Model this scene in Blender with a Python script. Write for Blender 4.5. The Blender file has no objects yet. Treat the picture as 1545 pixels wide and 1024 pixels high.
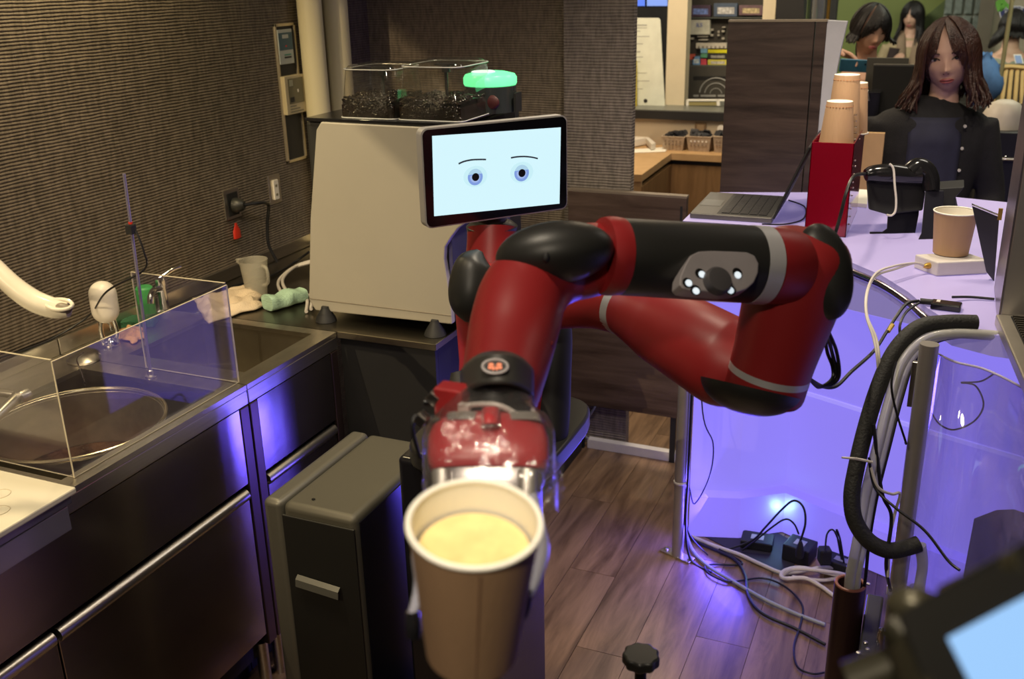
import bpy, math, random
from mathutils import Vector, Matrix, noise
random.seed(7)
C = bpy.context.scene.collection
# ------------------------------------------------------------------ camera
FPX, CX, CY, HC = 1500.0, 772.5, 512.0, 1.75
YAW, PIT, ROL = math.radians(23.5), math.radians(20.3), math.radians(-1.34)
fw = Vector((-math.sin(YAW)*math.cos(PIT), math.cos(YAW)*math.cos(PIT), -math.sin(PIT)))
r0 = Vector((math.cos(YAW), math.sin(YAW), 0)); u0 = r0.cross(fw)
rt = math.cos(ROL)*r0 + math.sin(ROL)*u0; up = -math.sin(ROL)*r0 + math.cos(ROL)*u0
CAM = Vector((0, 0, HC))
cd = bpy.data.cameras.new('camera'); cam = bpy.data.objects.new('camera', cd); C.objects.link(cam)
cam.matrix_world = Matrix.Translation(CAM) @ Matrix((rt, up, -fw)).transposed().to_4x4()
cd.sensor_width = 36; cd.lens = FPX/1545*36; cd.clip_start = 0.05
cd.dof.use_dof = True; cd.dof.focus_distance = 2.1; cd.dof.aperture_fstop = 5.6
bpy.context.scene.camera = cam
# ------------------------------------------------------------------ world, exposure, lamps
sc = bpy.context.scene
sc.view_settings.view_transform = 'Standard'; sc.view_settings.look = 'None'
sc.view_settings.gamma = 1; sc.view_settings.use_curve_mapping = False
sc.view_settings.exposure = 0.0
w = bpy.data.worlds.new('world'); sc.world = w; w.use_nodes = True
w.node_tree.nodes['Background'].inputs[0].default_value = (1.0, 0.85, 0.65, 1)
w.node_tree.nodes['Background'].inputs[1].default_value = 0.10
def lamp(name, kind, loc, energy, col, size=0.2, aim=None, spot=None, blend=0.5):
    l = bpy.data.lights.new(name, kind); l.energy = energy; l.color = col
    if kind == 'AREA': l.shape = 'DISK'; l.size = size
    else: l.shadow_soft_size = size
    if spot: l.spot_size = math.radians(spot); l.spot_blend = blend
    o = bpy.data.objects.new(name, l); C.objects.link(o); o.location = loc
    if aim is not None: o.rotation_euler = (Vector(aim)-Vector(loc)).to_track_quat('-Z', 'Y').to_euler()
    return o
WARM = (1.0, 0.78, 0.46); CREAM = (1.0, 0.86, 0.66); VIO = (0.20, 0.13, 1.0)
lamp('wall_washer', 'SPOT', (-1.86, 1.95, 2.16), 24, (1.0, 0.80, 0.42), 0.03, (-1.95, 1.97, 1.0), 140, 0.7)
lamp('ceiling_spot_left', 'SPOT', (-1.45, 1.1, 2.6), 70, WARM, 0.05, (-1.75, 1.5, .85), 80, 0.8)
lamp('ceiling_spot_front', 'SPOT', (-0.12, 0.25, 2.6), 72, CREAM, 0.05, (-0.27, .55, 1.35), 34, 0.8)
lamp('ceiling_spot_camera', 'SPOT', (-0.1, -0.7, 2.6), 52, CREAM, 0.08, (-0.5, 1.3, 1.2), 60, 0.9)
lamp('ceiling_spot_robot', 'SPOT', (-0.75, 0.9, 2.6), 38, CREAM, 0.06, (-0.8, 1.9, 1.0), 100, 0.8)
lamp('ceiling_spot_middle', 'SPOT', (-0.5, 2.2, 2.6), 75, CREAM, 0.08, (-0.6, 2.6, .3), 100, 0.8)
lamp('ceiling_spot_counter', 'SPOT', (0.1, 2.5, 2.6), 42, CREAM, 0.08, (0.1, 2.7, 1.1), 90, 0.8)
lamp('ceiling_spot_rear', 'SPOT', (-1.80, -1.0, 2.5), 170, WARM, 0.006, (-1.45, 2.6, 1.25), 50, 0.5)
lamp('face_fill_spot', 'SPOT', (0.05, 2.55, 2.6), 22, CREAM, 0.05, (0.15, 3.35, 1.45), 45, 0.8)  # added fill lamp that brightens the face of the woman at the counter
lamp('kitchen_lamp', 'AREA', (-1.3, 4.4, 2.55), 40, (1.0, 0.80, 0.55), 0.8, (-1.3, 4.7, 0))
lamp('shop_lamp', 'AREA', (-1.4, 7.0, 2.5), 90, (1.0, 0.95, 0.8), 1.0, (-1.5, 8.2, 1.2))
lamp('hall_lamp', 'AREA', (0.6, 6.0, 2.6), 42, (0.95, 1.0, 0.78), 1.6, (0.6, 7.0, 0))
lamp('hall_lamp_near', 'AREA', (0.5, 3.6, 2.6), 12, (1.0, 0.92, 0.78), 0.8, (0.2, 4.0, 1.2))

# ------------------------------------------------------------------ pixel -> point helpers (1545x1024 frame)
def ray(x, y): return fw + rt*((x-CX)/FPX) - up*((y-CY)/FPX)
def PX(x, y, v): d = ray(x, y); return CAM + d*(v/d.x)
def PY(x, y, v): d = ray(x, y); return CAM + d*(v/d.y)
def PZ(x, y, v): d = ray(x, y); return CAM + d*((v-HC)/d.z)
def PD(x, y, v): return CAM + ray(x, y)*v
def V(*a): return Vector(a)
# ------------------------------------------------------------------ materials
MATS = {}
def mat(name, col, rough=0.5, metal=0.0, var=0.08, nscale=12, bump=0.0, bscale=200, emit=None, estr=0, trans=0, ior=1.45, coat=0, alpha=None, spec=None, scl=(1, 1, 1), sss=0):
    if name in MATS: return MATS[name]
    m = bpy.data.materials.new(name); m.use_nodes = True; nt = m.node_tree; N = nt.nodes; Lk = nt.links
    b = N['Principled BSDF']; b.inputs['Roughness'].default_value = rough; b.inputs['Metallic'].default_value = metal
    tc = N.new('ShaderNodeTexCoord'); mp = N.new('ShaderNodeMapping'); mp.inputs['Scale'].default_value = scl
    Lk.new(tc.outputs['Object'], mp.inputs['Vector'])
    nz = N.new('ShaderNodeTexNoise'); nz.inputs['Scale'].default_value = nscale; nz.inputs['Detail'].default_value = 4
    Lk.new(mp.outputs[0], nz.inputs['Vector'])
    cr = N.new('ShaderNodeValToRGB'); cr.color_ramp.elements[0].position = 0.3; cr.color_ramp.elements[1].position = 0.7
    cr.color_ramp.elements[0].color = tuple(c*(1-var) for c in col[:3])+(1,)
    cr.color_ramp.elements[1].color = tuple(min(1, c*(1+var)) for c in col[:3])+(1,)
    Lk.new(nz.outputs['Fac'], cr.inputs[0]); Lk.new(cr.outputs[0], b.inputs['Base Color'])
    if bump:
        n2 = N.new('ShaderNodeTexNoise'); n2.inputs['Scale'].default_value = bscale; Lk.new(mp.outputs[0], n2.inputs['Vector'])
        bp = N.new('ShaderNodeBump'); bp.inputs['Strength'].default_value = bump; bp.inputs['Distance'].default_value = 0.01
        Lk.new(n2.outputs['Fac'], bp.inputs['Height']); Lk.new(bp.outputs[0], b.inputs['Normal'])
    if emit: b.inputs['Emission Color'].default_value = tuple(emit)+(1,); b.inputs['Emission Strength'].default_value = estr
    if trans: b.inputs['Transmission Weight'].default_value = trans; b.inputs['IOR'].default_value = ior
    if coat: b.inputs['Coat Weight'].default_value = coat
    if alpha is not None: b.inputs['Alpha'].default_value = alpha
    if spec is not None: b.inputs['Specular IOR Level'].default_value = spec
    MATS[name] = m; return m
def rib_wall(name, col, axis, sp=0.0085, dark=0.5):
    m = bpy.data.materials.new(name); m.use_nodes = True; nt = m.node_tree; N = nt.nodes; Lk = nt.links
    b = N['Principled BSDF']; b.inputs['Roughness'].default_value = 0.62; b.inputs['Specular IOR Level'].default_value = 0.35
    g = N.new('ShaderNodeNewGeometry')
    mp = N.new('ShaderNodeMapping'); mp.inputs['Scale'].default_value = (14, 14, 50); Lk.new(g.outputs['Position'], mp.inputs[0])
    n1 = N.new('ShaderNodeTexNoise'); n1.inputs['Scale'].default_value = 1.0; n1.inputs['Detail'].default_value = 5; Lk.new(mp.outputs[0], n1.inputs['Vector'])
    sx = N.new('ShaderNodeSeparateXYZ'); Lk.new(g.outputs['Position'], sx.inputs[0])
    def math_(op, a, bb, cc=None):
        k = N.new('ShaderNodeMath'); k.operation = op
        for i, v in enumerate((a, bb, cc)):
            if v is None: continue
            if isinstance(v, (int, float)): k.inputs[i].default_value = v
            else: Lk.new(v, k.inputs[i])
        return k.outputs[0]
    z = math_('MULTIPLY', sx.outputs['Z'], 2*math.pi/sp); z = math_('MULTIPLY_ADD', n1.outputs['Fac'], 5.0, z)
    s = math_('SINE', z, 0)
    # vertical threads that break the ribs up
    mv = N.new('ShaderNodeMapping'); mv.inputs['Scale'].default_value = (90, 90, 22); Lk.new(g.outputs['Position'], mv.inputs[0])
    n2 = N.new('ShaderNodeTexNoise'); n2.inputs['Scale'].default_value = 1.0; n2.inputs['Detail'].default_value = 3; Lk.new(mv.outputs[0], n2.inputs['Vector'])
    h = math_('MULTIPLY', s, 0.5); h = math_('ADD', h, 0.5); h = math_('POWER', h, 0.7); h = math_('MULTIPLY_ADD', n2.outputs['Fac'], 1.1, h)
    bp = N.new('ShaderNodeBump'); bp.inputs['Strength'].default_value = 1.0; bp.inputs['Distance'].default_value = 0.0017
    Lk.new(h, bp.inputs['Height']); Lk.new(bp.outputs[0], b.inputs['Normal'])
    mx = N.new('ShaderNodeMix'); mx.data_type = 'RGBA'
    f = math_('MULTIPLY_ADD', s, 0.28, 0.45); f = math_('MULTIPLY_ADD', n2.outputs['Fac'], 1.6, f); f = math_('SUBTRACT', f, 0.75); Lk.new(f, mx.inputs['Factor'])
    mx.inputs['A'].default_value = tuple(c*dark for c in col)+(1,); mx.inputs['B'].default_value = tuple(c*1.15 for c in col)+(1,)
    Lk.new(mx.outputs['Result'], b.inputs['Base Color']); MATS[name] = m; return m
def wood(name, c1, c2, scl=(1, 1, 1), rough=0.45, per_obj=0.0, coat=0.0, grain=3.0):
    if name in MATS: return MATS[name]
    m = bpy.data.materials.new(name); m.use_nodes = True; nt = m.node_tree; N = nt.nodes; Lk = nt.links
    b = N['Principled BSDF']; b.inputs['Roughness'].default_value = rough; b.inputs['Coat Weight'].default_value = coat
    g = N.new('ShaderNodeNewGeometry'); mp = N.new('ShaderNodeMapping'); mp.inputs['Scale'].default_value = scl
    oi = N.new('ShaderNodeObjectInfo'); ad = N.new('ShaderNodeVectorMath'); ad.operation = 'ADD'
    ml = N.new('ShaderNodeMath'); ml.operation = 'MULTIPLY'; ml.inputs[1].default_value = 7.0*(1 if per_obj else 0); Lk.new(oi.outputs['Random'], ml.inputs[0])
    Lk.new(g.outputs['Position'], ad.inputs[0]); Lk.new(ml.outputs[0], ad.inputs[1]); Lk.new(ad.outputs[0], mp.inputs[0])
    n1 = N.new('ShaderNodeTexNoise'); n1.inputs['Scale'].default_value = grain; n1.inputs['Detail'].default_value = 9; n1.inputs['Distortion'].default_value = 0.5; n1.inputs['Roughness'].default_value = 0.65
    Lk.new(mp.outputs[0], n1.inputs['Vector'])
    cr = N.new('ShaderNodeValToRGB'); e = cr.color_ramp.elements; e[0].position = 0.30; e[1].position = 0.68
    e[0].color = tuple(c1)+(1,); e[1].color = tuple(c2)+(1,); Lk.new(n1.outputs['Fac'], cr.inputs[0])
    hv = N.new('ShaderNodeHueSaturation'); vr = N.new('ShaderNodeMapRange'); vr.inputs[3].default_value = 1-per_obj; vr.inputs[4].default_value = 1+per_obj
    Lk.new(oi.outputs['Random'], vr.inputs[0]); Lk.new(vr.outputs[0], hv.inputs['Value']); Lk.new(cr.outputs[0], hv.inputs['Color']); Lk.new(hv.outputs[0], b.inputs['Base Color'])
    bp = N.new('ShaderNodeBump'); bp.inputs['Strength'].default_value = 0.25; bp.inputs['Distance'].default_value = 0.002
    Lk.new(n1.outputs['Fac'], bp.inputs['Height']); Lk.new(bp.outputs[0], b.inputs['Normal'])
    MATS[name] = m; return m
def thin_clear(name, tint=(1, 1, 1), refl=0.12, haze=0.04, hazecol=(0.8, 0.8, 0.9), rough=0.03, bump=0.0, bscale=40):
    """thin clear plastic sheet: see-through with fresnel reflection and a thin coloured diffuse haze"""
    m = bpy.data.materials.new(name); m.use_nodes = True; nt = m.node_tree; N = nt.nodes; Lk = nt.links
    N.remove(N['Principled BSDF']); out = N['Material Output']
    t = N.new('ShaderNodeBsdfTransparent'); t.inputs[0].default_value = tuple(tint)+(1,)
    gl = N.new('ShaderNodeBsdfGlossy'); gl.inputs['Roughness'].default_value = rough
    df = N.new('ShaderNodeBsdfDiffuse'); df.inputs[0].default_value = tuple(hazecol)+(1,)
    fr = N.new('ShaderNodeLayerWeight'); fr.inputs[0].default_value = 0.5
    pwn = N.new('ShaderNodeMath'); pwn.operation = 'POWER'; pwn.inputs[1].default_value = 4.0; Lk.new(fr.outputs['Facing'], pwn.inputs[0])
    ad = N.new('ShaderNodeMath'); ad.operation = 'MULTIPLY_ADD'; ad.inputs[1].default_value = 0.9; ad.inputs[2].default_value = 0.04+refl*0.2; Lk.new(pwn.outputs[0], ad.inputs[0])
    m1 = N.new('ShaderNodeMixShader'); Lk.new(ad.outputs[0], m1.inputs[0]); Lk.new(t.outputs[0], m1.inputs[1]); Lk.new(gl.outputs[0], m1.inputs[2])
    m2 = N.new('ShaderNodeMixShader'); Lk.new(m1.outputs[0], m2.inputs[1]); Lk.new(df.outputs[0], m2.inputs[2])
    nz = N.new('ShaderNodeTexNoise'); nz.inputs['Scale'].default_value = 9; mr = N.new('ShaderNodeMath'); mr.operation = 'MULTIPLY'; mr.inputs[1].default_value = haze*2; Lk.new(nz.outputs['Fac'], mr.inputs[0]); Lk.new(mr.outputs[0], m2.inputs[0])
    if bump:
        g = N.new('ShaderNodeTexCoord'); n2 = N.new('ShaderNodeTexNoise'); n2.inputs['Scale'].default_value = bscale; n2.inputs['Detail'].default_value = 5; Lk.new(g.outputs['Object'], n2.inputs['Vector'])
        bp = N.new('ShaderNodeBump'); bp.inputs['Strength'].default_value = bump; bp.inputs['Distance'].default_value = 0.01
        Lk.new(n2.outputs['Fac'], bp.inputs['Height'])
        for s in (gl, df): Lk.new(bp.outputs[0], s.inputs['Normal'])
        Lk.new(bp.outputs[0], fr.inputs['Normal'])
    Lk.new(m2.outputs[0], out.inputs[0]); MATS[name] = m; return m
def glow(name, col, s): return mat(name, (0.02, 0.02, 0.02), 0.4, emit=col, estr=s)

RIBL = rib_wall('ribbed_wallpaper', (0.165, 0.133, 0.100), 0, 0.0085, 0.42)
RIBB = rib_wall('ribbed_wallpaper_back_lit', (0.25, 0.20, 0.145), 0, 0.0085, 0.45)  # same wallpaper, albedo raised in place of brighter light on the back wall
RIBP = rib_wall('ribbed_wallpaper_pillar_lit', (0.26, 0.22, 0.19), 0, 0.0105)  # lighter copy of the wallpaper, standing for light on the pillar face
STEEL = mat('brushed_steel', (0.62, 0.59, 0.54), 0.30, 1.0, 0.06, 3, 0.04, 60, scl=(40, 2, 40))
STEELTOP = mat('steel_worktop', (0.60, 0.56, 0.48), 0.33, 1.0, 0.10, 6, 0.05, 30, scl=(6, 2, 6))
STEELDOOR = mat('steel_door', (0.42, 0.37, 0.36), 0.24, 1.0, 0.12, 2.5, 0.03, 8, scl=(1, 1, 3))
STEELDARK = mat('steel_basin', (0.42, 0.38, 0.30), 0.38, 1.0, 0.12, 8)
POSTM = mat('brown_steel_post', (0.14, 0.095, 0.085), 0.35, 0.9, 0.1, 6)
CHROME = mat('chrome', (0.78, 0.78, 0.76), 0.10, 1.0, 0.02)
RED = mat('robot_red', (0.33, 0.020, 0.022), 0.42, 0, 0.05, 5, 0.02, 600)
REDGLOSS = mat('red_acrylic', (0.24, 0.004, 0.016), 0.12, 0, 0.05, 5, coat=0.6)
BLK = mat('robot_black', (0.023, 0.023, 0.021), 0.42, 0, 0.1, 8, 0.02, 500)
BLKM = mat('matte_black', (0.012, 0.012, 0.013), 0.6, 0, 0.15, 8)
BLKG = mat('gloss_black', (0.010, 0.010, 0.011), 0.15, 0, 0.1, 8)
CHAR = mat('charcoal_plastic', (0.045, 0.043, 0.038), 0.5, 0, 0.08, 6)
SILV = mat('silver_ring', (0.66, 0.66, 0.68), 0.42, 0.35, 0.05)
TAN = mat('machine_champagne', (0.46, 0.43, 0.36), 0.45, 0.25, 0.04, 3)
GREYBOX = mat('dark_grey_case', (0.085, 0.080, 0.062), 0.5, 0.3, 0.06, 4, 0.05, 900)
CASEBLK = mat('black_case', (0.012, 0.012, 0.011), 0.5, 0.2, 0.1, 4)
CASESIDE = mat('case_edge', (0.03, 0.032, 0.038), 0.45, 0.3, 0.06, 4)
WHITE = mat('white_plastic', (0.75, 0.70, 0.62), 0.35, 0, 0.03, 5)
WHITEG = mat('white_glass_top', (0.86, 0.82, 0.68), 0.12, 0, 0.02, 5, coat=0.5)
PIPEC = mat('cream_pipe', (0.74, 0.66, 0.44), 0.45, 0, 0.04, 3)
PAPER = mat('kraft_paper', (0.50, 0.31, 0.175), 0.7, 0, 0.06, 25, 0.08, 300, scl=(1, 1, 0.1))
PAPERW = mat('cup_white', (0.90, 0.87, 0.77), 0.5, 0, 0.02, 5)
COFFEE = mat('milky_coffee', (0.80, 0.62, 0.28), 0.18, 0, 0.12, 60)
BEAN = mat('coffee_bean', (0.010, 0.005, 0.003), 0.32, 0, 0.4, 60)
GROUND = mat('coffee_residue', (0.095, 0.042, 0.016), 0.6, 0, 0.6, 18, 0.3, 120)
CLOTH = mat('cream_cloth', (0.62, 0.50, 0.36), 0.9, 0, 0.08, 20, 0.4, 300)
MINT = mat('mint_cloth', (0.40, 0.60, 0.46), 0.9, 0, 0.08, 20, 0.5, 260)
GREEN = mat('green_plastic', (0.05, 0.38, 0.09), 0.4, 0, 0.1, 8)
BRASS = mat('brass', (0.62, 0.38, 0.08), 0.3, 0.8, 0.05)
COPPER = mat('brown_pipe', (0.040, 0.018, 0.018), 0.35, 0.2, 0.1, 8)
COPPERIN = mat('pipe_rim', (0.30, 0.11, 0.07), 0.45, 0, 0.1, 8)
FOAM = mat('black_foam_hose', (0.020, 0.020, 0.018), 0.65, 0, 0.1, 40, 0.2, 200)
CLEARH = mat('milky_tube', (0.55, 0.55, 0.52), 0.25, 0, 0.08, 30, alpha=0.75)
CABLEB = mat('black_cable', (0.010, 0.010, 0.012), 0.4)
CABLEW = mat('white_cable', (0.58, 0.54, 0.50), 0.45)
CABLEG = mat('grey_cable', (0.30, 0.32, 0.38), 0.35)
ACR = thin_clear('acrylic_guard', (0.95, 0.95, 0.97), 0.15, 0.03, (0.25, 0.22, 0.45))
ACRV = thin_clear('acrylic_box', (0.88, 0.87, 0.96), 0.25, 0.09, (0.55, 0.5, 0.9))
HOP = thin_clear('hopper_plastic', (0.93, 0.91, 0.86), 0.15, 0.012, (0.8, 0.8, 0.7), 0.05)
WRAP = thin_clear('clear_wrap', (0.96, 0.95, 0.95), 0.25, 0.022, (0.8, 0.78, 0.78), 0.10, 1.0, 30)
ACREDGE = mat('acrylic_edge', (0.55, 0.50, 0.38), 0.3, 0, 0.05)
WALN = wood('walnut_laminate', (0.016, 0.009, 0.007), (0.070, 0.046, 0.037), (0.8, 0.8, 9), 0.42)
WALNP = wood('walnut_partition', (0.040, 0.023, 0.016), (0.13, 0.087, 0.065), (0.8, 0.8, 8), 0.42)
FLW = wood('floor_plank_wood', (0.075, 0.042, 0.026), (0.30, 0.19, 0.115), (9, 1.1, 1), 0.35, 0.16, 0.12, 2.2)
OAK = wood('oak_counter', (0.44, 0.27, 0.12), (0.56, 0.36, 0.18), (3, 3, 3), 0.4)
OAKF = wood('oak_cabinet', (0.15, 0.080, 0.030), (0.25, 0.14, 0.058), (8, 8, 1), 0.45)
def violet_mat(name, base, e, s):
    return mat(name, base, 0.35, 0, 0.05, 2, emit=e, estr=s)
VPAN = violet_mat('violet_backlit_panel', (0.20, 0.18, 0.3), (0.285, 0.225, 0.96), 0.84)
VTOP = violet_mat('lavender_backlit_top', (0.42, 0.37, 0.60), (0.30, 0.25, 0.72), 0.30)
VLOW = violet_mat('violet_backlit_foot', (0.25, 0.22, 0.55), (0.27, 0.20, 1.0), 0.75)
PLASTERC = mat('cream_wall', (0.42, 0.34, 0.24), 0.8, 0, 0.04, 3)
CREAMP = mat('cream_post', (0.72, 0.64, 0.46), 0.6, 0, 0.03)
CEIL = mat('ceiling_paint', (0.35, 0.30, 0.24), 0.85)
SKIN = mat('skin', (0.62, 0.38, 0.27), 0.5, 0, 0.05, 20)
SKINS = mat('skin_shade', (0.50, 0.29, 0.20), 0.5, 0, 0.05, 20)
LIPS = mat('lips', (0.42, 0.12, 0.11), 0.4)
HAIRB = mat('brown_hair', (0.040, 0.014, 0.008), 0.36, 0, 0.5, 30, 0.6, 60, scl=(6, 6, .6))
HAIRK = mat('black_hair', (0.010, 0.008, 0.008), 0.36, 0, 0.4, 30, 0.5, 60, scl=(6, 6, .6))
KNITB = mat('black_knit', (0.011, 0.010, 0.011), 0.9, 0, 0.2, 40, 0.3, 300)
NAVY = mat('navy_top', (0.018, 0.018, 0.040), 0.8, 0, 0.15, 30)
# ------------------------------------------------------------------ mesh builder
def wloc(o):
    p = Vector((0, 0, 0))
    while o: p += o.location; o = o.parent
    return p
def tag(o, label=None, cat=None, group=None, kind=None):
    if label: o['label'] = label
    if cat: o['category'] = cat
    if group: o['group'] = group
    if kind: o['kind'] = kind
    return o
def thing(name, loc, label, cat, group=None):
    o = bpy.data.objects.new(name, None); C.objects.link(o); o.location = loc; o.empty_display_size = .05
    return tag(o, label, cat, group)
def frame_of(d):
    d = Vector(d).normalized(); a = Vector((0, 0, 1)) if abs(d.z) < 0.9 else Vector((1, 0, 0))
    s = a.cross(d).normalized(); return s, d.cross(s)
def smooth_path(pts, n=6):
    """Catmull-Rom through tuples/vectors of any length"""
    P = [tuple(p) for p in pts]; out = []
    if len(P) < 3: return P
    for i in range(len(P)-1):
        p0 = P[max(i-1, 0)]; p1 = P[i]; p2 = P[i+1]; p3 = P[min(i+2, len(P)-1)]
        for k in range(n):
            t = k/n
            out.append(tuple(0.5*((2*b)+(-a+c)*t+(2*a-5*b+4*c-d)*t*t+(-a+3*b-3*c+d)*t**3) for a, b, c, d in zip(p0, p1, p2, p3)))
    out.append(P[-1]); return out
class MB:
    def __init__(s): s.v = []; s.f = []; s.m = []; s.mats = []; s.cur = 0
    def use(s, m):
        if m not in s.mats: s.mats.append(m)
        s.cur = s.mats.index(m); return s
    def _add(s, vs, fs):
        o = len(s.v); s.v += [Vector(v) for v in vs]; s.f += [tuple(i+o for i in f) for f in fs]; s.m += [s.cur]*len(fs); return s
    def box(s, a, b, R=None, at=None):
        x0, y0, z0 = a; x1, y1, z1 = b
        vs = [Vector(p) for p in ((x0, y0, z0), (x1, y0, z0), (x1, y1, z0), (x0, y1, z0), (x0, y0, z1), (x1, y0, z1), (x1, y1, z1), (x0, y1, z1))]
        if R is not None: vs = [R @ v for v in vs]
        if at is not None: vs = [v+Vector(at) for v in vs]
        return s._add(vs, [(0, 3, 2, 1), (4, 5, 6, 7), (0, 1, 5, 4), (1, 2, 6, 5), (2, 3, 7, 6), (3, 0, 4, 7)])
    def prism(s, pts, ext):
        """closed polygon (3D points) extruded by vector"""
        n = len(pts); ext = Vector(ext); vs = [Vector(p) for p in pts]+[Vector(p)+ext for p in pts]
        fs = [tuple(range(n))[::-1], tuple(range(n, 2*n))]+[(i, (i+1) % n, n+(i+1) % n, n+i) for i in range(n)]
        return s._add(vs, fs)
    def loft(s, rings, cap0=True, cap1=True, closed=True):
        n = len(rings[0]); vs = [p for r in rings for p in r]; fs = []
        for i in range(len(rings)-1):
            for k in range(n if closed else n-1):
                fs.append((i*n+k, i*n+(k+1) % n, (i+1)*n+(k+1) % n, (i+1)*n+k))
        if closed and cap0: fs.append(tuple(range(n))[::-1])
        if closed and cap1: fs.append(tuple((len(rings)-1)*n+k for k in range(n)))
        return s._add(vs, fs)
    def tube(s, pts, r, n=10, caps=True, sub=0, flat=1.0):
        """pts: 3D points; r: radius or list of radii"""
        if not isinstance(r, (list, tuple)): r = [r]*len(pts)
        if sub:
            q = smooth_path([tuple(p)+(rr,) for p, rr in zip(pts, r)], sub); pts = [Vector(a[:3]) for a in q]; r = [a[3] for a in q]
        pts = [Vector(p) for p in pts]; rings = []; prev = None
        for i, p in enumerate(pts):
            d = (pts[min(i+1, len(pts)-1)]-pts[max(i-1, 0)])
            if d.length < 1e-9: d = Vector((0, 0, 1))
            d.normalize()
            if prev is None: a, b = frame_of(d)
            else:
                a = prev-d*prev.dot(d)
                if a.length < 1e-6: a, b = frame_of(d)
                a.normalize(); b = d.cross(a)
            prev = a
            rings.append([p+(a*math.cos(t)+b*math.sin(t)*flat)*r[i] for t in [2*math.pi*k/n for k in range(n)]])
        return s.loft(rings, caps, caps)
    def cyl(s, a, b, r, r2=None, n=20): return s.tube([a, b], [r, r if r2 is None else r2], n)
    def lathe(s, prof, at=(0, 0, 0), axis=(0, 0, 1), n=28, sx=1.0, cap=True):
        """prof: (r, z) list"""
        d = Vector(axis).normalized(); a, b = frame_of(d); at = Vector(at)
        if abs(d.z) > 0.999: a, b = Vector((1, 0, 0)), Vector((0, 1, 0))*(1 if d.z > 0 else -1)
        rings = [[at+d*z+(a*math.cos(t)*sx+b*math.sin(t))*max(r, 1e-5) for t in [2*math.pi*k/n for k in range(n)]] for r, z in prof]
        return s.loft(rings, cap, cap)
    def ell(s, c, rx, ry, rz, R=None, n=20, m=12, zmin=-1.0):
        """ellipsoid with half axes along R's columns; zmin cuts the lower part (unit sphere coords)"""
        R = R or Matrix.Identity(3); c = Vector(c); rings = []
        t0 = math.asin(max(-1, zmin))
        for i in range(m+1):
            t = t0+(math.pi/2-t0)*i/m
            rings.append([c+R @ Vector((rx*math.cos(t)*math.cos(k), ry*math.cos(t)*math.sin(k), rz*math.sin(t))) for k in [2*math.pi*j/n for j in range(n)]])
        return s.loft(rings)
    def grid(s, F, nu, nv):
        vs = [F(i/nu, j/nv) for j in range(nv+1) for i in range(nu+1)]
        return s._add(vs, [(j*(nu+1)+i, j*(nu+1)+i+1, (j+1)*(nu+1)+i+1, (j+1)*(nu+1)+i) for j in range(nv) for i in range(nu)])
    def build(s, name, m=None, parent=None, smooth=False, bevel=0, seg=2, solid=0, remesh=0, smoothmod=0, subsurf=0, pivot=None):
        if m is not None: s.mats = [m]; s.m = [0]*len(s.f)
        if parent is not None: off = wloc(parent)
        elif pivot is not None: off = Vector(pivot)
        else:
            xs = [v.x for v in s.v]; ys = [v.y for v in s.v]; off = Vector(((min(xs)+max(xs))/2, (min(ys)+max(ys))/2, min(v.z for v in s.v)))
        me = bpy.data.meshes.new(name); me.from_pydata([v-off for v in s.v], [], s.f)
        for k in s.mats: me.materials.append(k)
        me.polygons.foreach_set('material_index', s.m)
        me.validate(); me.update()
        import bmesh
        bm = bmesh.new(); bm.from_mesh(me); bmesh.ops.recalc_face_normals(bm, faces=bm.faces); bm.to_mesh(me); bm.free()
        o = bpy.data.objects.new(name, me); C.objects.link(o); o.parent = parent
        if parent is None: o.location = off
        if bevel:
            b = o.modifiers.new('bevel', 'BEVEL'); b.width = bevel; b.segments = seg; b.limit_method = 'ANGLE'; b.angle_limit = math.radians(40); b.harden_normals = False
        if solid: b = o.modifiers.new('solid', 'SOLIDIFY'); b.thickness = solid; b.offset = 0
        if remesh: b = o.modifiers.new('remesh', 'REMESH'); b.mode = 'VOXEL'; b.voxel_size = remesh; b.use_smooth_shade = True
        if smoothmod: b = o.modifiers.new('smooth', 'SMOOTH'); b.iterations = smoothmod; b.factor = .5
        if subsurf: b = o.modifiers.new('sub', 'SUBSURF'); b.levels = subsurf; b.render_levels = subsurf
        if smooth:
            me.polygons.foreach_set('use_smooth', [True]*len(me.polygons))
            if not remesh and hasattr(me, 'set_sharp_from_angle'): me.set_sharp_from_angle(angle=math.radians(38))
        return o
def struct(name, mb, m, **k): return tag(mb.build(name, m, **k), kind='structure')
def cable(name, pts, r, m, label=None, cat='cable', parent=None, sub=8, n=8, group=None):
    o = MB().tube(pts, r, n, sub=sub).build(name, m, parent, smooth=True)
    if parent is None: tag(o, label, cat, group)
    return o
def copy_tree(o, parent=None):
    c = o.copy(); C.objects.link(c); c.parent = parent
    for ch in o.children: copy_tree(ch, c)
    return c
def text(body, size, at, R, m, name, parent, align='CENTER', ext=0.0005, sx=1.0):
    cu = bpy.data.curves.new(name, 'FONT'); cu.body = body; cu.size = size; cu.align_x = align; cu.align_y = 'CENTER'; cu.extrude = ext
    to = bpy.data.objects.new(name, cu); C.objects.link(to)
    bpy.context.view_layer.update(); dg = bpy.context.evaluated_depsgraph_get()
    me = bpy.data.meshes.new_from_object(to.evaluated_get(dg)); bpy.data.objects.remove(to)
    me.materials.clear(); me.materials.append(m)
    off = wloc(parent)
    for v in me.vertices: v.co = Vector(at)-off+R @ Vector((v.co.x*sx, v.co.y, v.co.z))
    o = bpy.data.objects.new(name, me); C.objects.link(o); o.parent = parent; return o
def basis3(x, y):
    x = Vector(x).normalized(); y = Vector(y); y = (y-x*y.dot(x)).normalized(); return Matrix((x, y, x.cross(y))).transposed()
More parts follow.
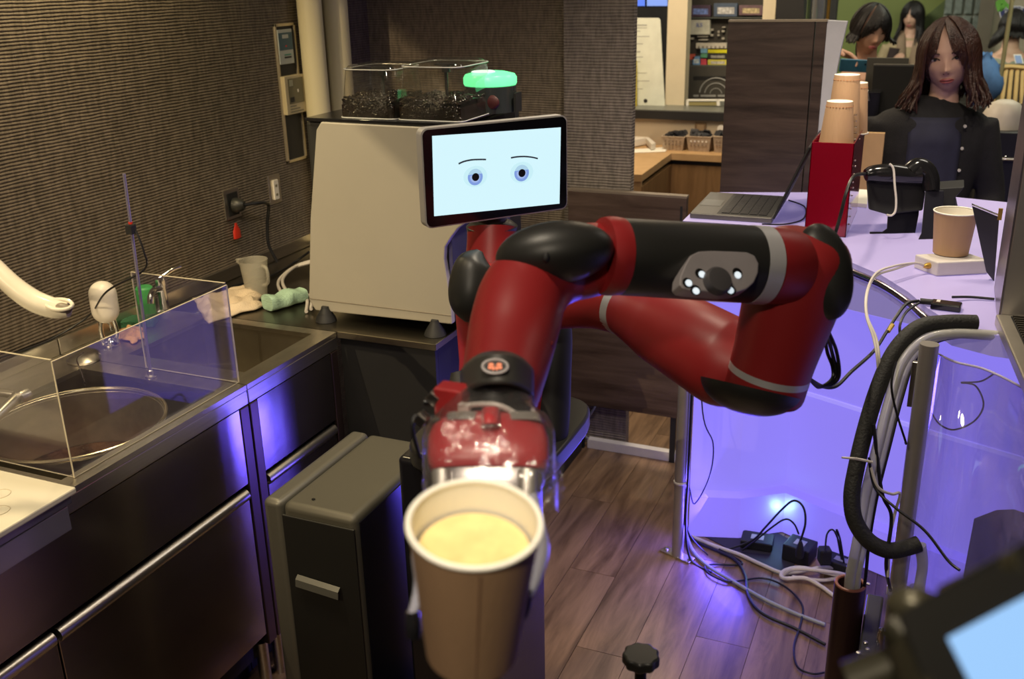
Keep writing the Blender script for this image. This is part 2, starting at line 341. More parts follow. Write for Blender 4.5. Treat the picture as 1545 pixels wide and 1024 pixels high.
# ================================================================== THE SETTING
WX = -2.04
def b_(a, b): return MB().box(a, b)
floor = tag(b_((-2.3, -2, -.06), (6, 12, -.004)).build('floor', wood('floor_base', (0.06, 0.035, 0.022), (0.20, 0.125, 0.08), (9, 1.1, 1), 0.35)), kind='structure')
pw, pl = 0.148, 1.02
plank_mesh = {}
for i in range(17):
    x0 = -1.80+i*pw; off = [0, .42, .77, .23, .61][i % 5]*pl
    y = 0.9-off
    while y < 3.95:
        a, b = max(y, 0.9), min(y+pl, 3.95)
        if b-a > .05:
            key = round(b-a, 3)
            if key not in plank_mesh:
                m = MB(); m.box((0, 0, 0), (pw-.0015, key-.0015, .004)); o = m.build('floor_plank', FLW, floor); o.location = Vector((x0, a, -.004))-floor.location
                # geometry was offset by the floor's location; shift back to its own origin
                for v in o.data.vertices: v.co += floor.location
                plank_mesh[key] = o
            else:
                o = plank_mesh[key].copy(); C.objects.link(o); o.parent = floor; o.location = Vector((x0, a, -.004))-floor.location
        y += pl
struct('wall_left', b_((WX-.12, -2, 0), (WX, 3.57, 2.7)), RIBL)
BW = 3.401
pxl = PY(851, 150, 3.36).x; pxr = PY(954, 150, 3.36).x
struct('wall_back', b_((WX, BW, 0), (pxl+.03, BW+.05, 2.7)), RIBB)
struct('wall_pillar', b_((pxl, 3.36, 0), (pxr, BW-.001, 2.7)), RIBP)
struct('ceiling', b_((-2.3, -2, 2.7), (6, 12, 2.76)), CEIL)
struct('added_shadow_board', MB().prism([(-2.04, -.30, 2.7), (-2.04, -.30, 2.53), (-.9, -.30, 1.60), (-.80, -.30, 1.60), (-.80, -.30, 2.7)], (0, .04, 0)), CREAMP)  # unseen sloped board, added to cut the rear spot into a diagonal shadow edge
struct('wall_rear', b_((-2.3, -2.1, 0), (6, -2, 2.7)), mat('dim_wall', (0.10, 0.085, 0.07), 0.8))
struct('wall_right', b_((5.9, -2, 0), (6, 12, 2.7)), mat('dim_wall', (0.10, 0.085, 0.07), 0.8))

# ---- electrical recess on the left wall
def on_wall(px, py, d=0.0): return PX(px, py, WX+d)
t = thing('wall_panel_recess', (WX, 2.86, 1.15), 'tall narrow steel framed recess in the ribbed wall beside the cream pipes', 'control panel')
f = MB(); fw_ = .009
y0, y1, z0, z1 = 2.803, 2.918, 1.155, 1.607
for a, b in (((y0, z0), (y0+fw_, z1)), ((y1-fw_, z0), (y1, z1)), ((y0, z0), (y1, z0+fw_)), ((y0, z1-fw_), (y1, z1))):
    f.box((WX, a[0], a[1]), (WX+.008, b[0], b[1]))
f.build('frame', mat('panel_frame', (0.55, 0.48, 0.36), .35, .8), t, bevel=.001)
b_((WX+.0005, y0+.005, z0+.005), (WX+.002, y1-.005, z1-.005)).build('backing', BLKM, t)
p = b_((WX+.002, 2.812, 1.478), (WX+.010, 2.893, 1.588)).build('notice_card', mat('card_white', (.42, .45, .42), .5), t, bevel=.002)
b_((WX+.0101, 2.816, 1.523), (WX+.0106, 2.890, 1.578)).build('printed_field', mat('card_blue', (.045, .10, .13), .5), p)
b_((WX+.0106, 2.835, 1.560), (WX+.0112, 2.868, 1.572)).build('printed_line', mat('card_white', (.42, .45, .42), .5), p)
b_((WX+.0106, 2.849, 1.533), (WX+.0112, 2.856, 1.538)).build('red_mark', mat('red_ink', (.5, .02, .02), .5), p)
b_((WX+.0106, 2.838, 1.506), (WX+.0112, 2.876, 1.510)).build('printed_line', mat('ink_teal', (.06, .25, .2), .5), p)
b_((WX+.0106, 2.838, 1.497), (WX+.0112, 2.876, 1.502)).build('printed_line', BLKM, p)
p = b_((WX+.002, 2.806, 1.316), (WX+.024, 2.915, 1.441)).build('switch_box', mat('aged_ivory', (.50, .42, .26), .5), t, bevel=.002)
b_((WX+.0241, 2.822, 1.350), (WX+.0250, 2.908, 1.432)).build('dark_window', mat('smoked_window', (.14, .125, .075), .2), p)
b_((WX+.0251, 2.830, 1.408), (WX+.0262, 2.848, 1.428)).build('display', mat('display_grey', (.30, .30, .22), .3), p)
b_((WX+.0251, 2.828, 1.356), (WX+.0262, 2.850, 1.372)).build('button', BLKM, p)
b_((WX+.0251, 2.872, 1.385), (WX+.0262, 2.878, 1.395)).build('button', WHITE, p)
q = MB()
for k in range(3): q.box((WX+.0241, 2.824, 1.322+k*.009), (WX+.0246, 2.900-k*.02, 1.326+k*.009))
q.build('printed_line', mat('ink_grey', (.2, .18, .12), .6), p)
# outlet with plug and red tag; switch plate
t = thing('wall_outlet', (WX, 2.50, 1.02), 'steel wall outlet plate with a black plug pushed in', 'outlet')
b_((WX, 2.455, 1.035), (WX+.006, 2.530, 1.130)).build('plate', STEEL, t, bevel=.001)
b_((WX+.006, 2.468, 1.045), (WX+.008, 2.520, 1.118)).build('socket', BLKM, t, bevel=.001)
pg = MB().lathe([(.022, 0), (.024, .01), (.018, .03), (.012, .036)], (WX+.008, 2.530-.035, 1.078), (1, .25, 0), 14).build('plug', BLK, t, smooth=True)
cable('plug_cord', [(WX+.04, 2.505, 1.078), (WX+.06, 2.56, 1.075), (WX+.05, 2.615, 1.055), (WX+.03, 2.625, 0.99), (WX+.03, 2.62, .92), (WX+.05, 2.63, .858)], .0055, CABLEB, parent=t)
t2 = MB().lathe([(.001, 0), (.018, .006), (.017, .03), (.006, .048), (.006, .054)], (WX+.014, 2.487, .968), (0, 0, 1), 16, .35).build('red_key_tag', mat('red_plastic', (.5, .03, .015), .35), smooth=True)
tag(t2, 'small red key tag hanging under the wall outlet', 'tag')
t = thing('light_switch', (WX, 2.72, 1.03), 'slim switch plate between the outlet and the coffee machine', 'switch')
b_((WX, 2.688, 1.036), (WX+.005, 2.752, 1.132)).build('plate', STEEL, t, bevel=.001)
b_((WX+.005, 2.707, 1.050), (WX+.011, 2.733, 1.115)).build('rocker', WHITE, t, bevel=.001)
for k in range(2): b_((WX+.011, 2.714, 1.062+k*.03), (WX+.0117, 2.725, 1.070+k*.03)).build('indicator', mat('ink_grey', (.2, .18, .12), .6), t)
# pipes
for (xa, wpx, lab) in ((471, 37, 'thick cream vertical pipe nearest the wall panel'), (508, 40, 'thick cream vertical pipe next to the back wall corner')):
    c = PX(xa, 60, WX+.052); r = wpx/2/FPX*(c-CAM).dot(fw)
    m = MB().tube([(c.x, c.y, .858), (c.x, c.y, 2.7)], r, 24)
    for z in (1.0, 2.3): m.lathe([(r+.004, 0), (r+.004, .03)], (c.x, c.y, z), n=24)
    o = m.build('drain_pipe', PIPEC, smooth=True); tag(o, lab, 'pipe', 'pipes in the corner')

# ================================================================== LEFT STEEL BENCHES
FX = -1.44
WB = WX+.004
def bench(y0, y1, openings, label, splits, name='steel_bench', zt=.85):
    t = thing(name, ((WX+FX)/2, (y0+y1)/2, 0), label, 'counter')
    top = MB(); ox0, ox1, oy0, oy1 = openings
    for a, b in (((WB, y0), (FX, oy0)), ((WB, oy1), (FX, y1)), ((WB, oy0), (ox0, oy1)), ((ox1, oy0), (FX, oy1))):
        top.box((a[0], a[1], zt-.012), (b[0], b[1], zt))
    top.build('worktop', STEELTOP, t)
    b_((FX-.012, y0, zt-.048), (FX, y1, zt-.0125)).build('front_lip', STEEL, t, bevel=.002)
    w_ = MB(); d = .21
    w_.box((ox0-.002, oy0, zt-d), (ox0, oy1, zt-.012)); w_.box((ox1, oy0, zt-d), (ox1+.002, oy1, zt-.012))
    w_.box((ox0, oy0-.002, zt-d), (ox1, oy0, zt-.012)); w_.box((ox0, oy1, zt-d), (ox1, oy1+.002, zt-.012)); w_.box((ox0, oy0, zt-d), (ox1, oy1, zt-d+.002))
    w_.build('basin', STEELDARK, t)
    b_((WB, y0, zt), (WB+.012, y1, .893)).build('splashback', STEEL, t, bevel=.002)
    b_((FX-.006, y0+.032, .607), (FX-.001, y1-.036, zt-.05)).build('fascia', STEELDOOR, t)
    for ya, yb in ((y0, y0+.03), (y1-.034, y1-.002)): b_((FX-.03, ya, .14), (FX+.001, yb, zt-.05)).build('post', POSTM, t, bevel=.002)
    for k in range(len(splits)-1):
        ya, yb = splits[k]+.002, splits[k+1]-.002
        d_ = b_((FX-.018, ya, .175), (FX-.001, yb, .572)).build('door', STEELDOOR, t, bevel=.002)
        MB().tube([(FX-.009, ya+.004, .578), (FX-.009, yb-.004, .578)], .016, 12, flat=1.0).build('door_handle', STEEL, d_, smooth=True)
    b_((WX+.02, y0+.01, .10), (FX-.035, y1-.01, .60)).build('carcass', BLKM, t)
    b_((FX-.11, y0, .004), (FX-.10, y1, .14)).build('kick_plate', BLKM, t)
    for ya in (y0+.03, y1-.03):
        for xx in (WX+.05, FX-.03): MB().cyl((xx, ya, 0), (xx, ya, .14), .016).build('foot', STEEL, t, smooth=True)
    return t
bench(.30, 1.735, (-1.90, -1.485, 1.22, 1.68), 'steel sink bench holding the round knock-out pot behind clear guards', [.332, .70, 1.105, 1.699])
bench(1.738, 2.125, (-1.86, -1.495, 1.80, 2.09), 'steel sink bench with an empty basin beside the coffee machine counter', [1.77, 2.089])
# machine counter
t = thing('machine_counter', (-1.59, 2.5, 0), 'black-fronted steel counter carrying the bean-to-cup coffee machine', 'counter')
MB().box((WB, 2.128, .838), (-1.142, 2.95, .85)).build('worktop', mat('dark_steel_top', (.20, .18, .14), .3, 1.0), t)
MB().box((-1.438, 2.126, .834), (-1.142, 2.130, .8502)).box((-1.144, 2.128, .834), (-1.140, 2.95, .8502)).build('edge_trim', mat('edge_trim_steel', (.75, .68, .5), .25, 1.0), t)
b_((-1.438, 2.14, .02), (-1.15, 2.155, .834)).build('front_panel', BLKM, t)
b_((-1.165, 2.156, .02), (-1.15, 2.94, .834)).build('side_panel', CASEBLK, t)
b_((WB, 2.128, .851), (WB+.012, 2.95, .893)).build('splashback', STEEL, t, bevel=.002)
for yy in (2.2, 2.9): MB().cyl((-1.2, yy, 0), (-1.2, yy, .03), .02).build('foot', BLKM, t)

# pot in the basin
pc = V(-1.692, 1.455, 0)
t = thing('knock_out_pot', (pc.x, pc.y, .642), 'wide round steel pot stained with coffee grounds sunk in the front basin', 'pot')
MB().lathe([(.150, .642), (.172, .650), (.188, .835), (.194, .838), (.196, .834), (.194, .829), (.186, .829), (.169, .656), (.150, .648), (0, .648)], pc, n=56, cap=True).build('pot_body', STEELTOP, t, smooth=True)
g = MB().lathe([(.168, .0), (.172, .045), (.1715, .05), (.166, .012), (.0, .006)], pc+V(0, 0, .655), n=56); g.build('coffee_residue', GROUND, t, smooth=True)
g = MB()
g.grid(lambda u, v: pc+V((.1765+.010*v-.002)*math.cos(-.7+u*3.6), (.1765+.010*v-.002)*math.sin(-.7+u*3.6), .70+v*(.03+.045*abs(noise.noise(V(u*9, 3, 0)))+.04*math.sin(u*3.1))), 60, 6)
g.build('coffee_splatter', GROUND, t, smooth=True)
MB().tube([pc+V(.193*math.cos(a), .193*math.sin(a), .836) for a in [2*math.pi*k/64 for k in range(65)]], .004, 8).build('rim', mat('rim_steel', (.8, .72, .52), .25, 1.0), t, smooth=True)
# white hob
t = thing('white_hob', (-1.66, .85, .85), 'white glass-topped hob overhanging the bench in the bottom left corner', 'hob')
b_((-2.0, .45, .868), (-1.387, 1.168, .881)).build('glass_top', WHITEG, t, bevel=.003)
b_((-1.98, .47, .85), (-1.395, 1.16, .867)).build('body', mat('hob_side', (.35, .33, .45), .15, .6), t, bevel=.002)
b_((-1.432, .46, .80), (-1.396, 1.15, .849)).build('front_rim', mat('hob_side', (.35, .33, .45), .15, .6), t, bevel=.002)
for c in (PZ(0, 745, .8815), PZ(-2, 770, .8815)): MB().tube([c+V(.018*math.cos(a), .018*math.sin(a), 0) for a in [2*math.pi*k/30 for k in range(31)]], .0007, 6).build('ring_mark', mat('ring_ink', (.62, .55, .42), .4), t)
# guards
GX, GY0, GY1, GZ = -1.465, 1.235, 1.742, 1.092
def guard(a, b, label, name='acrylic_guard'):
    o = MB().box(a, b).build(name, ACR); tag(o, label, 'guard', 'clear guards around the pot')
    x0, y0, z0 = a; x1, y1, z1 = b; e = MB(); s = .0006
    if x1-x0 < y1-y0:
        e.box((x0-.0004, y0, z1-s), (x1+.0004, y1, z1+s)); e.box((x0-.0004, y0-s, z0), (x1+.0004, y0+s, z1)); e.box((x0-.0004, y1-s, z0), (x1+.0004, y1+s, z1)); e.box((x0, y0, z0), (x1, y1, z0+s))
    else:
        e.box((x0, y0-.0004, z1-s), (x1, y1+.0004, z1+s)); e.box((x0-s, y0-.0004, z0), (x0+s, y1+.0004, z1)); e.box((x0, y0, z0), (x1, y1, z0+s))
    e.build('polished_edge', ACREDGE, o); return o
guard((GX-.003, GY0, .851), (GX, GY1, GZ), 'long clear acrylic guard standing along the front edge of the bench')
guard((-1.745, GY1-.003, .851), (GX-.004, GY1, GZ+.005), 'clear acrylic guard standing across the bench between pot and empty basin')
guard((-2.0, GY0, .882 if False else .851), (GX-.004, GY0+.003, GZ+.003), 'clear acrylic guard standing across the bench beside the white hob')
# small steel dish & plug chain
c = PZ(127, 543, .851)
t = thing('basin_strainer', c, 'round steel strainer lid with ball chain on the back ledge', 'strainer')
MB().lathe([(.040, 0), (.042, .006), (.030, .014), (.012, .018), (0, .019)], c, n=32).build('lid', STEEL, t, smooth=True)
ch = MB(); pts = smooth_path([c+V(.0, 0, .02), c+V(.01, -.03, .015), c+V(.035, -.05, .004), c+V(.055, -.06, -.03), c+V(.058, -.062, -.09)], 8)
for p in pts: ch.ell(p, .0025, .0025, .0025, n=6, m=4, zmin=-1)
tag(ch.build('ball_chain', CHROME, t, smooth=True), kind='stuff')
# soap dispenser
c = PZ(168, 520, .851)
t = thing('soap_dispenser', c, 'white capsule soap dispenser on a chrome stand behind the guard', 'dispenser')
R_ = .0345
prof = [(.001, .062)]+[(R_*math.sin(a), .062+R_*(1-math.cos(a))) for a in [math.pi/2*k/8 for k in range(1, 9)]]+[(R_*math.cos(a), .140+R_*math.sin(a)) for a in [math.pi/2*k/8 for k in range(0, 8)]]+[(.001, .1745)]
MB().lathe(prof, c, n=32).build('capsule', WHITE, t, smooth=True)
for s in (-1, 1): MB().tube([c+V(.01*s, .012*s, 0), c+V(.013*s, .014*s, .04), c+V(.010*s, .01*s, .075)], [.008, .006, .006], 12, sub=5).build('stand_leg', CHROME, t, smooth=True)
MB().lathe([(.022, 0), (.022, .004), (.012, .010), (.008, .02), (0, .021)], c, n=24).build('stand_base', CHROME, t, smooth=True)
MB().tube([c+V(.03, -.02, .05), c+V(.02, -.012, .062), c+V(.0, 0, .064)], .003, 8).build('spout', CHROME, t, smooth=True)
# rod with clamp
c = PZ(228, 568, .851); top = PY(187, 262, c.y+.0)
t = thing('steel_rod_stand', c, 'slim steel rod standing upright on the bench divider with a black clamp', 'rod')
MB().cyl(c, top, .0038, n=12).build('rod', mat('rod_steel', (.45, .42, .62), .3, .8), t, smooth=True)
MB().lathe([(.014, 0), (.014, .004), (.008, .006), (.008, .016), (.006, .018)], c, n=20).build('base', STEEL, t, smooth=True)
d = (top-c).normalized(); k = (PY(200, 345, c.y)-c).length
cl = MB().lathe([(.011, 0), (.011, .022)], c+d*(k-.011), d, 16); cl.box((-.004, -.014, -.010), (.013, .002, .010), None, c+d*k); cl.build('clamp', BLKM, t)
MB().cyl(c+d*(k+.011), c+d*(k+.016), .005).build('red_marker', mat('red_plastic', (.5, .03, .015), .35), t)
cable('sensor_cable', [c+d*k+V(.008, 0, .008), c+d*(k-.05)+V(.028, .0, 0), c+d*(k-.10)+V(.012, .01, 0), c+d*(k-.15)+V(-.10, .0, -.01)]+[PX(140, 470, -1.98), PX(118, 488, -2.02), PX(70, 515, -2.033), PX(0, 540, -2.035)], .0024, CABLEB, 'thin black cable drooping from the rod clamp to the wall', 'cable')
# faucets
c = PZ(248, 470, .851)
t = thing('chrome_faucet', c, 'chrome single-lever faucet behind the folded cloth', 'faucet')
MB().lathe([(.022, 0), (.022, .005), (.015, .010), (.014, .075), (.016, .08), (.016, .10), (0, .106)], c, n=24).build('body', CHROME, t, smooth=True)
MB().tube([c+V(0, 0, .07), c+V(.03, -.06, .085), c+V(.045, -.09, .078), c+V(.047, -.096, .060)], [.010, .009, .009, .009], 12, sub=5).build('spout', CHROME, t, smooth=True)
MB().tube([c+V(0, 0, .10), c+V(.02, .03, .118), c+V(.035, .055, .124)], [.008, .006, .004], 10, sub=4).build('lever', CHROME, t, smooth=True)
a = PX(35, 597, -1.83)
t = thing('wall_tap', (WX, a.y-.1, a.z), 'old steel tap arm reaching in over the pot from the left edge', 'faucet')
MB().tube([(WX+.012, a.y-.02, a.z+.02), (WX+.08, a.y-.035, a.z+.015), a+V(-.01, 0, .0)], .010, 12).build('arm', STEEL, t, smooth=True)
MB().tube([a+V(-.012, 0, 0), a+V(.01, -.06, -.005), a+V(.02, -.12, -.02), a+V(.02, -.20, -.03)], [.014, .011, .010, .010], 14).build('spout', STEEL, t, smooth=True)
MB().lathe([(.015, -.012), (.016, 0), (.015, .012)], a, (0, 1, 0), 16).build('joint', STEEL, t, smooth=True)
# white curved spout with brass collar
d0 = 1.60
pts = [(-140, 330), (-60, 355), (-10, 402), (18, 430), (50, 453), (82, 465), (104, 467)]
P3 = [PD(x, y, d0) for x, y in pts]
t = thing('white_curved_tap', V(WX, P3[0].y, P3[0].z), 'white porcelain-like curved tap spout with a brass collar reaching in from the left', 'faucet')
sp = MB(); pp = P3[2:]; sp.tube(pp, [.0155, .017, .018, .017, .0125], 20, sub=7)
sp.build('spout', mat('white_enamel', (.80, .74, .60), .15, coat=.5), t, smooth=True)
MB().cyl(P3[2]+(P3[2]-P3[3]).normalized()*.026, P3[2], .0145, .0155, n=20).build('brass_collar', BRASS, t, smooth=True)
MB().tube([V(WX, P3[0].y, P3[0].z), P3[0], P3[1], P3[2]+(P3[2]-P3[3]).normalized()*.026], .012, 14, sub=5).build('arm', mat('white_enamel', (.80, .74, .60), .15, coat=.5), t, smooth=True)
e = PD(92, 461, d0-.017); axn = (P3[-1]-P3[-2]).normalized(); side = axn.cross(fw).normalized(); nrm = (-fw*.55+V(0, 0, .83)).normalized()
Rm = basis3(axn, nrm.cross(axn))
MB().ell(PD(92, 465, d0-.006), .0185, .010, .010, Rm, 24, 8).build('mouth', mat('mouth_grey', (.20, .17, .12), .4), t, smooth=True)
MB().tube([PD(92, 465, d0-.006)+Rm @ V(.020*math.cos(k), .0115*math.sin(k), .0085) for k in [2*math.pi*i/32 for i in range(33)]], .0032, 8).build('mouth_rim', mat('white_enamel', (.80, .74, .60), .15, coat=.5), t, smooth=True)
# green sponge, bottle, cloths
c = PZ(228, 478, .851)
o = MB().lathe([(.022, 0), (.024, .004), (.024, .085), (.020, .090), (.0, .091)], c+V(-.01, 0, 0), n=24).build('green_beaker', GREEN, smooth=True, bevel=.0); tag(o, 'bright green plastic beaker behind the rod on the sink ledge', 'beaker')
c = PZ(212, 490, .851)
o = MB().box((-.045, -.03, 0), (.045, .03, .022), Matrix.Rotation(.5, 3, 'Z'), c).build('scouring_sponge', mat('dark_green_sponge', (.02, .09, .04), .95, bump=.4), bevel=.004); tag(o, 'dark green scouring sponge lying beside the soap dispenser', 'sponge')
c = PZ(208, 500, .851)
def crumple(name, quad, h, m, label, seed, cat='cloth', nu=36, nv=24, t=.004, roll=0):
    q = [Vector(p) for p in quad]
    def F(u, v):
        p = q[0]*(1-u)*(1-v)+q[1]*u*(1-v)+q[2]*u*v+q[3]*(1-u)*v
        e = min(1, 6*min(u, 1-u, v, 1-v)); n1 = noise.noise(V(u*4+seed, v*4, 0)); n2 = noise.noise(V(u*11, v*5+seed, 3))
        wob = V(noise.noise(V(u*3, v*3, seed))*.022, noise.noise(V(v*3, u*3, seed+5))*.022, 0)
        return p+wob+V(0, 0, t+h*e*(.45+.6*n1+.35*n2 if .45+.6*n1+.35*n2 > 0.05 else .05))
    o = MB().grid(F, nu, nv).build(name, m, smooth=True, solid=t); return tag(o, label, cat)
crumple('folded_dishcloth', [PZ(290, 452, .851), PZ(315, 490, .851), PZ(402, 462, .851), PZ(372, 438, .851)], .038, CLOTH, 'crumpled cream dishcloth lying on the bench below the measuring jug', 3)
crumple('yellow_wipe', [PZ(175, 505, .851), PZ(200, 520, .851), PZ(222, 505, .851), PZ(205, 490, .851)], .012, mat('orange_wipe', (.45, .25, .12), .9), 'small orange wipe lying on the ledge beside the soap dispenser', 8)
a = PZ(404, 468, .851+.002); b = PZ(458, 452, .851+.002); ax = (b-a).normalized(); sd = V(0, 0, 1).cross(ax)
m = MB()
rings = []
for i in range(25):
    u = i/24; c = a.lerp(b, u); wv = .031*(1-.12*abs(2*u-1))*(1+.06*math.sin(u*17)); hv = .022*(1+.12*math.sin(u*11+1))
    rings.append([c+sd*(wv*math.copysign(abs(math.cos(k))**.55, math.cos(k))*(1+.03*math.sin(3*k+u*9)))+V(0, 0, hv*.9+math.copysign(abs(math.sin(k))**.6, math.sin(k))*hv*.9) for k in [2*math.pi*j/20 for j in range(20)]])
o = m.loft(rings).build('rolled_towel', MINT, smooth=True); tag(o, 'mint green rolled towel lying in front of the measuring jug', 'towel')
# measuring jug
c = PZ(388, 446, .851)
t = thing('measuring_jug', c, 'frosted clear plastic measuring jug standing on the bench', 'jug')
FR = mat('frosted_plastic', (.60, .57, .48), .35, alpha=.30)
MB().lathe([(0, 0), (.030, 0), (.031, .003), (.0415, .112), (.043, .113), (.042, .110), (.029, .005), (0, .004)], c, n=32).build('body', FR, t, smooth=True)
MB().tube([c+V(.041, -.012, .100), c+V(.060, -.018, .095), c+V(.060, -.018, .055), c+V(.037, -.010, .04)], .005, 10, sub=6).build('handle', FR, t, smooth=True)
MB().prism([c+V(-.038, .008, .112), c+V(-.038, -.02, .112), c+V(-.055, -.010, .114)], (0, 0, -.012)).build('pouring_lip', FR, t)
# hoses by the machine
for k, (dx, dz) in enumerate(((0, 0), (.010, .006))):
    pts = [PZ(468, 396, .89), PZ(440, 405, .875), PZ(420, 425, .860), PZ(428, 444, .857), PZ(450, 448, .857), PZ(463, 452, .858), PZ(462, 470, .857)]
    cable('water_hose', [p+V(dx, dx, dz) for p in pts], .0050, CABLEW, ['white looped water hose beside the coffee machine, lower strand', 'white looped water hose beside the coffee machine, upper strand'][k], 'hose')
cable('black_cable', [PZ(466, 380, .90), PZ(445, 395, .862), PZ(410, 415, .856), PZ(375, 425, .856), PZ(350, 432, .856)], .004, CABLEB, 'black cord lying along the splashback behind the jug', 'cable')
# ================================================================== COFFEE MACHINE
MY = 2.20
bx1 = PY(781, 250, 2.60).x
t = thing('coffee_machine', (-1.30, 2.45, .851), 'large champagne-sided bean-to-cup coffee machine standing on the black counter', 'coffee machine')
def mp(x, y): return PY(x, y, MY)
out = [(466, 452), (468, 330), (477, 196), (484, 184), (520, 186), (640, 192), (704, 194), (700, 338), (690, 345), (681, 357), (671, 373), (670, 392), (675, 425), (681, 470), (682, 489), (660, 487), (476, 468)]
MB().prism([mp(*p) for p in out], (0, .02, 0)).build('side_panel', TAN, t, bevel=.003)
crease = MB().tube([mp(467, 450)+V(0, -.001, 0), mp(681, 476)+V(0, -.001, 0)], .0012, 6); crease.build('panel_crease', mat('crease_dark', (.2, .17, .13), .5), t)
bx0 = mp(470, 300).x-.012
b_((bx0, MY+.02, .875), (-1.14, 2.72, 1.395)).build('cabinet', BLK, t, bevel=.01)
b_((-1.139, MY+.02, 1.16), (bx1-.002, 2.60, 1.395)).build('front_housing', BLKG, t, bevel=.008)
b_((-1.139, MY+.022, .90), (-1.128, 2.60, 1.155)).build('recess_back', mat('recess_chrome', (.25, .25, .45), .2, .8), t)
MB().prism([(-1.125, MY+.03, .885), (-1.125, 2.55, .885), (bx1, 2.55, .885), (bx1, MY+.03, .885)], (0, 0, .02)).build('drip_tray', mat('recess_chrome', (.25, .25, .45), .2, .8), t)
for x, y in ((492, 468), (657, 488)):
    p = mp(x, y); MB().lathe([(.030, .851), (.026, .862), (.012, .885), (.010, .892)], (p.x, MY-.004, 0), n=16).build('foot', BLKM, t, smooth=True)
for p in ((-1.5, 2.65), (-1.2, 2.65)): MB().lathe([(.025, .851), (.02, .878)], (p[0], p[1], 0), n=14).build('foot', BLKM, t)
b_((bx0+.01, MY+.004, 1.3955), (bx1, 2.60, 1.405)).build('lid_plate', BLKG, t, bevel=.003)
def hopper(xa, xb, ya, yb, z0, z1, px):
    h = MB(); n = 10
    def ring(z, ins, r):
        x0, x1, y0, y1 = xa+ins, xb-ins, ya+ins, yb-ins; out = []
        for cx, cy, a0 in ((x1-r, y1-r, 0), (x0+r, y1-r, 90), (x0+r, y0+r, 180), (x1-r, y0+r, 270)):
            for k in range(6): a = math.radians(a0+k*18); out.append(V(cx+r*math.cos(a), cy+r*math.sin(a), z))
        return out
    h.loft([ring(z0, 0, .02), ring(z1-.012, .009, .03), ring(z1-.003, .014, .03), ring(z1, .024, .03)], False, True)
    hp = h.build('hopper', HOP, t, smooth=True)
    MB().tube([p for p in ring(z0+.001, -.001, .02)]+[ring(z0+.001, -.001, .02)[0]], .0018, 6).build('hopper_rim', mat('clear_rim', (.5, .5, .48), .2), hp)
    rr = MB().tube([p for p in ring(z1-.010, .007, .03)]+[ring(z1-.010, .007, .03)[0]], .0016, 6); rr.build('lid_rim', mat('clear_rim', (.5, .5, .48), .2), hp)
    cx, cy = (xa+xb)/2, (ya+yb)/2
    MB().cyl((cx, cy, z0+.01), (cx, cy, z1-.030), .0045).cyl((cx, cy, z1-.030), (cx, cy, z1-.014), .011).box((cx-.028, cy-.008, z1-.014), (cx+.028, cy+.008, z1-.009)).build('lock_rod', mat('rod_grey', (.05, .05, .05), .35, .5), hp, smooth=True)
    core = MB(); hb = .045
    core.grid(lambda u, v: V(xa+.006+(xb-xa-.012)*u, ya+.006+(yb-ya-.012)*v, z0+hb+.012*noise.noise(V(u*4, v*4, xa*10))), 12, 12)
    core.box((xa+.006, ya+.006, z0+.002), (xb-.006, yb-.006, z0+hb-.012)); core.build('bean_bed', BEAN, hp)
    bn = MB(); rg = random.Random(int(abs(xa)*1000))
    for i in range(950):
        if i < 600: x, y = rg.uniform(xa+.009, xb-.009), rg.uniform(ya+.008, yb-.008); z = z0+hb+.003+.012*noise.noise(V((x-xa-.006)/(xb-xa-.012)*4, (y-ya-.006)/(yb-ya-.012)*4, xa*10))
        else:
            side = rg.random(); z = z0+.006+rg.random()*(hb-.006)
            if side < .75: x, y = rg.uniform(xa+.009, xb-.009), ya+.007+.004*rg.random()
            else: x, y = xa+.007+.004*rg.random(), rg.uniform(ya+.01, yb-.01)
        R3 = Matrix.Rotation(rg.random()*6.3, 3, 'Z') @ Matrix.Rotation(rg.random()*3, 3, 'X')
        bn.ell((x, y, z), .0052, .0038, .0029, R3, 7, 4)
    tag(bn.build('coffee_beans', BEAN, hp, smooth=True), kind='stuff')
HY0 = MY+.02
xs = [PY(512, 176, HY0).x, PY(598, 178, HY0).x, PY(697, 180, HY0).x]
hopper(xs[0], xs[1]-.003, HY0, 2.40, 1.406, 1.536, 0)
hopper(xs[1]+.001, xs[2], HY0, 2.43, 1.406, 1.545, 0)
c = PY(741, 174, 2.44); rr = 40/FPX*(c-CAM).dot(fw)
hd = V(c.x, 2.44, 1.406)
u_ = MB().lathe([(rr*.98, 0), (rr*.98, .066), (rr*.90, .067), (0, .067)], hd, n=36).build('hopper_base_ring', mat('ring_body', (.03, .035, .035), .2), t, smooth=True)
MB().lathe([(rr*.97, .0675), (rr*1.0, .072), (rr*1.0, .086), (rr*.93, .094), (rr*.6, .100), (0, .101)], hd, n=36).build('green_lamp', mat('green_lamp', (.1, .6, .25), .3, emit=(.16, 1.0, .36), estr=1.25), u_, smooth=True)
MB().lathe([(0, .1015), (rr*.45, .1015), (rr*.4, .104), (0, .105)], hd+V(-.01, -.02, 0), n=20).build('lamp_core', glow('lamp_white', (.75, 1, .8), 1.6), u_, smooth=True)
MB().ell(hd+V(rr*.42, -rr*.86, .030), .022, .006, .018, None, 16, 10).build('red_button', mat('red_plastic_dim', (.07, .012, .012), .5), u_, smooth=True)
b_((c.x+rr+.004, 2.42, 1.406), (c.x+rr+.010, 2.46, 1.455)).build('side_clip', BLK, t)
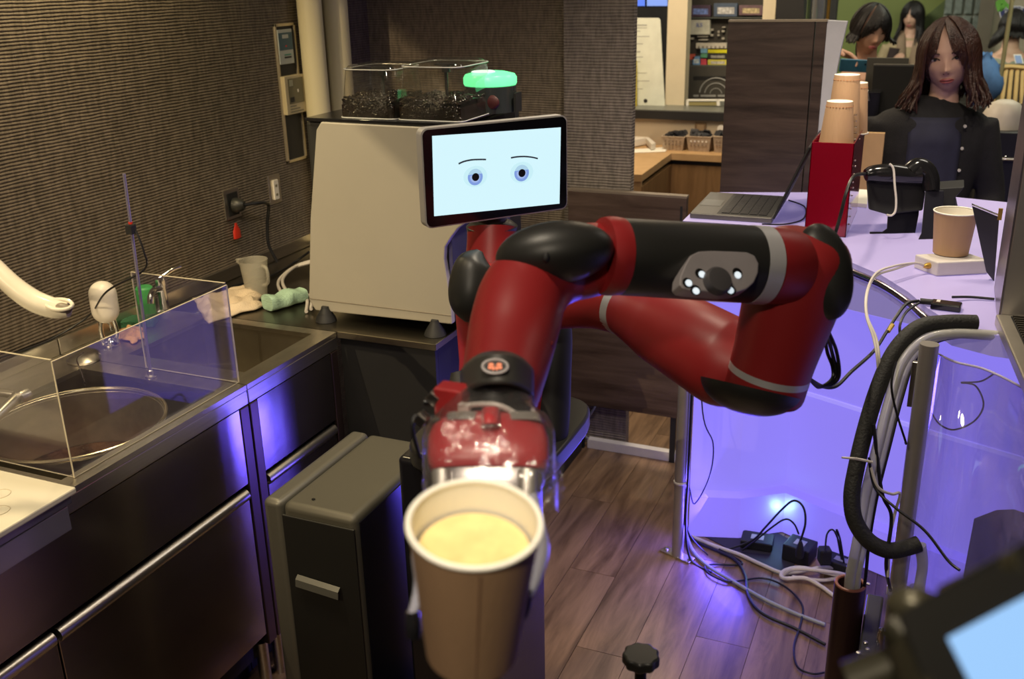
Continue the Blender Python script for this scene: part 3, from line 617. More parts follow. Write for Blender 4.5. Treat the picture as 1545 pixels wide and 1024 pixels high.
# ================================================================== DARK CASE BESIDE THE ROBOT
t = thing('cooler_box', (-1.13, 1.70, 0), 'dark grey upright cooler case with rounded top edges and slim door pull beside the benches', 'cooler')
def rrect(cx, cz, hw, hh, r, y, k=6):
    out = []
    for sx, sz, a0 in ((1, 1, 0), (-1, 1, 90), (-1, -1, 180), (1, -1, 270)):
        for i in range(k+1):
            a = math.radians(a0+90*i/k); out.append(V(cx+sx*(hw-r)+r*math.cos(a), y, cz+sz*(hh-r)+r*math.sin(a)))
    return out
bx = (-1.255, -1.020, 1.515, 1.885, .70)
xm = -1.205
def slab(x0, x1, y0, y1, z0, z1, name, m, bv):
    return MB().box((x0, y0, z0), (x1, y1, z1)).build(name, m, t, bevel=bv, seg=5, smooth=True)
slab(bx[0], xm-.0008, bx[2], bx[3], .03, bx[4], 'side_profile', mat('case_profile', (.13, .125, .105), .42, .5, .05, 5, .05, 900), .014)
slab(xm+.0008, bx[1]-.002, bx[2]+.001, bx[3], .03, bx[4]-.001, 'case_body', GREYBOX, .016)
b_((xm+.002, bx[2]-.004, .05), (bx[1]-.004, bx[2]+.0005, bx[4]-.026)).build('door', CASEBLK, t, bevel=.002)
b_((bx[1]-.002, bx[2]+.016, .035), (bx[1], bx[3]-.016, bx[4]-.018)).build('side_skin', mat('case_side_gloss', (.010, .010, .016), .3, .2), t)
hp0 = PY(449, 866, bx[2]-.006); hp1 = PY(513, 886, bx[2]-.006); hb = PY(449, 876, bx[2]-.006)
MB().prism([hp0, hp1, hp1+V(0, -.010, -.007), hp0+V(0, -.010, -.007)], (0, 0, -.004)).prism([hp0+V(0, -.010, -.007), hp1+V(0, -.010, -.007), hp1+V(0, -.012, -.024), hp0+V(0, -.012, -.024)], (0, .003, 0)).build('door_pull', mat('pull_grey', (.12, .12, .105), .4, .4), t)
c = PZ(473, 753, bx[4]); MB().lathe([(.004, 0), (.004, .0012), (.002, .0013), (0, .0004)], c, n=12).build('screw', BLKG, t)
for x in (bx[0]+.03, bx[1]-.03):
    for y in (bx[2]+.03, bx[3]-.03): MB().cyl((x, y, 0), (x, y, .03), .015).build('foot', BLKM, t)
# ================================================================== ROBOT
def pd(x, y, d, r=None): p = PD(x, y, d); return (p.x, p.y, p.z) if r is None else (p.x, p.y, p.z, r*d/FPX)
def plink(pts, n=36, sub=8, flat=1.0):
    q = smooth_path([pd(*p) for p in pts], sub); return MB().tube([Vector(a[:3]) for a in q], [a[3] for a in q], n, flat=flat)
rb = thing('robot_arm', (-.80, 1.76, 0), 'red and black one-armed service robot with a screen face on a black pedestal', 'robot')
# pedestal
base = MB()
ex = PD(822, 850, 1); # right visible edge
py_ = 1.70; xr = PY(821, 900, py_+.13).x
MB().box((xr-.21, py_-.14, .03), (xr, py_+.14, .835)).build('pedestal', mat('pedestal_black', (.012, .012, .016), .22, .3), rb, bevel=.012, seg=4, smooth=True)
MB().box((xr-.36, py_-.24, 0), (xr-.005, py_+.20, .03)).build('floor_plate', BLKM, rb, bevel=.004)
plc = PZ(768, 655, .86)
pts = []
pr_ = 1.0
for k in range(40):
    a = 2*math.pi*k/40; e = 4.0
    cx_, sy_ = math.cos(a), math.sin(a)
    pts.append(V(-.765+.155*math.copysign(abs(cx_)**(2/e), cx_), 1.70+.19*math.copysign(abs(sy_)**(2/e), sy_), .835))
MB().prism(pts, (0, 0, .040)).build('top_plate', mat('plate_black', (.016, .016, .016), .3, .2), rb, bevel=.006, smooth=True)
MB().lathe([(.13, 0), (.128, .012), (.10, .014), (.098, .004)], (-.775, 1.70, .8755), n=48).build('red_base_ring', RED, rb, smooth=True)
# shoulder body
sh = MB(); sc_ = V(*pd(757, 520, 1.93)); sx_ = (sc_.x, sc_.y)
def zz(py, d=1.93): return PD(757, py, d).z
prof = [(.075, .880), (.095, .90), (.092, .95), (.088, 1.02), (.090, 1.08), (.092, 1.13), (.088, 1.17), (.070, 1.20), (.03, 1.215), (0, 1.217)]
sh = MB().lathe(prof, (-.760, 1.70, 0), n=44); shoulder = sh.build('shoulder', RED, rb, smooth=True)
cap = plink([(724, 378, 1.86, 5), (716, 395, 1.86, 26), (712, 420, 1.86, 33), (709, 448, 1.86, 33), (707, 470, 1.86, 24), (706, 486, 1.86, 4)], sub=6); cap.build('shoulder_cap', BLK, rb, smooth=True)
cap = plink([(838, 440, 2.0, 6), (838, 490, 2.0, 24), (836, 560, 2.0, 26), (832, 650, 2.0, 26), (828, 690, 2.0, 20)], sub=6); cap.build('rear_cover', BLKM, rb, smooth=True)
plink([(690, 560, 1.83, 10), (700, 600, 1.83, 26), (715, 650, 1.84, 30), (722, 690, 1.85, 26)], sub=6).build('base_cover', BLKM, rb, smooth=True)
plink([(668, 640, 1.7, 8), (664, 670, 1.68, 22), (668, 700, 1.66, 32), (676, 735, 1.64, 30), (680, 750, 1.64, 10)], sub=6).build('cable_cover', BLKM, rb, smooth=True)
# neck
plink([(741, 430, 2.0, 42), (741, 400, 2.0, 40), (742, 370, 2.0, 38), (742, 343, 2.0, 37)], sub=3).build('neck', RED, rb, smooth=True)
nt_ = PD(742, 341, 2.0); MB().lathe([(.050, -.010), (.052, .0), (.042, .008), (.03, .012), (.03, .03)], nt_, n=32).build('neck_collar', BLK, rb, smooth=True)
# head screen
L0 = PD(642, 342, 1.88); R0 = PD(856, 318, 2.02)
def zat(x, y, P): # height of pixel row on the vertical line through P
    d = ray(x, y); k = (P.y*1.0)/d.y; return (CAM+d*k).z
ztl = zat(638, 190, L0); ztr = zat(858, 177, R0); zb = (L0.z+R0.z)/2; zt = (ztl+ztr)/2
ux = V(R0.x-L0.x, R0.y-L0.y, 0); Wd = ux.length; ux.normalize(); uz = V(0, 0, 1); un = ux.cross(uz)  # un faces camera side
if un.dot(CAM-L0) < 0: un = -un
Hd = zt-zb; org = V((L0.x+R0.x)/2, (L0.y+R0.y)/2, (zt+zb)/2); RS = Matrix((ux, uz, un)).transposed()
def rr2(w, h, r, z, k=6):
    out = []
    for sx, sy, a0 in ((1, 1, 0), (-1, 1, 90), (-1, -1, 180), (1, -1, 270)):
        for i in range(k+1): a = math.radians(a0+90*i/k); out.append(org+RS @ V(sx*(w/2-r)+r*math.cos(a), sy*(h/2-r)+r*math.sin(a), z))
    return out
hs = MB().loft([rr2(Wd*.9, Hd*.85, .012, -.035), rr2(Wd, Hd, .014, -.022), rr2(Wd, Hd, .014, 0)]).build('head', mat('bezel_silver', (.55, .53, .50), .4, .25), rb, smooth=True)
MB().prism(rr2(Wd-.006, Hd-.006, .012, .0002), RS @ V(0, 0, .0015)).build('screen_bezel', mat('screen_glass', (.006, .006, .008), .12, 0), hs)
# screen face area from pixels: (652,205)-(846,192)-(844,307)-(655,326)
def onscr(x, y, lift=.0022):
    d = ray(x, y); p0 = org+un*lift; k = (p0-CAM).dot(un)/d.dot(un); return CAM+d*k
q = [onscr(652, 205), onscr(846, 192), onscr(844, 307), onscr(655, 326)]
MB().prism([q[0], q[1], q[2], q[3]], un*.0006).build('screen_display', mat('screen_cyan', (.05, .05, .05), .3, emit=(.66, .93, 1.0), estr=.98, var=0), hs)
def disc(x, y, rx, ry, lift, m, name, a0=0, a1=360):
    c = onscr(x, y, lift); kx = (c-CAM).dot(fw)/FPX; pts = [c+ux*rx*kx*math.cos(math.radians(a))+uz*ry*kx*math.sin(math.radians(a)) for a in [a0+(a1-a0)*i/32 for i in range(32 if a1-a0 == 360 else 33)]]
    MB().prism(pts, un*.0004).build(name, m, hs)
EYC = [(717, 267), (787, 261)]
for x, y in EYC:
    disc(x, y-1, 20, 16, .0030, mat('eye_white', (.05, .05, .05), .4, emit=(.60, .90, .97), estr=.95, var=0), 'eye_white')
    disc(x, y, 12.5, 12.5, .0036, mat('iris_light', (.05, .05, .05), .4, emit=(.45, .70, .88), estr=.9, var=0), 'iris')
    disc(x, y, 12.5, 12.5, .0042, mat('iris_blue', (.05, .05, .05), .4, emit=(.22, .36, .80), estr=.9, var=0), 'iris_lower', 160, 380)
    disc(x, y, 8.5, 8.5, .0046, mat('iris_pale', (.05, .05, .05), .4, emit=(.38, .52, .88), estr=.9, var=0), 'iris_inner', 160, 380)
    disc(x+.5, y, 6, 6, .0052, mat('pupil', (.004, .004, .006), .6), 'pupil')
for pts in ([(692, 247), (700, 243.5), (712, 241), (724, 240.5), (733, 240.5)], [(771, 238), (780, 236.5), (791, 236), (802, 237), (811, 239)]):
    MB().tube([onscr(x, y, .0035) for x, y in pts] , .0016, 6, sub=4).build('eyebrow', mat('brow_blue', (.02, .03, .07), .6), hs)
# upper arm (shoulder to lower elbow)
plink([(800, 458, 1.88, 46), (850, 452, 1.84, 44), (900, 454, 1.78, 42), (938, 464, 1.73, 41)], sub=6).build('arm_root', RED, rb, smooth=True)
a = V(*pd(934, 462, 1.735)); b2 = V(*pd(947, 467, 1.72)); MB().tube([a, b2], [41.5*1.73/FPX]*2, 40).build('silver_ring', SILV, rb, smooth=True)
ua = plink([(947, 467, 1.72, 41), (966, 476, 1.69, 47), (995, 490, 1.66, 57), (1030, 508, 1.62, 63), (1065, 528, 1.58, 67), (1100, 548, 1.55, 69), (1135, 560, 1.52, 55), (1155, 566, 1.50, 45), (1165, 570, 1.49, 26)], n=44).build('upper_arm', RED, rb, smooth=True)
# lower elbow block and vertical link
AX0, AX1 = (1152, 590, 1.49), (1212, 392, 1.42)
A0, A1 = PD(*AX0), PD(*AX1); ad_ = (A1-A0).normalized()
def alongA(t): return A0+(A1-A0)*t
R_px = 61.5*1.47/FPX
MB().tube([alongA(-.035), alongA(-.01), alongA(.02), alongA(.125)], [R_px*.93, R_px*.98, R_px, R_px], 48).build('lower_elbow', RED, rb, smooth=True)
# rings tilt: band plane as seen
MB().tube([alongA(.125), alongA(.175)], [R_px*1.004]*2, 48).build('silver_ring', SILV, rb, smooth=True)
MB().tube([alongA(.175), alongA(.30), alongA(.5), alongA(.7), alongA(.88), alongA(1.05), alongA(1.16), alongA(1.20)], [R_px, R_px*1.02, R_px*1.08, R_px*1.14, R_px*1.16, R_px*1.10, R_px*.86, R_px*.55], 48, sub=4).build('elbow_link', RED, rb, smooth=True)
# black caps
def pell(x, y, d, rx, ry, rz, ang, name, m=BLK, tilt=0, parent=None, zmin=-1.0):
    """ellipsoid whose rx, ry (pixels) lie across the view at that depth, turned by ang"""
    c = PD(x, y, d); k = d/FPX; a = math.radians(ang); X = rt*math.cos(a)-up*math.sin(a); Y = rt*math.sin(a)+up*math.cos(a)
    Rm = Matrix((X, fw, Y)).transposed()
    return MB().ell(c, rx*k, rz*k, ry*k, Rm, 40, 24, zmin).build(name, m, parent or rb, smooth=True)
pell(1133, 580, 1.475, -76, -46, 74, 13, 'lower_elbow_cap', zmin=.10)
pell(1243, 410, 1.395, 42, 74, 36, -11, 'upper_elbow_cap')
# forearm
F0, F1 = PD(1150, 400, 1.370), PD(934, 387, 1.300)
fd = (F1-F0).normalized(); Lf = (F1-F0).length
def alongF(t): return F0+(F1-F0)*t
rF = 57*1.40/FPX
MB().tube([PD(1200, 402, 1.425), PD(1180, 402, 1.385), alongF(.0)], [rF*.90, rF*1.0, rF*1.0], 48).build('upper_elbow', RED, rb, smooth=True)
MB().tube([alongF(-.01), alongF(.10)], [rF*1.02, rF*1.012], 48).build('silver_ring', SILV, rb, smooth=True)
fa = MB().tube([alongF(.10), alongF(.2), alongF(.5), alongF(.85), alongF(.97), alongF(1.0)], [rF, rF*1.0, rF*.98, rF*.955, rF*.95, rF*.93], 48).build('forearm', BLK, rb, smooth=True)
MB().tube([alongF(1.0), alongF(1.04), alongF(1.08), alongF(1.12)], [rF*.95, rF*.97, rF*.97, rF*.93], 48).build('wrist_shell', RED, rb, smooth=True)
# navigator pad on forearm: plate facing the camera
npc = alongF(.36); nn = (CAM-npc); nn = (nn-fd*nn.dot(fd)).normalized(); nn = (Matrix.Rotation(math.radians(-26), 3, -fd) @ nn)
nx = -fd; ny = nn.cross(nx)
if ny.dot(up) < 0: ny = -ny
def onpad(x, y, lift):
    p0 = npc+nn*(rF*.985+lift); d = ray(x, y); k = (p0-CAM).dot(nn)/d.dot(nn); return CAM+d*k
padpx = [(1013, 440), (1014, 428), (1022, 409), (1030, 396), (1042, 390), (1060, 389), (1095, 390), (1113, 391), (1125, 396), (1131, 408), (1130, 422), (1124, 436), (1113, 446), (1098, 451), (1080, 452), (1028, 448), (1018, 446)]
MB().prism([onpad(x, y, -.022) for x, y in padpx], nn*.023).build('navigator_pad', mat('pad_grey', (.40, .37, .38), .4, .3), rb, bevel=.0015)
pad = [o for o in C.objects if o.name.startswith('navigator_pad')][0]
def pdisc(x, y, r, m, name, lift=.001, h=.002, ry=None):
    c = onpad(x, y, lift); k = (c-CAM).dot(fw)/FPX; ry = ry or r
    MB().prism([c+nx*r*k*math.cos(a)+ny*ry*k*math.sin(a) for a in [2*math.pi*i/24 for i in range(24)]], nn*h).build(name, m, pad)
for x, y in ((1056, 413), (1037, 427), (1049, 438), (1112, 412), (1102, 438)):
    pdisc(x, y, 8.5, BLKG, 'button_well', .0003, .001)
for x, y in ((1059, 414), (1039, 427), (1050, 439)): pdisc(x, y, 5.5, mat('button_light', (.6, .65, .7), .4, emit=(.8, .92, 1), estr=.75), 'lit_button', .0014, .001)
for x, y in ((1113, 415), (1102, 438)): pdisc(x, y, 5.5, mat('button_light', (.6, .65, .7), .4, emit=(.8, .92, 1), estr=.75), 'lit_button', .0014, .001)
c = onpad(1080, 426, .001); MB().lathe([(.0185, 0), (.0185, .008), (.016, .012), (.010, .013), (0, .013)], c, nn, 40).build('scroll_knob', mat('knob_grey', (.09, .085, .09), .5, .3), pad, smooth=True)
# wrist: black dome over red elbow, then the long red hand link
plink([(925, 385, 1.325, 50), (890, 392, 1.31, 56), (850, 400, 1.30, 58), (815, 415, 1.28, 62), (790, 445, 1.25, 66), (778, 485, 1.21, 68), (768, 530, 1.17, 66), (758, 575, 1.12, 62), (750, 610, 1.08, 58), (745, 640, 1.05, 52)], n=48, sub=6).build('wrist_link', RED, rb, smooth=True)
MB().tube([PD(905, 388, 1.315), PD(940, 388, 1.33)], [.047, .049], 40).build('wrist_joint', RED, rb, smooth=True)
pell(837, 382, 1.250, 90, 48, 62, -7, 'wrist_cap')
for x, y, r_ in ((824, 388, 9), (895, 386, 7)): pell(x, y, 1.202 if x < 850 else 1.218, r_*.7, r_, 6, 8, 'cap_notch', BLKM)
# seams and marks on the wrist link
def onlink(x, y, d): return PD(x, y, d)
pell(770, 491, 1.148, 15, 5, 8, 18, 'recess_slot', mat('robot_red_dark', (.16, .008, .010), .5))
pell(831, 520, 1.16, 4, 6, 5, 20, 'recess_screw', mat('robot_red_dark', (.16, .008, .010), .5))
# cuff
plink([(752, 560, 1.065, 40), (751, 575, 1.060, 52), (750, 590, 1.055, 56), (749, 615, 1.05, 57), (748, 645, 1.045, 56)], n=44, sub=4).build('cuff', BLK, rb, smooth=True)
cf = [o for o in C.objects if o.name == 'cuff'][0]
cshell = MB()
def cshf(u, v):
    x = 699+u*103; yc = 533+ (abs(u-.5)*2)**2.6*26; y = yc+v*(45-(abs(u-.5)*2)**2*6)
    return PD(x, y, .995+.055*(abs(u-.5)*2)**2.2+v*-.012+ (0.02 if v < .02 else 0))
cshell.grid(cshf, 24, 10).build('cuff_button_cover', CHAR, cf, smooth=True, solid=.006)
c = PD(747, 553, .983); k = .983/FPX; nl = (-fw*.93+up*.37).normalized(); yl = (up*.93+fw*.37).normalized()
def ring3(c, rx, ry, w, m, name, par, X=rt, Y=yl, N_=nl):
    MB().tube([c+X*rx*math.cos(a)+Y*ry*math.sin(a) for a in [2*math.pi*i/36 for i in range(37)]], w, 6).build(name, m, par, smooth=True)
MB().prism([c+rt*17*k*math.cos(a)+yl*10*k*math.sin(a) for a in [2*math.pi*i/30 for i in range(30)]], nl*.001).build('badge_face', BLKM, cf)
ring3(c+nl*.001, 19*k, 11*k, .0014, mat('badge_ring', (.45, .42, .42), .4), 'badge_ring', cf)
amber = mat('amber_light', (.4, .08, .01), .4, emit=(1.0, .17, .03), estr=.7)
for dx, dy, w_, h_ in ((-6, 2.6, 4, 2.2), (6, 2.6, 4, 2.2), (-7.5, -2.4, 3, 2.2), (-2.5, -3.2, 1.8, 3.4), (2.5, -3.2, 1.8, 3.4), (7.5, -2.4, 3, 2.2)):
    p = c+rt*dx*k+yl*dy*k+nl*.0012; MB().prism([p+rt*w_*k*math.cos(a)+yl*h_*k*math.sin(a) for a in [2*math.pi*i/14 for i in range(14)]], nl*.0008).build('badge_glyph', amber, cf)
# connectors on the left of the gripper
for (x, y, w_, h_, m, nm) in ((660, 606, 20, 6, BLKG, 'connector'), (655, 632, 22, 9, BLKM, 'connector')):
    a = PD(x-w_, y, 1.03); b2 = PD(x+w_*.9, y+3, 1.03); MB().tube([a, b2], h_*1.03/FPX, 12).build(nm, m, rb, smooth=True)
for x, y in ((656, 599), (637, 632)): MB().box((-.006, -.006, -.006), (.006, .006, .006), Matrix.Rotation(.6, 3, 'Y'), PD(x, y, 1.025)).build('clip', STEEL, rb, bevel=.001)
MB().tube([PD(668, 603, 1.024), PD(682, 605, 1.024)], .0065, 10).build('steel_collar', CHROME, rb, smooth=True)
MB().box((-.016, -.012, -.030), (.016, .012, .030), None, PD(684, 622, 1.03)).build('red_bracket', RED, rb, bevel=.002)
cable('sensor_lead', [PD(640, 636, 1.03), PD(626, 628, 1.03), PD(622, 645, 1.03), PD(628, 672, 1.04), PD(634, 690, 1.05)], .0022, CABLEB, parent=rb)
# gripper body (red) loft from pixel outlines
gd = .955
def gsec(py, hw, hh, d, cxp=737, n=32, e=3.2):
    c = PD(cxp, py, d); k = d/FPX; out = []
    for i in range(n):
        a = 2*math.pi*i/n; cc, ss = math.cos(a), math.sin(a)
        out.append(c+rt*hw*k*math.copysign(abs(cc)**(2/e), cc)+nl*hh*k*math.copysign(abs(ss)**(2/e), ss))
    return out
g = MB().loft([gsec(630, 45, 34, 1.01), gsec(636, 70, 38, 1.0), gsec(646, 84, 42, .99), gsec(664, 91, 46, .98), gsec(690, 92, 46, .965), gsec(706, 90, 42, .96), gsec(712, 86, 38, .958)])
gp = g.build('gripper', mat('gripper_red', (.36, .03, .035), .35), rb, smooth=True)
MB().loft([gsec(622, 14, 30, .985, 741), gsec(640, 15, 40, .972, 741), gsec(650, 15, 42, .968, 741)]).build('raised_tab', mat('gripper_red', (.36, .03, .035), .35), gp, smooth=True)
for x0 in (700, 790): MB().loft([gsec(628, 26, 26, .995, x0), gsec(642, 28, 34, .985, x0)]).build('grey_shoulder', mat('gripper_grey', (.35, .33, .30), .4, .5), gp, smooth=True)
MB().loft([gsec(713, 84, 34, .957), gsec(728, 84, 32, .95), gsec(742, 78, 28, .945)]).build('gripper_rail', mat('gripper_grey2', (.30, .28, .28), .3, .8), gp, smooth=True)
for x0 in (668, 795): MB().loft([gsec(716, 16, 38, .95, x0), gsec(760, 15, 30, .93, x0), gsec(770, 10, 20, .925, x0)]).build('finger_carriage', mat('gripper_grey', (.35, .33, .30), .4, .5), gp, smooth=True)
for sgn, pp in ((-1, [(662, 740, .93, 9), (640, 780, .90, 9), (628, 830, .84, 8), (632, 880, .78, 8), (622, 930, .75, 8)]), (1, [(800, 740, .93, 9), (812, 790, .88, 10), (816, 830, .82, 13), (806, 870, .77, 12), (794, 900, .75, 9)])):
    plink(pp, n=16, sub=6).build('gripper_finger', mat('silicone_grey', (.30, .30, .36), .35, alpha=.92), gp, smooth=True)
plink([(622, 922, .752, 10), (624, 945, .752, 13), (624, 962, .752, 11)], n=16, sub=4).build('finger_tip', BLKG, gp, smooth=True)
plink([(796, 888, .752, 9), (790, 910, .752, 12), (786, 930, .752, 10)], n=16, sub=4).build('finger_tip', BLKG, gp, smooth=True)
# plastic wrap around the gripper
wr = MB()
secs = [(600, 52, 54, 1.045, 745), (614, 66, 58, 1.03, 742), (628, 84, 60, 1.01, 738), (650, 98, 62, .985, 737), (690, 103, 62, .965, 738), (730, 105, 58, .95, 740), (768, 100, 40, .935, 742)]
rings = []
for j, s_ in enumerate(secs):
    rg = gsec(s_[0], s_[1], s_[2], s_[3], s_[4], n=56, e=2.6)
    rings.append([p+V(noise.noise(p*38), noise.noise(p*38+V(9, 0, 0)), noise.noise(p*38+V(0, 9, 0)))*.007 for p in rg])
q = []
for j in range(len(rings)-1):
    for k in range(3): q.append([a.lerp(b, k/3)+V(noise.noise(a.lerp(b, k/3)*70), noise.noise(a.lerp(b, k/3)*70+V(3, 3, 3)), noise.noise(a*60))*.0035 for a, b in zip(rings[j], rings[j+1])])
q.append(rings[-1])
wo = wr.loft(q, False, False).build('plastic_wrap', WRAP, smooth=True, subsurf=1); tag(wo, 'crinkled clear plastic wrap tied around the red gripper', 'plastic wrap')
tl = MB()
def tuft(u, v):
    x = 800+u*50; y = 700+v*62-u*6; p = PD(x, y+noise.noise(V(u*4, v*4, 0))*10, .94+.012*noise.noise(V(u*7, v*7, 2))); return p+V(0, noise.noise(V(u*9, v*9, 5))*.012, 0)
tl.grid(tuft, 22, 22).build('wrap_tail', WRAP, wo, smooth=True)
zt_ = MB().tube([PD(x, y, d) for x, y, d in ((688, 608, 1.03), (700, 612, 1.01), (730, 609, .99), (757, 613, .985), (785, 630, .99), (802, 650, 1.0))], .0028, 8, sub=5).build('cable_tie', mat('nylon_tie', (.60, .56, .52), .35), smooth=True)
tag(zt_, 'white nylon tie cinching the plastic wrap around the black cuff', 'cable tie')
MB().box((-.006, -.004, -.004), (.006, .004, .004), None, PD(701, 614, 1.0)).build('tie_head', mat('nylon_tie', (.60, .56, .52), .35), zt_, bevel=.001)
MB().tube([PD(803, 616, .99), PD(813, 640, .99)], .002, 6).build('tie_end', mat('nylon_tie', (.60, .56, .52), .35), zt_)
# ================================================================== FOREGROUND CUP
T0 = PD(716, 788, .665)
cd_ = (-up*.866+fw*.50+rt*(-.035)).normalized()
Hcup = .118; rt_, rb_ = .0452, .0335
t = thing('paper_cup', T0+cd_*Hcup, 'large kraft paper cup full of milky coffee held out by the robot gripper', 'cup')
prof = [(0, Hcup-.004), (rb_-.001, Hcup-.004), (rb_, Hcup), (rb_, Hcup), (rt_-.0012, .004), (rt_-.0012, .003)]
MB().lathe(prof, T0, cd_, 72, cap=False).build('cup_wall', PAPER, t, smooth=True)
MB().lathe([(rb_-.001, Hcup-.006), (rt_-.0022, .001)], T0, cd_, 72, cap=False).build('cup_lining', PAPERW, t, smooth=True)
a_, b__ = frame_of(cd_)
sa = math.atan2((-fw+rt*.12).dot(b__), (-fw+rt*.12).dot(a_))
sv = (a_*math.cos(sa)+b__*math.sin(sa)); MB().tube([T0+cd_*.006+sv*(rt_-.0010), T0+cd_*(Hcup-.001)+sv*(rb_-.0002)], .0007, 6).build('paper_seam', mat('kraft_seam', (.33, .19, .11), .7), t)
MB().tube([T0+(a_*math.cos(k)+b__*math.sin(k))*(rt_-.0008) for k in [2*math.pi*i/72 for i in range(73)]], .0021, 12).build('rolled_rim', PAPERW, t, smooth=True)
rl = .0372; lq = T0+cd_*.024
# liquid surface is level
LR = .0385
MB().grid(lambda u, v: lq+V(0, 0, 0)+(a_*math.cos(2*math.pi*u)+b__*math.sin(2*math.pi*u))*LR*v, 48, 8).build('coffee_surface', COFFEE, t, smooth=True)
# ================================================================== LOW PARTITION, FLOOR BAR, POLES
PYY = 3.30
l0, r0_ = PY(857, 288, PYY), PY(1036, 295, PYY)
t = thing('wood_partition', ((l0.x+r0_.x)/2, PYY, .19), 'low walnut partition board hanging behind the robot between pillar and steel pole', 'partition')
b_((l0.x, PYY, .19), (r0_.x, PYY+.03, 1.018)).build('board', WALNP, t)
b_((l0.x, PYY-.001, 1.012), (r0_.x+.001, PYY+.031, 1.020)).build('top_edge', mat('edge_band', (.20, .16, .12), .4), t)
b_((r0_.x-.020, PYY-.002, .93), (r0_.x-.012, PYY, .985)).build('hinge', BLKM, t)
for x in (l0.x+.05, r0_.x-.02): MB().box((x-.01, PYY+.008, 0), (x+.01, PYY+.022, .19)).build('support_leg', BLKM, t)
a, b2 = PZ(887, 674, .0), PZ(1025, 701, .0)
o = b_((a.x, 3.315, .0), (b2.x+.01, 3.345, .038)).build('cable_duct_bar', mat('duct_white', (.62, .60, .62), .4), bevel=.002); tag(o, 'white cable duct bar lying on the floor beneath the walnut partition', 'cable duct')
cable('duct_cable', [V(a.x+.004, 3.33, .03), PZ(882, 655, .06), PZ(885, 635, .1), PZ(895, 618, .16), PZ(898, 612, .17)], .005, CABLEG, 'grey cable rising from the floor duct bar', 'cable')
o = b_((-1.36, 2.97, 0), (-1.145, 3.29, .05)).build('floor_plinth', BLKM, bevel=.003); tag(o, 'low black plinth on the floor left of the duct bar', 'plinth')
c = PZ(1022, 838, 0)
t = thing('steel_pole', c, 'polished steel floor pole at the left end of the violet counter', 'pole')
MB().cyl(c, c+V(0, 0, 1.075), .0185, n=24).build('tube', mat('pole_steel', (.42, .39, .36), .33, .55), t, smooth=True)
MB().box((-.055, -.018, 0), (.055, .018, .006), Matrix.Rotation(-.35, 3, 'Z'), c).build('foot_plate', STEEL, t, bevel=.001)
for s_ in (-.043, .043): MB().lathe([(.006, 0), (.006, .003), (0, .005)], c+Matrix.Rotation(-.35, 3, 'Z') @ V(s_, 0, .006), n=8).build('bolt', STEEL, t)
MB().lathe([(.0205, 0), (.0215, .004), (.0205, .008)], c+V(0, 0, .26), n=20).build('tie_band', mat('nylon_tie', (.60, .56, .52), .35), t)
cable('pole_cable', [c+V(.024, -.004, z) for z in (1.05, .8, .5, .3, .1)]+[c+V(.05, -.02, .006), c+V(.12, -.06, .004)], .0045, CABLEB, 'black cable strapped down the right side of the left steel pole', 'cable')
cable('pole_cable', [c+V(.030, .006, 1.05), c+V(.034, .0, .85), PY(1060, 620, c.y+.02), PY(1076, 670, c.y+.05), PY(1070, 720, c.y+.05), PY(1048, 760, c.y+.02), c+V(.026, .01, .24), c+V(.03, 0, .1), c+V(.09, .03, .005)], .0022, CABLEB, 'thin black cable bowing out from the left steel pole', 'cable')
# ================================================================== VIOLET COUNTER
CZ = 1.10
plan = [PZ(1038, 803, 0), PZ(1110, 806, 0), PZ(1180, 797, 0), PZ(1240, 822, 0), PZ(1300, 848, 0), PZ(1400, 890, 0), PZ(1500, 930, 0)]
plan += [plan[-1]+V(.35, -.35, 0), plan[-1]+V(.75, -1.1, 0)]
t = thing('violet_counter', plan[3], 'curved customer counter with backlit violet front panels and lavender top', 'counter')
def band(z0, z1, d0=0, d1=0, name='panel', m=VPAN, par=None):
    n = len(plan); mb = MB(); nor = []
    for i in range(n):
        dd = plan[min(i+1, n-1)]-plan[max(i-1, 0)]; nor.append(V(dd.y, -dd.x, 0).normalized())
    for i in range(n-1):
        p, q_, np_, nq = plan[i], plan[i+1], nor[i], nor[i+1]
        mb._add([p+np_*d0+V(0, 0, z0), q_+nq*d0+V(0, 0, z0), q_+nq*d1+V(0, 0, z1), p+np_*d1+V(0, 0, z1)]+[p+np_*(d0-.008)+V(0, 0, z0), q_+nq*(d0-.008)+V(0, 0, z0), q_+nq*(d1-.008)+V(0, 0, z1), p+np_*(d1-.008)+V(0, 0, z1)],
                [(0, 1, 2, 3), (7, 6, 5, 4), (0, 4, 5, 1), (1, 5, 6, 2), (2, 6, 7, 3), (3, 7, 4, 0)])
    return mb.build(name, m, par or t)
band(.005, .15, .03, .03, 'lower_panel', VLOW); band(.151, .160, .03, .0, 'ledge', VLOW); band(.161, .495, 0, .0, 'backlit_panel'); band(.496, .508, .006, .006, 'panel_joint', violet_mat('panel_rib', (.3, .28, .4), (.36, .30, 1.0), .84)); band(.509, .80, 0, 0, 'backlit_panel'); band(.801, CZ-.045, 0, 0, 'upper_panel', violet_mat('upper_lavender', (.36, .32, .42), (.30, .25, .52), .62))
rim_px = [(1030, 333), (1110, 338), (1180, 345), (1240, 370), (1283, 395), (1330, 415), (1370, 440), (1400, 465), (1440, 490), (1500, 505)]
rim = [PZ(x, y, CZ) for x, y in rim_px]
outer = [V(.55, 2.0, CZ), V(.55, 3.05, CZ), PZ(1390, 292, CZ), PZ(1300, 290, CZ), PZ(1262, 290, CZ), PZ(1180, 290, CZ), PZ(1075, 290, CZ)]
tp = rim+[V(.25, 1.92, CZ), V(.32, 1.5, CZ), V(.30, 1.0, CZ), V(.7, 1.0, CZ)]+outer
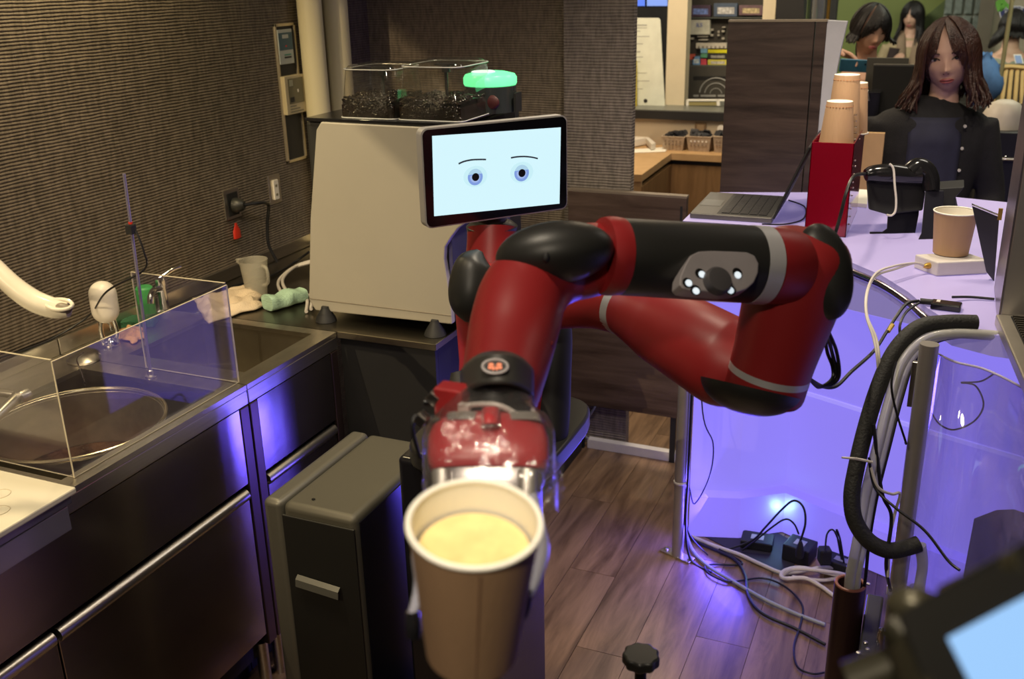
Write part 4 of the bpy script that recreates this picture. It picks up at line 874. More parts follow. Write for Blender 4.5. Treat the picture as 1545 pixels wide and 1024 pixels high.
MB().prism([p-V(0, 0, .042) for p in tp], (0, 0, .042)).build('counter_top', VTOP, t)
rm = MB().tube([p-V(0, .004, .02) for p in smooth_path([tuple(p) for p in rim[3:9]], 6) for p in [Vector(p)]], .009, 10); rm.build('edge_rail', mat('rail_steel', (.55, .52, .55), .2, 1.0), t, smooth=True)
for p in (plan[4]+V(0, .08, 0), plan[1]+V(0, .08, 0)): MB().cyl(p+V(0, 0, 0), p+V(0, 0, CZ-.045), .02).build('inner_post', STEEL, t)
lamp('led_foot_glow', 'POINT', plan[2]+V(.0, -.06, .10), .28, (.35, .75, 1.0), .02)
lamp('led_strip_light', 'AREA', plan[1]+V(-.02, -.12, .13), 5.0, (.12, .08, 1.0), .22, (-1.44, 1.6, .72))
# second pole and hoses
def pt(x, y, d): return PD(x, y, d)
a = pt(1376, 720, 1.88)
t = thing('steel_support_pole', (a.x, a.y, 0), 'thick polished steel pole behind the hoses on the right', 'pole')
MB().cyl((a.x, a.y, 0), (a.x, a.y, PD(1398, 490, 1.88).z), .0165, n=24).build('tube', mat('pole_steel', (.42, .39, .36), .33, .55), t, smooth=True)
MB().lathe([(.045, 0), (.045, .006), (.02, .008)], (a.x, a.y, 0), n=24).build('foot_plate', STEEL, t)
MB().box((-.007, -.006, -.05), (.004, .004, .04), None, pt(1379, 575, 1.84)).build('bracket', STEEL, t, bevel=.001)
q = [(1472, 487, 1.86), (1425, 487, 1.86), (1385, 495, 1.86), (1350, 530, 1.86), (1325, 585, 1.86), (1305, 650, 1.86), (1291, 710, 1.86), (1285, 750, 1.86), (1290, 785, 1.86), (1310, 815, 1.86), (1340, 830, 1.86), (1368, 826, 1.86), (1386, 820, 1.86)]
mb = plink([p+((12.5 if i < 8 else 12.5),) for i, p in enumerate(q)], n=18, sub=6); o = mb.build('foam_hose', FOAM, smooth=True); tag(o, 'thick black foam-covered hose arching off the counter and hooking to the right', 'hose')
o = plink([(1388, 822, 1.87, 9), (1392, 850, 1.88, 8), (1388, 880, 1.89, 8), (1386, 895, 1.89, 9)], n=14, sub=4).build('drain_tube', CLEARH, smooth=True); tag(o, 'short milky tube dropping from the end of the foam hose', 'tube')
for k, (dx, r_, m, lb) in enumerate(((0, 8, CLEARH, 'milky clear tube running under the foam hose into the brown pipe'), (11, 5.5, CLEARH, 'slimmer clear tube running beside the milky one into the brown pipe'), (18, 2.6, CABLEB, 'black cable bundled along the clear tubes'))):
    pts = [(1500, 506-k*2, 1.85), (1440, 503-k*2+k*4, 1.85), (1395, 512+k*2, 1.85), (1362, 545, 1.85), (1343, 600, 1.85), (1325, 670, 1.85), (1305, 750, 1.86), (1293, 820, 1.87), (1283 if k < 2 else 1288, 870, 1.88), (1281 if k < 2 else 1283, 905, 1.9)]
    o = plink([(x+dx, y, d, r_) for x, y, d in pts], n=12, sub=6).build('drain_tube' if k < 2 else 'signal_cable', m, smooth=True); tag(o, lb, 'tube' if k < 2 else 'cable')
o = plink([(1270, 690, 1.82, 1.6), (1292, 692, 1.82, 2.2), (1316, 697, 1.82, 2.2)], n=8).build('cable_tie', mat('nylon_tie', (.60, .56, .52), .35)); tag(o, 'long pale cable tie around the tubes halfway down', 'cable tie')
c = pt(1283, 880, 1.90)
t = thing('brown_pipe', (c.x, c.y, 0), 'open-topped dark brown pipe standing on the floor and swallowing the tubes', 'pipe')
rp = 23*1.90/FPX
MB().lathe([(rp, 0), (rp, c.z), (rp-.006, c.z), (rp-.006, .2)], (c.x, c.y, 0), n=32, cap=False).build('wall', COPPER, t, smooth=True)
MB().tube([V(c.x+(rp-.003)*math.cos(k), c.y+(rp-.003)*math.sin(k), c.z) for k in [2*math.pi*i/40 for i in range(41)]], .0034, 8).build('rim', COPPERIN, t, smooth=True)
MB().lathe([(rp+.006, 0), (rp+.006, .01), (rp+.001, .012)], (c.x, c.y, 0), n=32).build('base_flange', COPPER, t)
# black valve box with screws
z_ = .58
A_ = [PZ(1300, 885, z_), PZ(1420, 900, z_), PZ(1440, 1010, z_), PZ(1292, 985, z_)]
t = thing('valve_box', ((A_[0].x+A_[2].x)/2, (A_[0].y+A_[2].y)/2, 0), 'flat-topped black valve box with dome screws beside the brown pipe', 'valve box')
x0_, x1_ = A_[0].x+.012, min(A_[2].x+.05, PD(1392, 508, 1.90).x-.01); y0_, y1_ = A_[3].y, min(A_[0].y+.02, PD(1376, 720, 1.88).y-.02)
b_((x0_, y0_, 0), (x1_, y1_, z_)).build('case', BLK, t, bevel=.004)
for x, y in ((1306, 970), (1309, 980), (1345, 979), (1310, 881), (1295, 985)): MB().lathe([(.0045, 0), (.004, .0025), (0, .0035)], PZ(x, y, z_), n=12).build('screw', STEEL, t, smooth=True)
p = PZ(1327, 978, z_); MB().lathe([(.007, 0), (.007, .035), (.006, .036), (.006, .042), (.004, .043), (.004, .040), (0, .04)], p, n=16).build('stud', CHROME, t, smooth=True)
p = PZ(1345, 895, z_); MB().box((-.010, -.008, 0), (.010, .008, .02), None, p).build('cable_clip', WHITE, t, bevel=.002)
p = PZ(1380, 905, z_); MB().lathe([(.014, 0), (.014, .01), (.010, .012), (.010, .02), (.013, .022), (.013, .03)], p, n=16).build('hose_barb', CHROME, t, smooth=True)
p0 = PZ(1345, 893, z_+.02)
cable('signal_cable', [pt(1318, 640, 1.84), pt(1330, 740, 1.85), pt(1345, 780, 1.86), pt(1337, 850, 1.86), p0+V(-.002, .006, .0)], .0035, CABLEB, 'black cable plugging into the white clip on the valve box', 'cable')
cable('thin_wire', [pt(1352, 545, 1.82), pt(1345, 580, 1.82), pt(1352, 620, 1.83), pt(1366, 665, 1.84), pt(1366, 668, 1.86)], .0022, CABLEB, 'thin dark wire hanging between the tubes and the steel pole', 'cable')
cable('thin_wire', [pt(1311, 690, 1.83), pt(1320, 735, 1.83), pt(1350, 765, 1.80), pt(1395, 800, 1.76), pt(1430, 845, 1.72), pt(1448, 860, 1.7)], .0026, CABLEB, 'black wire sagging right across the clear counter front', 'cable')
cable('white_wire', [pt(1314, 705, 1.83), pt(1325, 735, 1.83), pt(1345, 745, 1.84), pt(1358, 745, 1.85), pt(1350, 775, 1.86), pt(1342, 815, 1.86), pt(1340, 870, 1.87)], .0028, CABLEW, 'white wire looping from the tubes to the steel pole', 'cable')
# clear counter front on the right
ac = MB(); sx0 = pt(1392, 508, 1.90); 
apl = [V(sx0.x, sx0.y+.06, 0), V(sx0.x+.02, sx0.y, 0), V(sx0.x+.06, sx0.y-.05, 0), V(sx0.x+.12, sx0.y-.08, 0), V(sx0.x+.20, sx0.y-.20, 0), V(sx0.x+.26, sx0.y-.42, 0)]
sp_ = [Vector(p) for p in smooth_path([tuple(p) for p in apl], 5)]
ac.loft([[p+V(0, 0, .005) for p in sp_], [p+V(0, 0, CZ-.045) for p in sp_]], closed=False)
o = ac.build('curved_acrylic_sheet', ACRV, smooth=True, solid=.004); tag(o, 'tall curved clear acrylic sheet closing the counter below the drip tray', 'acrylic sheet')
MB().tube([p+V(0, 0, CZ-.046) for p in sp_], .0022, 6).build('sheet_edge', mat('clear_edge', (.62, .58, .75), .2), o)
cable('thin_wire', [pt(1502, 562, 2.0), pt(1480, 575, 2.0), pt(1450, 577, 2.0), pt(1472, 582, 2.0), pt(1484, 610, 2.0), pt(1470, 635, 2.0), pt(1440, 648, 2.0), pt(1418, 640, 2.0), pt(1405, 622, 2.0)], .0018, CABLEB, 'thin black wire looping behind the curved acrylic sheet', 'cable')
a = PZ(1490, 890, .45)
o = MB().prism([pt(1450, 875, 1.95), pt(1468, 780, 1.95), pt(1500, 779, 1.97), pt(1548, 795, 2.0), pt(1565, 880, 1.98)], (.04, .05, 0)).build('dark_speaker', mat('speaker_dark', (.035, .03, .05), .5), bevel=.006); 
sp0 = o; tag(sp0, 'dark slanted speaker box seen through the acrylic sheet', 'speaker')
bb = [o.matrix_world @ Vector(v.co) for v in o.data.vertices]
zmin_ = min(v.co.z for v in o.data.vertices)+o.location.z; cx2 = o.location.x; cy2 = o.location.y
MB().box((cx2-.02, cy2-.02, 0), (cx2+.02, cy2+.02, zmin_+.03)).build('speaker_stand', BLKM, sp0)
# floor adapters, cables
def fl(x, y, z=.008): return PZ(x, y, z)
p = fl(1145, 815, 0)
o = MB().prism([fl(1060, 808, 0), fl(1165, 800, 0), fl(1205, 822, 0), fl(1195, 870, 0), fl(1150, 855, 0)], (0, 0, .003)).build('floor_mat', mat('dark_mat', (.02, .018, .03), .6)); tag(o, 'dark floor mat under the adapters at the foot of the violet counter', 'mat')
def adapter(px, w_, d_, h_, rot, label):
    c = fl(px[0], px[1], .003); R3 = Matrix.Rotation(rot, 3, 'Z')
    tt = thing('power_adapter', c, label, 'power adapter'); MB().box((-w_/2, 0, 0), (w_/2, d_, h_), R3, c).build('case', BLKM, tt, bevel=.004); MB().box((-w_*.2, d_*.3, h_+.0002), (w_*.2, d_*.7, h_+.0008), R3, c).build('sticker', mat('sticker_grey', (.35, .35, .42), .5), tt); return c
adapter((1140, 830), .10, .07, .028, .05, 'flat black power adapter lying on the mat nearest the left pole')
adapter((1198, 850), .085, .08, .055, -.25, 'square black power adapter with a plug standing in it')
adapter((1262, 872), .11, .06, .05, -.3, 'black power adapter half hidden behind the white cable bundle')
o = MB().lathe([(.012, 0), (.013, .02), (.008, .045), (.004, .055)], fl(1206, 840, .06), n=14).build('black_plug', BLKM, smooth=True); tag(o, 'black plug standing upright in the square adapter', 'plug')
o = MB().box((-.018, -.018, 0), (.018, .018, .05), Matrix.Rotation(.4, 3, 'Z'), fl(1243, 848, .055)).build('black_plug', BLKM, bevel=.006); tag(o, 'chunky black plug with a red light on the rear adapter', 'plug')
MB().ell(fl(1249, 832, .085)+V(.0, -.012, 0), .003, .003, .003, n=8, m=6).build('red_light', glow('red_led', (1, .1, .1), 1.5), o)
cable('adapter_cable', [fl(1206, 820, .10), fl(1215, 790, .16), fl(1212, 765, .2), fl(1198, 755, .21), fl(1180, 768, .18), fl(1155, 795, .1), fl(1135, 815, .04), fl(1100, 828, .01)], .0035, CABLEB, 'black cable arching high from the upright plug', 'cable')
cable('adapter_cable', [fl(1205, 805, .11), fl(1198, 790, .15), fl(1185, 783, .16), fl(1165, 795, .12), fl(1140, 815, .06), fl(1120, 830, .012)], .003, CABLEB, 'black cable arching low from the upright plug', 'cable')
cable('adapter_cable', [fl(1245, 830, .11), fl(1248, 805, .15), fl(1258, 800, .16), fl(1268, 825, .1), fl(1270, 845, .05), fl(1262, 800, .15), fl(1268, 815, .12), fl(1275, 860, .03)], .0028, CABLEB, 'tangled black cable beside the chunky plug', 'cable')
cable('extension_lead', [fl(1030, 805), fl(1050, 812), fl(1080, 824), fl(1115, 836), fl(1150, 852), fl(1180, 864), fl(1205, 862, .02), fl(1240, 856, .03), fl(1265, 858, .03), fl(1275, 870, .02), fl(1240, 862, .03), fl(1205, 856, .03), fl(1182, 862, .02), fl(1182, 872, .015), fl(1215, 872, .02), fl(1240, 885, .01), fl(1262, 900, .008), fl(1290, 905, .008)], .0062, CABLEW, 'white extension lead coiled on the floor and running to the left pole', 'cable')
cable('extension_lead', [fl(1182, 868, .012), fl(1200, 858, .04), fl(1250, 862, .045), fl(1275, 868, .03), fl(1240, 875, .012), fl(1195, 870, .02)], .0055, CABLEW, 'white cable coil tied on top of the extension lead', 'cable')
cable('air_tube', [fl(1034, 800, .02), fl(1045, 830), fl(1070, 855), fl(1105, 876), fl(1150, 902), fl(1200, 925), fl(1245, 942)], .0055, CABLEG, 'pale grey-blue tube crossing the floor to the brown pipe', 'tube')
cable('floor_cable', [fl(1036, 800, .02), fl(1048, 815), fl(1085, 832), fl(1110, 845), fl(1124, 868), fl(1130, 900), fl(1150, 925), fl(1200, 948), fl(1245, 972)], .0048, CABLEB, 'thick black cable curving across the floor planks', 'cable')
cable('floor_cable', [fl(1085, 828), fl(1120, 850, .006), fl(1068, 852, .006), fl(1070, 865), fl(1100, 877), fl(1150, 872), fl(1185, 885), fl(1210, 912), fl(1208, 940), fl(1198, 975), fl(1203, 1005), fl(1225, 1016), fl(1245, 1014)], .003, CABLEB, 'thin black cable wandering over the floor beside the brown pipe', 'cable')
k = PD(967, 1000, 1.35)
t = thing('star_knob_post', (k.x, k.y, 0), 'black star knob on a post at the bottom edge in front of the floor', 'knob')
mb = MB(); pr = [k+V((.0245+.0011*math.cos(9*a))*math.cos(a), (.0245+.0011*math.cos(9*a))*math.sin(a), 0) for a in [2*math.pi*i/64 for i in range(64)]]
mb.prism(pr, (0, 0, .016)); mb.build('knob', BLK, t, bevel=.003, smooth=True); MB().cyl((k.x, k.y, 0), k, .008).build('post', BLKM, t); MB().cyl((k.x, k.y, 0), (k.x, k.y, .01), .06).build('foot', BLKM, t)
# ================================================================== THINGS ON THE COUNTER
FLp, FRp, BRp, BLp = [PZ(x, y, CZ+.004) for x, y in ((1038, 327), (1162, 335), (1184, 300), (1077, 297))]
lc = (FLp+FRp+BRp+BLp)/4
t = thing('laptop', V(lc.x, lc.y, CZ), 'open grey laptop standing sideways on the counter left of the red cup holder', 'laptop')
ly = (BRp-FRp).normalized(); lx = (FRp-FLp); lx = (lx-ly*lx.dot(ly)).normalized(); hw = .5*((FRp-FLp).length+(BRp-BLp).length)/2*1.04; hl = ((BRp-FRp).length+(BLp-FLp).length)/4
RL = Matrix((lx, ly, V(0, 0, 1))).transposed()
MB().box((-hw, -hl, 0), (hw, hl, .016), RL, V(lc.x, lc.y, CZ)).build('base', mat('laptop_grey', (.14, .135, .125), .35, .5), t, bevel=.003)
MB().box((-hw*.35, -hl*.94, .0161), (hw*.97, hl*.94, .0166), RL, V(lc.x, lc.y, CZ)).build('keyboard_deck', BLKM, t)
MB().box((-hw*.93, -hl*.30, .0161), (-hw*.42, hl*.25, .0168), RL, V(lc.x, lc.y, CZ)).build('touchpad', mat('touchpad_grey', (.20, .195, .18), .3, .4), t)
ks = mat('key_black', (.02, .02, .022), .4)
km = None
for i in range(5):
    for j in range(14):
        cx_ = -hw*.24+i*(hw*1.12/5)+hw*.09; cy_ = -hl*.88+(j+.5)*(hl*1.76/14)
        P_ = V(lc.x, lc.y, CZ)+RL @ V(cx_, cy_, .0167)
        if km is None:
            km = MB().box((-hw*.095, -hl*.055, 0), (hw*.095, hl*.055, .002), RL, P_).build('key', ks, t); k0 = P_
        else: o = km.copy(); C.objects.link(o); o.parent = t; o.location = km.location+(P_-k0)
hn = V(lc.x, lc.y, CZ)+RL @ V(hw, 0, .014)
SR = RL @ Matrix.Rotation(math.radians(22), 3, 'Y')
MB().box((0, -hl, 0), (.006, hl, hw*1.9), SR, hn).build('screen_lid', BLKM, t, bevel=.002)
MB().box((-.0008, -hl*.93, hw*.12), (0, hl*.93, hw*1.8), SR, hn).build('lcd_panel', BLKG, t)
cable('laptop_cable', [PZ(1150, 338, CZ+.01), PZ(1185, 338, CZ+.004), PZ(1212, 330, CZ+.004), PZ(1214, 312, CZ+.004), PZ(1190, 302, CZ+.004)], .0022, CABLEB, 'thin black cable curling on the counter beside the laptop', 'cable')
# red cup holder
a, b2 = PZ(1213, 354, CZ), PZ(1276, 358, CZ)
hx0, hx1, hy0 = a.x, b2.x, (a.y+b2.y)/2; hz1 = PY(1224, 214, hy0).z; hy1 = hy0+.31
t = thing('cup_holder', ((hx0+hx1)/2, (hy0+hy1)/2, CZ), 'tall glossy red acrylic cup holder with inverted cup stacks in it', 'cup holder')
hm = MB(); th = .003
hm.box((hx0, hy0, CZ), (hx1, hy0+th, hz1)).box((hx0, hy1-th, CZ), (hx1, hy1, hz1)).box((hx0, hy0, CZ), (hx0+th, hy1, hz1)).box((hx1-th, hy0, CZ), (hx1, hy1, hz1)).box((hx0, hy0, CZ), (hx1, hy1, CZ+th))
hm.box((hx0, hy0+.098, CZ), (hx1, hy0+.098+th, hz1-.01))
hm.build('box', REDGLOSS, t, bevel=.0008)
wd = hx1-hx0; rc = wd/2*.86
for k in range(10): MB().ell((hx1+.003, hy0+.02+.01*(k % 3), CZ+.03+k*.018), .0025, .0025, .0025, n=8, m=6).build('rivet', STEEL, t)
def invcup(x, y, ztop, rbase, label, hgt=.10):
    """stack of cups standing upside down: bottom disc up"""
    tt = thing('kraft_cup', (x, y, ztop-hgt), label, 'cup', 'inverted kraft cups in the red holder')
    MB().lathe([(rc*.97, 0), (rc*.72, hgt-.002), (rc*.70, hgt)], (x, y, ztop-hgt), n=40, cap=False).build('wall', PAPER, tt, smooth=True)
    MB().lathe([(0, hgt-.004), (rc*.69, hgt-.004), (rc*.70, hgt), (rc*.715, hgt-.001)], (x, y, ztop-hgt), n=40).build('bottom', PAPERW, tt, smooth=True)
    MB().tube([V(x+rc*math.cos(a), y+rc*math.sin(a), ztop-hgt+.001) for a in [2*math.pi*i/40 for i in range(41)]], .002, 8).build('rim', PAPERW, tt, smooth=True)
    for i in range(26):
        a0 = 2*math.pi*i/26; rr_ = rc*.75
        if i == 0:
            st = MB().tube([V(x+(rr_+.0004)*math.cos(a0+q*.06), y+(rr_+.0004)*math.sin(a0+q*.06), ztop-.012) for q in (-1, 0, 1)], .0006, 4).build('stitch', mat('stitch_orange', (.55, .20, .06), .6), tt)
        else:
            st = MB().tube([V(x+(rr_+.0004)*math.cos(a0+q*.06), y+(rr_+.0004)*math.sin(a0+q*.06), ztop-.012) for q in (-1, 0, 1)], .0006, 4).build('stitch', mat('stitch_orange', (.55, .20, .06), .6), tt)
cx_ = (hx0+hx1)/2
zt1 = PY(1263, 152, hy0+.05).z; zt2 = PY(1270, 112, hy0+.145).z
invcup(cx_+.003, hy0+.050, zt1, rc, 'front upside-down kraft paper cup in the red holder', zt1-hz1+.012)
invcup(cx_+.006, hy0+.147, zt2, rc, 'taller upside-down kraft paper cup behind the front one in the red holder', zt2-hz1+.012)
p = PY(1290, 125, hy0+.24)
rc_s = rc; invcup(p.x+.0, hy0+.255, p.z, rc, 'kraft paper cup stack peeking out behind the red holder', p.z-hz1+.012)
for k in range(5): 
    p = PY(1291, 172+k*9, hy0+.12); MB().box((-.004, -.02, -.0018), (.004, .0, .0018), None, p).build('metal_clip', CHROME, t, bevel=.001)
# black scanner in its rest
t = thing('scanner_cradle', PZ(1352, 350, CZ), 'black handheld scanner strapped with a white tie onto black bracket plates', 'scanner')
SC = PZ(1352, 352, CZ); sdp = (SC-CAM).dot(fw)
def ps(x, y, dd=0): return PD(x, y, sdp+dd)
MB().prism([ps(*p) for p in ((1340, 310), (1338, 345), (1331, 350), (1312, 350), (1312, 364), (1368, 362), (1380, 355), (1386, 325), (1388, 300))], (0, .006, 0)).build('bracket_plate', mat('bracket_black', (.018, .018, .026), .35, .2), t, bevel=.001)
MB().prism([ps(*p, -.06) for p in ((1396, 288), (1390, 352), (1384, 364), (1364, 366), (1361, 384), (1378, 386), (1412, 380), (1424, 300), (1424, 288))], (0, .006, 0)).build('bracket_plate', mat('bracket_black', (.018, .018, .026), .35, .2), t, bevel=.001)
MB().prism([ps(*p, -.03) for p in ((1306, 262), (1310, 316), (1338, 324), (1392, 318), (1396, 288), (1392, 255))], (0, .05, 0)).build('holder_block', BLKM, t, bevel=.004)
MB().prism([ps(*p, -.0) for p in ((1396, 286), (1455, 282), (1440, 300), (1450, 350), (1398, 350))], (0, .10, 0)).build('black_stand', mat('stand_black', (.015, .015, .016), .5), t, bevel=.002)
plink([(1306, 264, sdp-.05, 9), (1318, 262, sdp-.05, 13), (1345, 262, sdp-.05, 15), (1370, 264, sdp-.05, 14), (1385, 262, sdp-.05, 17)], n=24, sub=5).build('scanner_grip', BLKG, t, smooth=True)
plink([(1372, 262, sdp-.05, 15), (1384, 253, sdp-.05, 15), (1396, 258, sdp-.05, 15), (1403, 272, sdp-.05, 14), (1405, 288, sdp-.05, 12)], n=24, sub=5).build('scanner_head', BLKG, t, smooth=True)
MB().tube([ps(*p, -.075) for p in ((1342, 247), (1348, 255), (1350, 280), (1352, 300), (1351, 318), (1345, 325), (1338, 324))], .0028, 8, sub=4).build('white_tie', mat('nylon_tie', (.60, .56, .52), .35), t, smooth=True)
cable('looped_cable', [ps(1306, 262, -.05), PD(1288, 266, 2.28), PD(1277, 290, 2.22), PD(1268, 325, 2.22), PD(1258, 360, 2.24), PZ(1254, 372, CZ+.004)], .0040, CABLEB, 'black cord from the scanner crossing in front of the red holder', 'cable')
# white scale box and cup
W1, W2, W3 = PZ(1378, 404, CZ), PZ(1413, 417, CZ), PZ(1490, 413, CZ)
t = thing('white_sensor_box', (W2+W3)/2, 'square white box with two white wires carrying a paper cup on the counter', 'box')
hh = .032
u1 = W1-W2; u2 = (W3-W2); W4 = W1+u2
MB().prism([W2, W3, W4, W1], (0, 0, hh)).build('box_body', mat('white_matte', (.70, .66, .62), .45), t, bevel=.003)
wt = W2.lerp(W1, .35)+V(0, 0, .018)
MB().lathe([(.007, 0), (.007, .006), (.004, .014)], wt, (W1-W2).cross(V(0, 0, 1))*-1, 14).build('wire_socket', BRASS, t, smooth=True)
for k in range(2):
    cable('sensor_wire', [wt+V(-.01, -.006, 0), PD(1380, 397, (wt-CAM).dot(fw)-.02), PD(1350, 401+k*5, (wt-CAM).dot(fw)-.06), PD(1322, 412+k*4, (wt-CAM).dot(fw)-.1), PD(1308+k, 440, 2.0), PD(1307+k, 475, 1.92), PD(1318+k*4, 510, 1.88), PD(1324+k*3, 545, 1.86), PD(1326+k*3, 600, 1.88)], .0026, CABLEW, ['upper of two white wires leaving the white sensor box', 'lower of two white wires leaving the white sensor box'][k], 'cable')
cc = PZ(1434, 381, CZ+hh+.002); rk = 25*((cc-CAM).dot(fw))/FPX
t = thing('kraft_cup', cc, 'short kraft paper cup standing open on the white sensor box', 'cup')
zt_c = PY(1437, 318, cc.y).z; rT = 30.5*((cc-CAM).dot(fw))/FPX; hC = zt_c-cc.z
MB().lathe([(0, .003), (rk, .003), (rk, 0), (rT, hC)], cc, n=48, cap=False).build('cup_wall', PAPER, t, smooth=True)
MB().lathe([(rk-.002, .004), (rT-.002, hC-.001)], cc, n=48, cap=False).build('cup_lining', PAPERW, t, smooth=True)
MB().tube([cc+V(rT*math.cos(k), rT*math.sin(k), hC) for k in [2*math.pi*i/48 for i in range(49)]], .0017, 10).build('rolled_rim', PAPERW, t, smooth=True)
# small black hub + cables
c = PZ(1430, 462, CZ+.0)
t = thing('usb_hub', c, 'small black connector hub lying on the counter above the foam hose', 'hub')
kx = (c-CAM).dot(fw)
MB().box((-.028, -.016, 0), (.028, .016, .014), Matrix.Rotation(-.1, 3, 'Z'), PZ(1427, 466, CZ)).build('case', BLKG, t, bevel=.003)
MB().box((-.005, -.007, .0141), (.002, .007, .0146), Matrix.Rotation(-.1, 3, 'Z'), PZ(1416, 464, CZ)).build('sticker', WHITE, t)
MB().tube([PZ(1388, 454, CZ+.008), PZ(1408, 456, CZ+.008)], .006, 10).build('plug', BLKM, t, smooth=True)
cable('hub_cable', [PZ(1386, 454, CZ+.008), PZ(1368, 458, CZ+.01), PD(1352, 478, 1.95), PD(1338, 500, 1.92), PD(1318, 530, 1.88), PD(1285, 560, 1.8), PD(1262, 582, 1.75), PD(1242, 583, 1.72), PD(1222, 572, 1.66)], .0034, CABLEB, 'black cable running from the hub down to the robot elbow', 'cable')
cable('hub_cable', [PZ(1386, 457, CZ+.006), PD(1368, 470, 1.97), PD(1358, 490, 1.93), PD(1358, 515, 1.92), PD(1354, 560, 1.92), PD(1350, 600, 1.92)], .0026, CABLEB, 'black cable dropping from the hub behind the foam hose', 'cable')
cable('power_cable', [PZ(1437, 448, CZ+.010), PZ(1465, 448, CZ+.006), PZ(1500, 451, CZ+.004)], .0028, CABLEB, 'short black cable from the hub to the steel machine', 'cable')
o = MB().tube([PD(1347, 490, 1.93), PD(1340, 500, 1.92)], .0042, 8).build('yellow_tape', mat('yellow_tape', (.55, .36, .06), .5)); tag(o, 'band of yellow tape around the black hub cable', 'tape')
for k in range(3):
    cable('elbow_cable', [PD(1222, 572, 1.55), PD(1236, 582+k, 1.58), PD(1255, 580-k*4, 1.6), PD(1266-k*5, 565-k*6, 1.6), PD(1262-k*7, 530, 1.58), PD(1250-k*3, 500, 1.54)], .003, CABLEB, ['outermost of three black cables looping behind the elbow', 'middle of three black cables looping behind the elbow', 'innermost of three black cables looping behind the elbow'][k], 'cable')
# ================================================================== RIGHT STEEL MACHINE
mc_ = PZ(1507, 490, CZ)
t = thing('steel_dispenser', (mc_.x+.2, mc_.y+.2, CZ), 'brushed steel dispenser with grille drip tray cut off by the right picture edge', 'dispenser')
b_((mc_.x, mc_.y, CZ+.004), (mc_.x+.45, mc_.y+.24, 1.95)).build('cabinet', mat('dispenser_steel', (.50, .47, .44), .42, .85, .05, 4), t, bevel=.002)
b_((mc_.x-.003, mc_.y+.002, CZ+.004), (mc_.x-.0005, mc_.y+.238, 1.95)).build('side_cover', mat('dispenser_side', (.30, .26, .30), .3, .8), t)
for y in (237, 325, 462): 
    p = PX(1518-(y-237)*.11, y, mc_.x-.003); MB().lathe([(.005, 0), (.004, .003), (0, .004)], p, (-1, 0, 0), 12).build('screw', CHROME, t, smooth=True)
T0p = PZ(1500, 490, CZ); ta = (PZ(1548, 606, CZ)-T0p).normalized(); tbv = V(-ta.y, ta.x, 0)
if tbv.x < 0: tbv = -tbv
RTr = Matrix((tbv, ta, V(0, 0, 1))).transposed(); TL_ = .62
MB().box((0, 0, 0), (.42, TL_, .022), RTr, T0p+V(0, 0, .0)).build('drip_tray', mat('tray_steel', (.45, .42, .36), .4, .8), t, bevel=.003)
MB().box((.024, .012, .0222), (.40, TL_-.02, .0235), RTr, T0p).build('grille_base', BLKM, t)
for i in range(46):
    if i == 0: g0 = MB().box((.026, .016, .0235), (.398, .021, .027), RTr, T0p).build('grille_bar', mat('grille_dark', (.10, .09, .07), .4, .8), t)
    else: o = g0.copy(); C.objects.link(o); o.parent = t; o.location = g0.location+ta*(i*.0125)
for k in (.10, .17, .24, .31): MB().box((k, .016, .0236), (k+.006, TL_-.03, .0272), RTr, T0p).build('grille_rail', mat('grille_dark', (.10, .09, .07), .4, .8), t)
o = MB().prism([PY(*p, mc_.y+.30) for p in ((1466, 308), (1508, 325), (1500, 425), (1488, 410))], (0, .012, 0)).build('dark_flap', mat('flap_dark', (.035, .033, .045), .35), bevel=.001); tag(o, 'dark slanted flap hanging beside the steel dispenser', 'flap')
MB().tube([PY(1467, 309, mc_.y+.295), PY(1506, 325, mc_.y+.295)], .0025, 8).build('flap_bar', CHROME, o); MB().box((-.004, -.004, -.012), (.004, .004, .012), None, PY(1509, 323, mc_.y+.295)).build('flap_hinge', BRASS, o)
# ================================================================== FOREGROUND TABLET (bottom right, out of focus)
fd_ = .42
t = thing('tablet_stand', PD(1560, 1100, fd_), 'blurred black tablet on a stand poking into the bottom right corner', 'tablet')
tq = [(1350, 925), (1620, 770), (1760, 1010), (1440, 1180)]
P4 = [PD(*tq[0], .44), PD(*tq[1], .40), PD(*tq[2], .36), PD(*tq[3], .40)]
tnn = (P4[1]-P4[0]).cross(P4[3]-P4[0]).normalized(); tnn = -tnn if tnn.dot(CAM-P4[0]) < 0 else tnn
P4[2] = P4[1]+(P4[3]-P4[0])
MB().prism(P4, -tnn*.010).build('tablet_body', BLK, t, bevel=.003)
def onT(x, y, l=.0008):
    d = ray(x, y); k_ = (P4[0]+tnn*l-CAM).dot(tnn)/d.dot(tnn); return CAM+d*k_
sq = [onT(1430, 962), onT(1600, 872), onT(1720, 1010), onT(1505, 1110)]
MB().prism(sq, tnn*.0006).build('tablet_display', mat('tablet_blue', (.05, .05, .05), .2, emit=(.33, .60, .98), estr=1.0, var=0), t)
for a, b2, r_ in (((1345, 935, .45), (1400, 990, .44), .009), ((1285, 1030, .46), (1400, 985, .45), .010), ((1400, 960, .45), (1450, 1100, .42), .02)):
    MB().tube([PD(*a), PD(*b2)], r_, 14).build('stand_arm', mat('stand_bronze', (.05, .046, .030), .4, .3), t, smooth=True)
MB().ell(PD(1376, 916, .445), .012, .008, .010).build('stand_knob', mat('stand_bronze2', (.11, .10, .065), .3, .4), t, smooth=True)
MB().tube([PD(1430, 900, .445), PD(1545, 845, .41)], .006, 10).build('cable_clamp', mat('stand_bronze2', (.11, .10, .065), .3, .4), t, smooth=True)
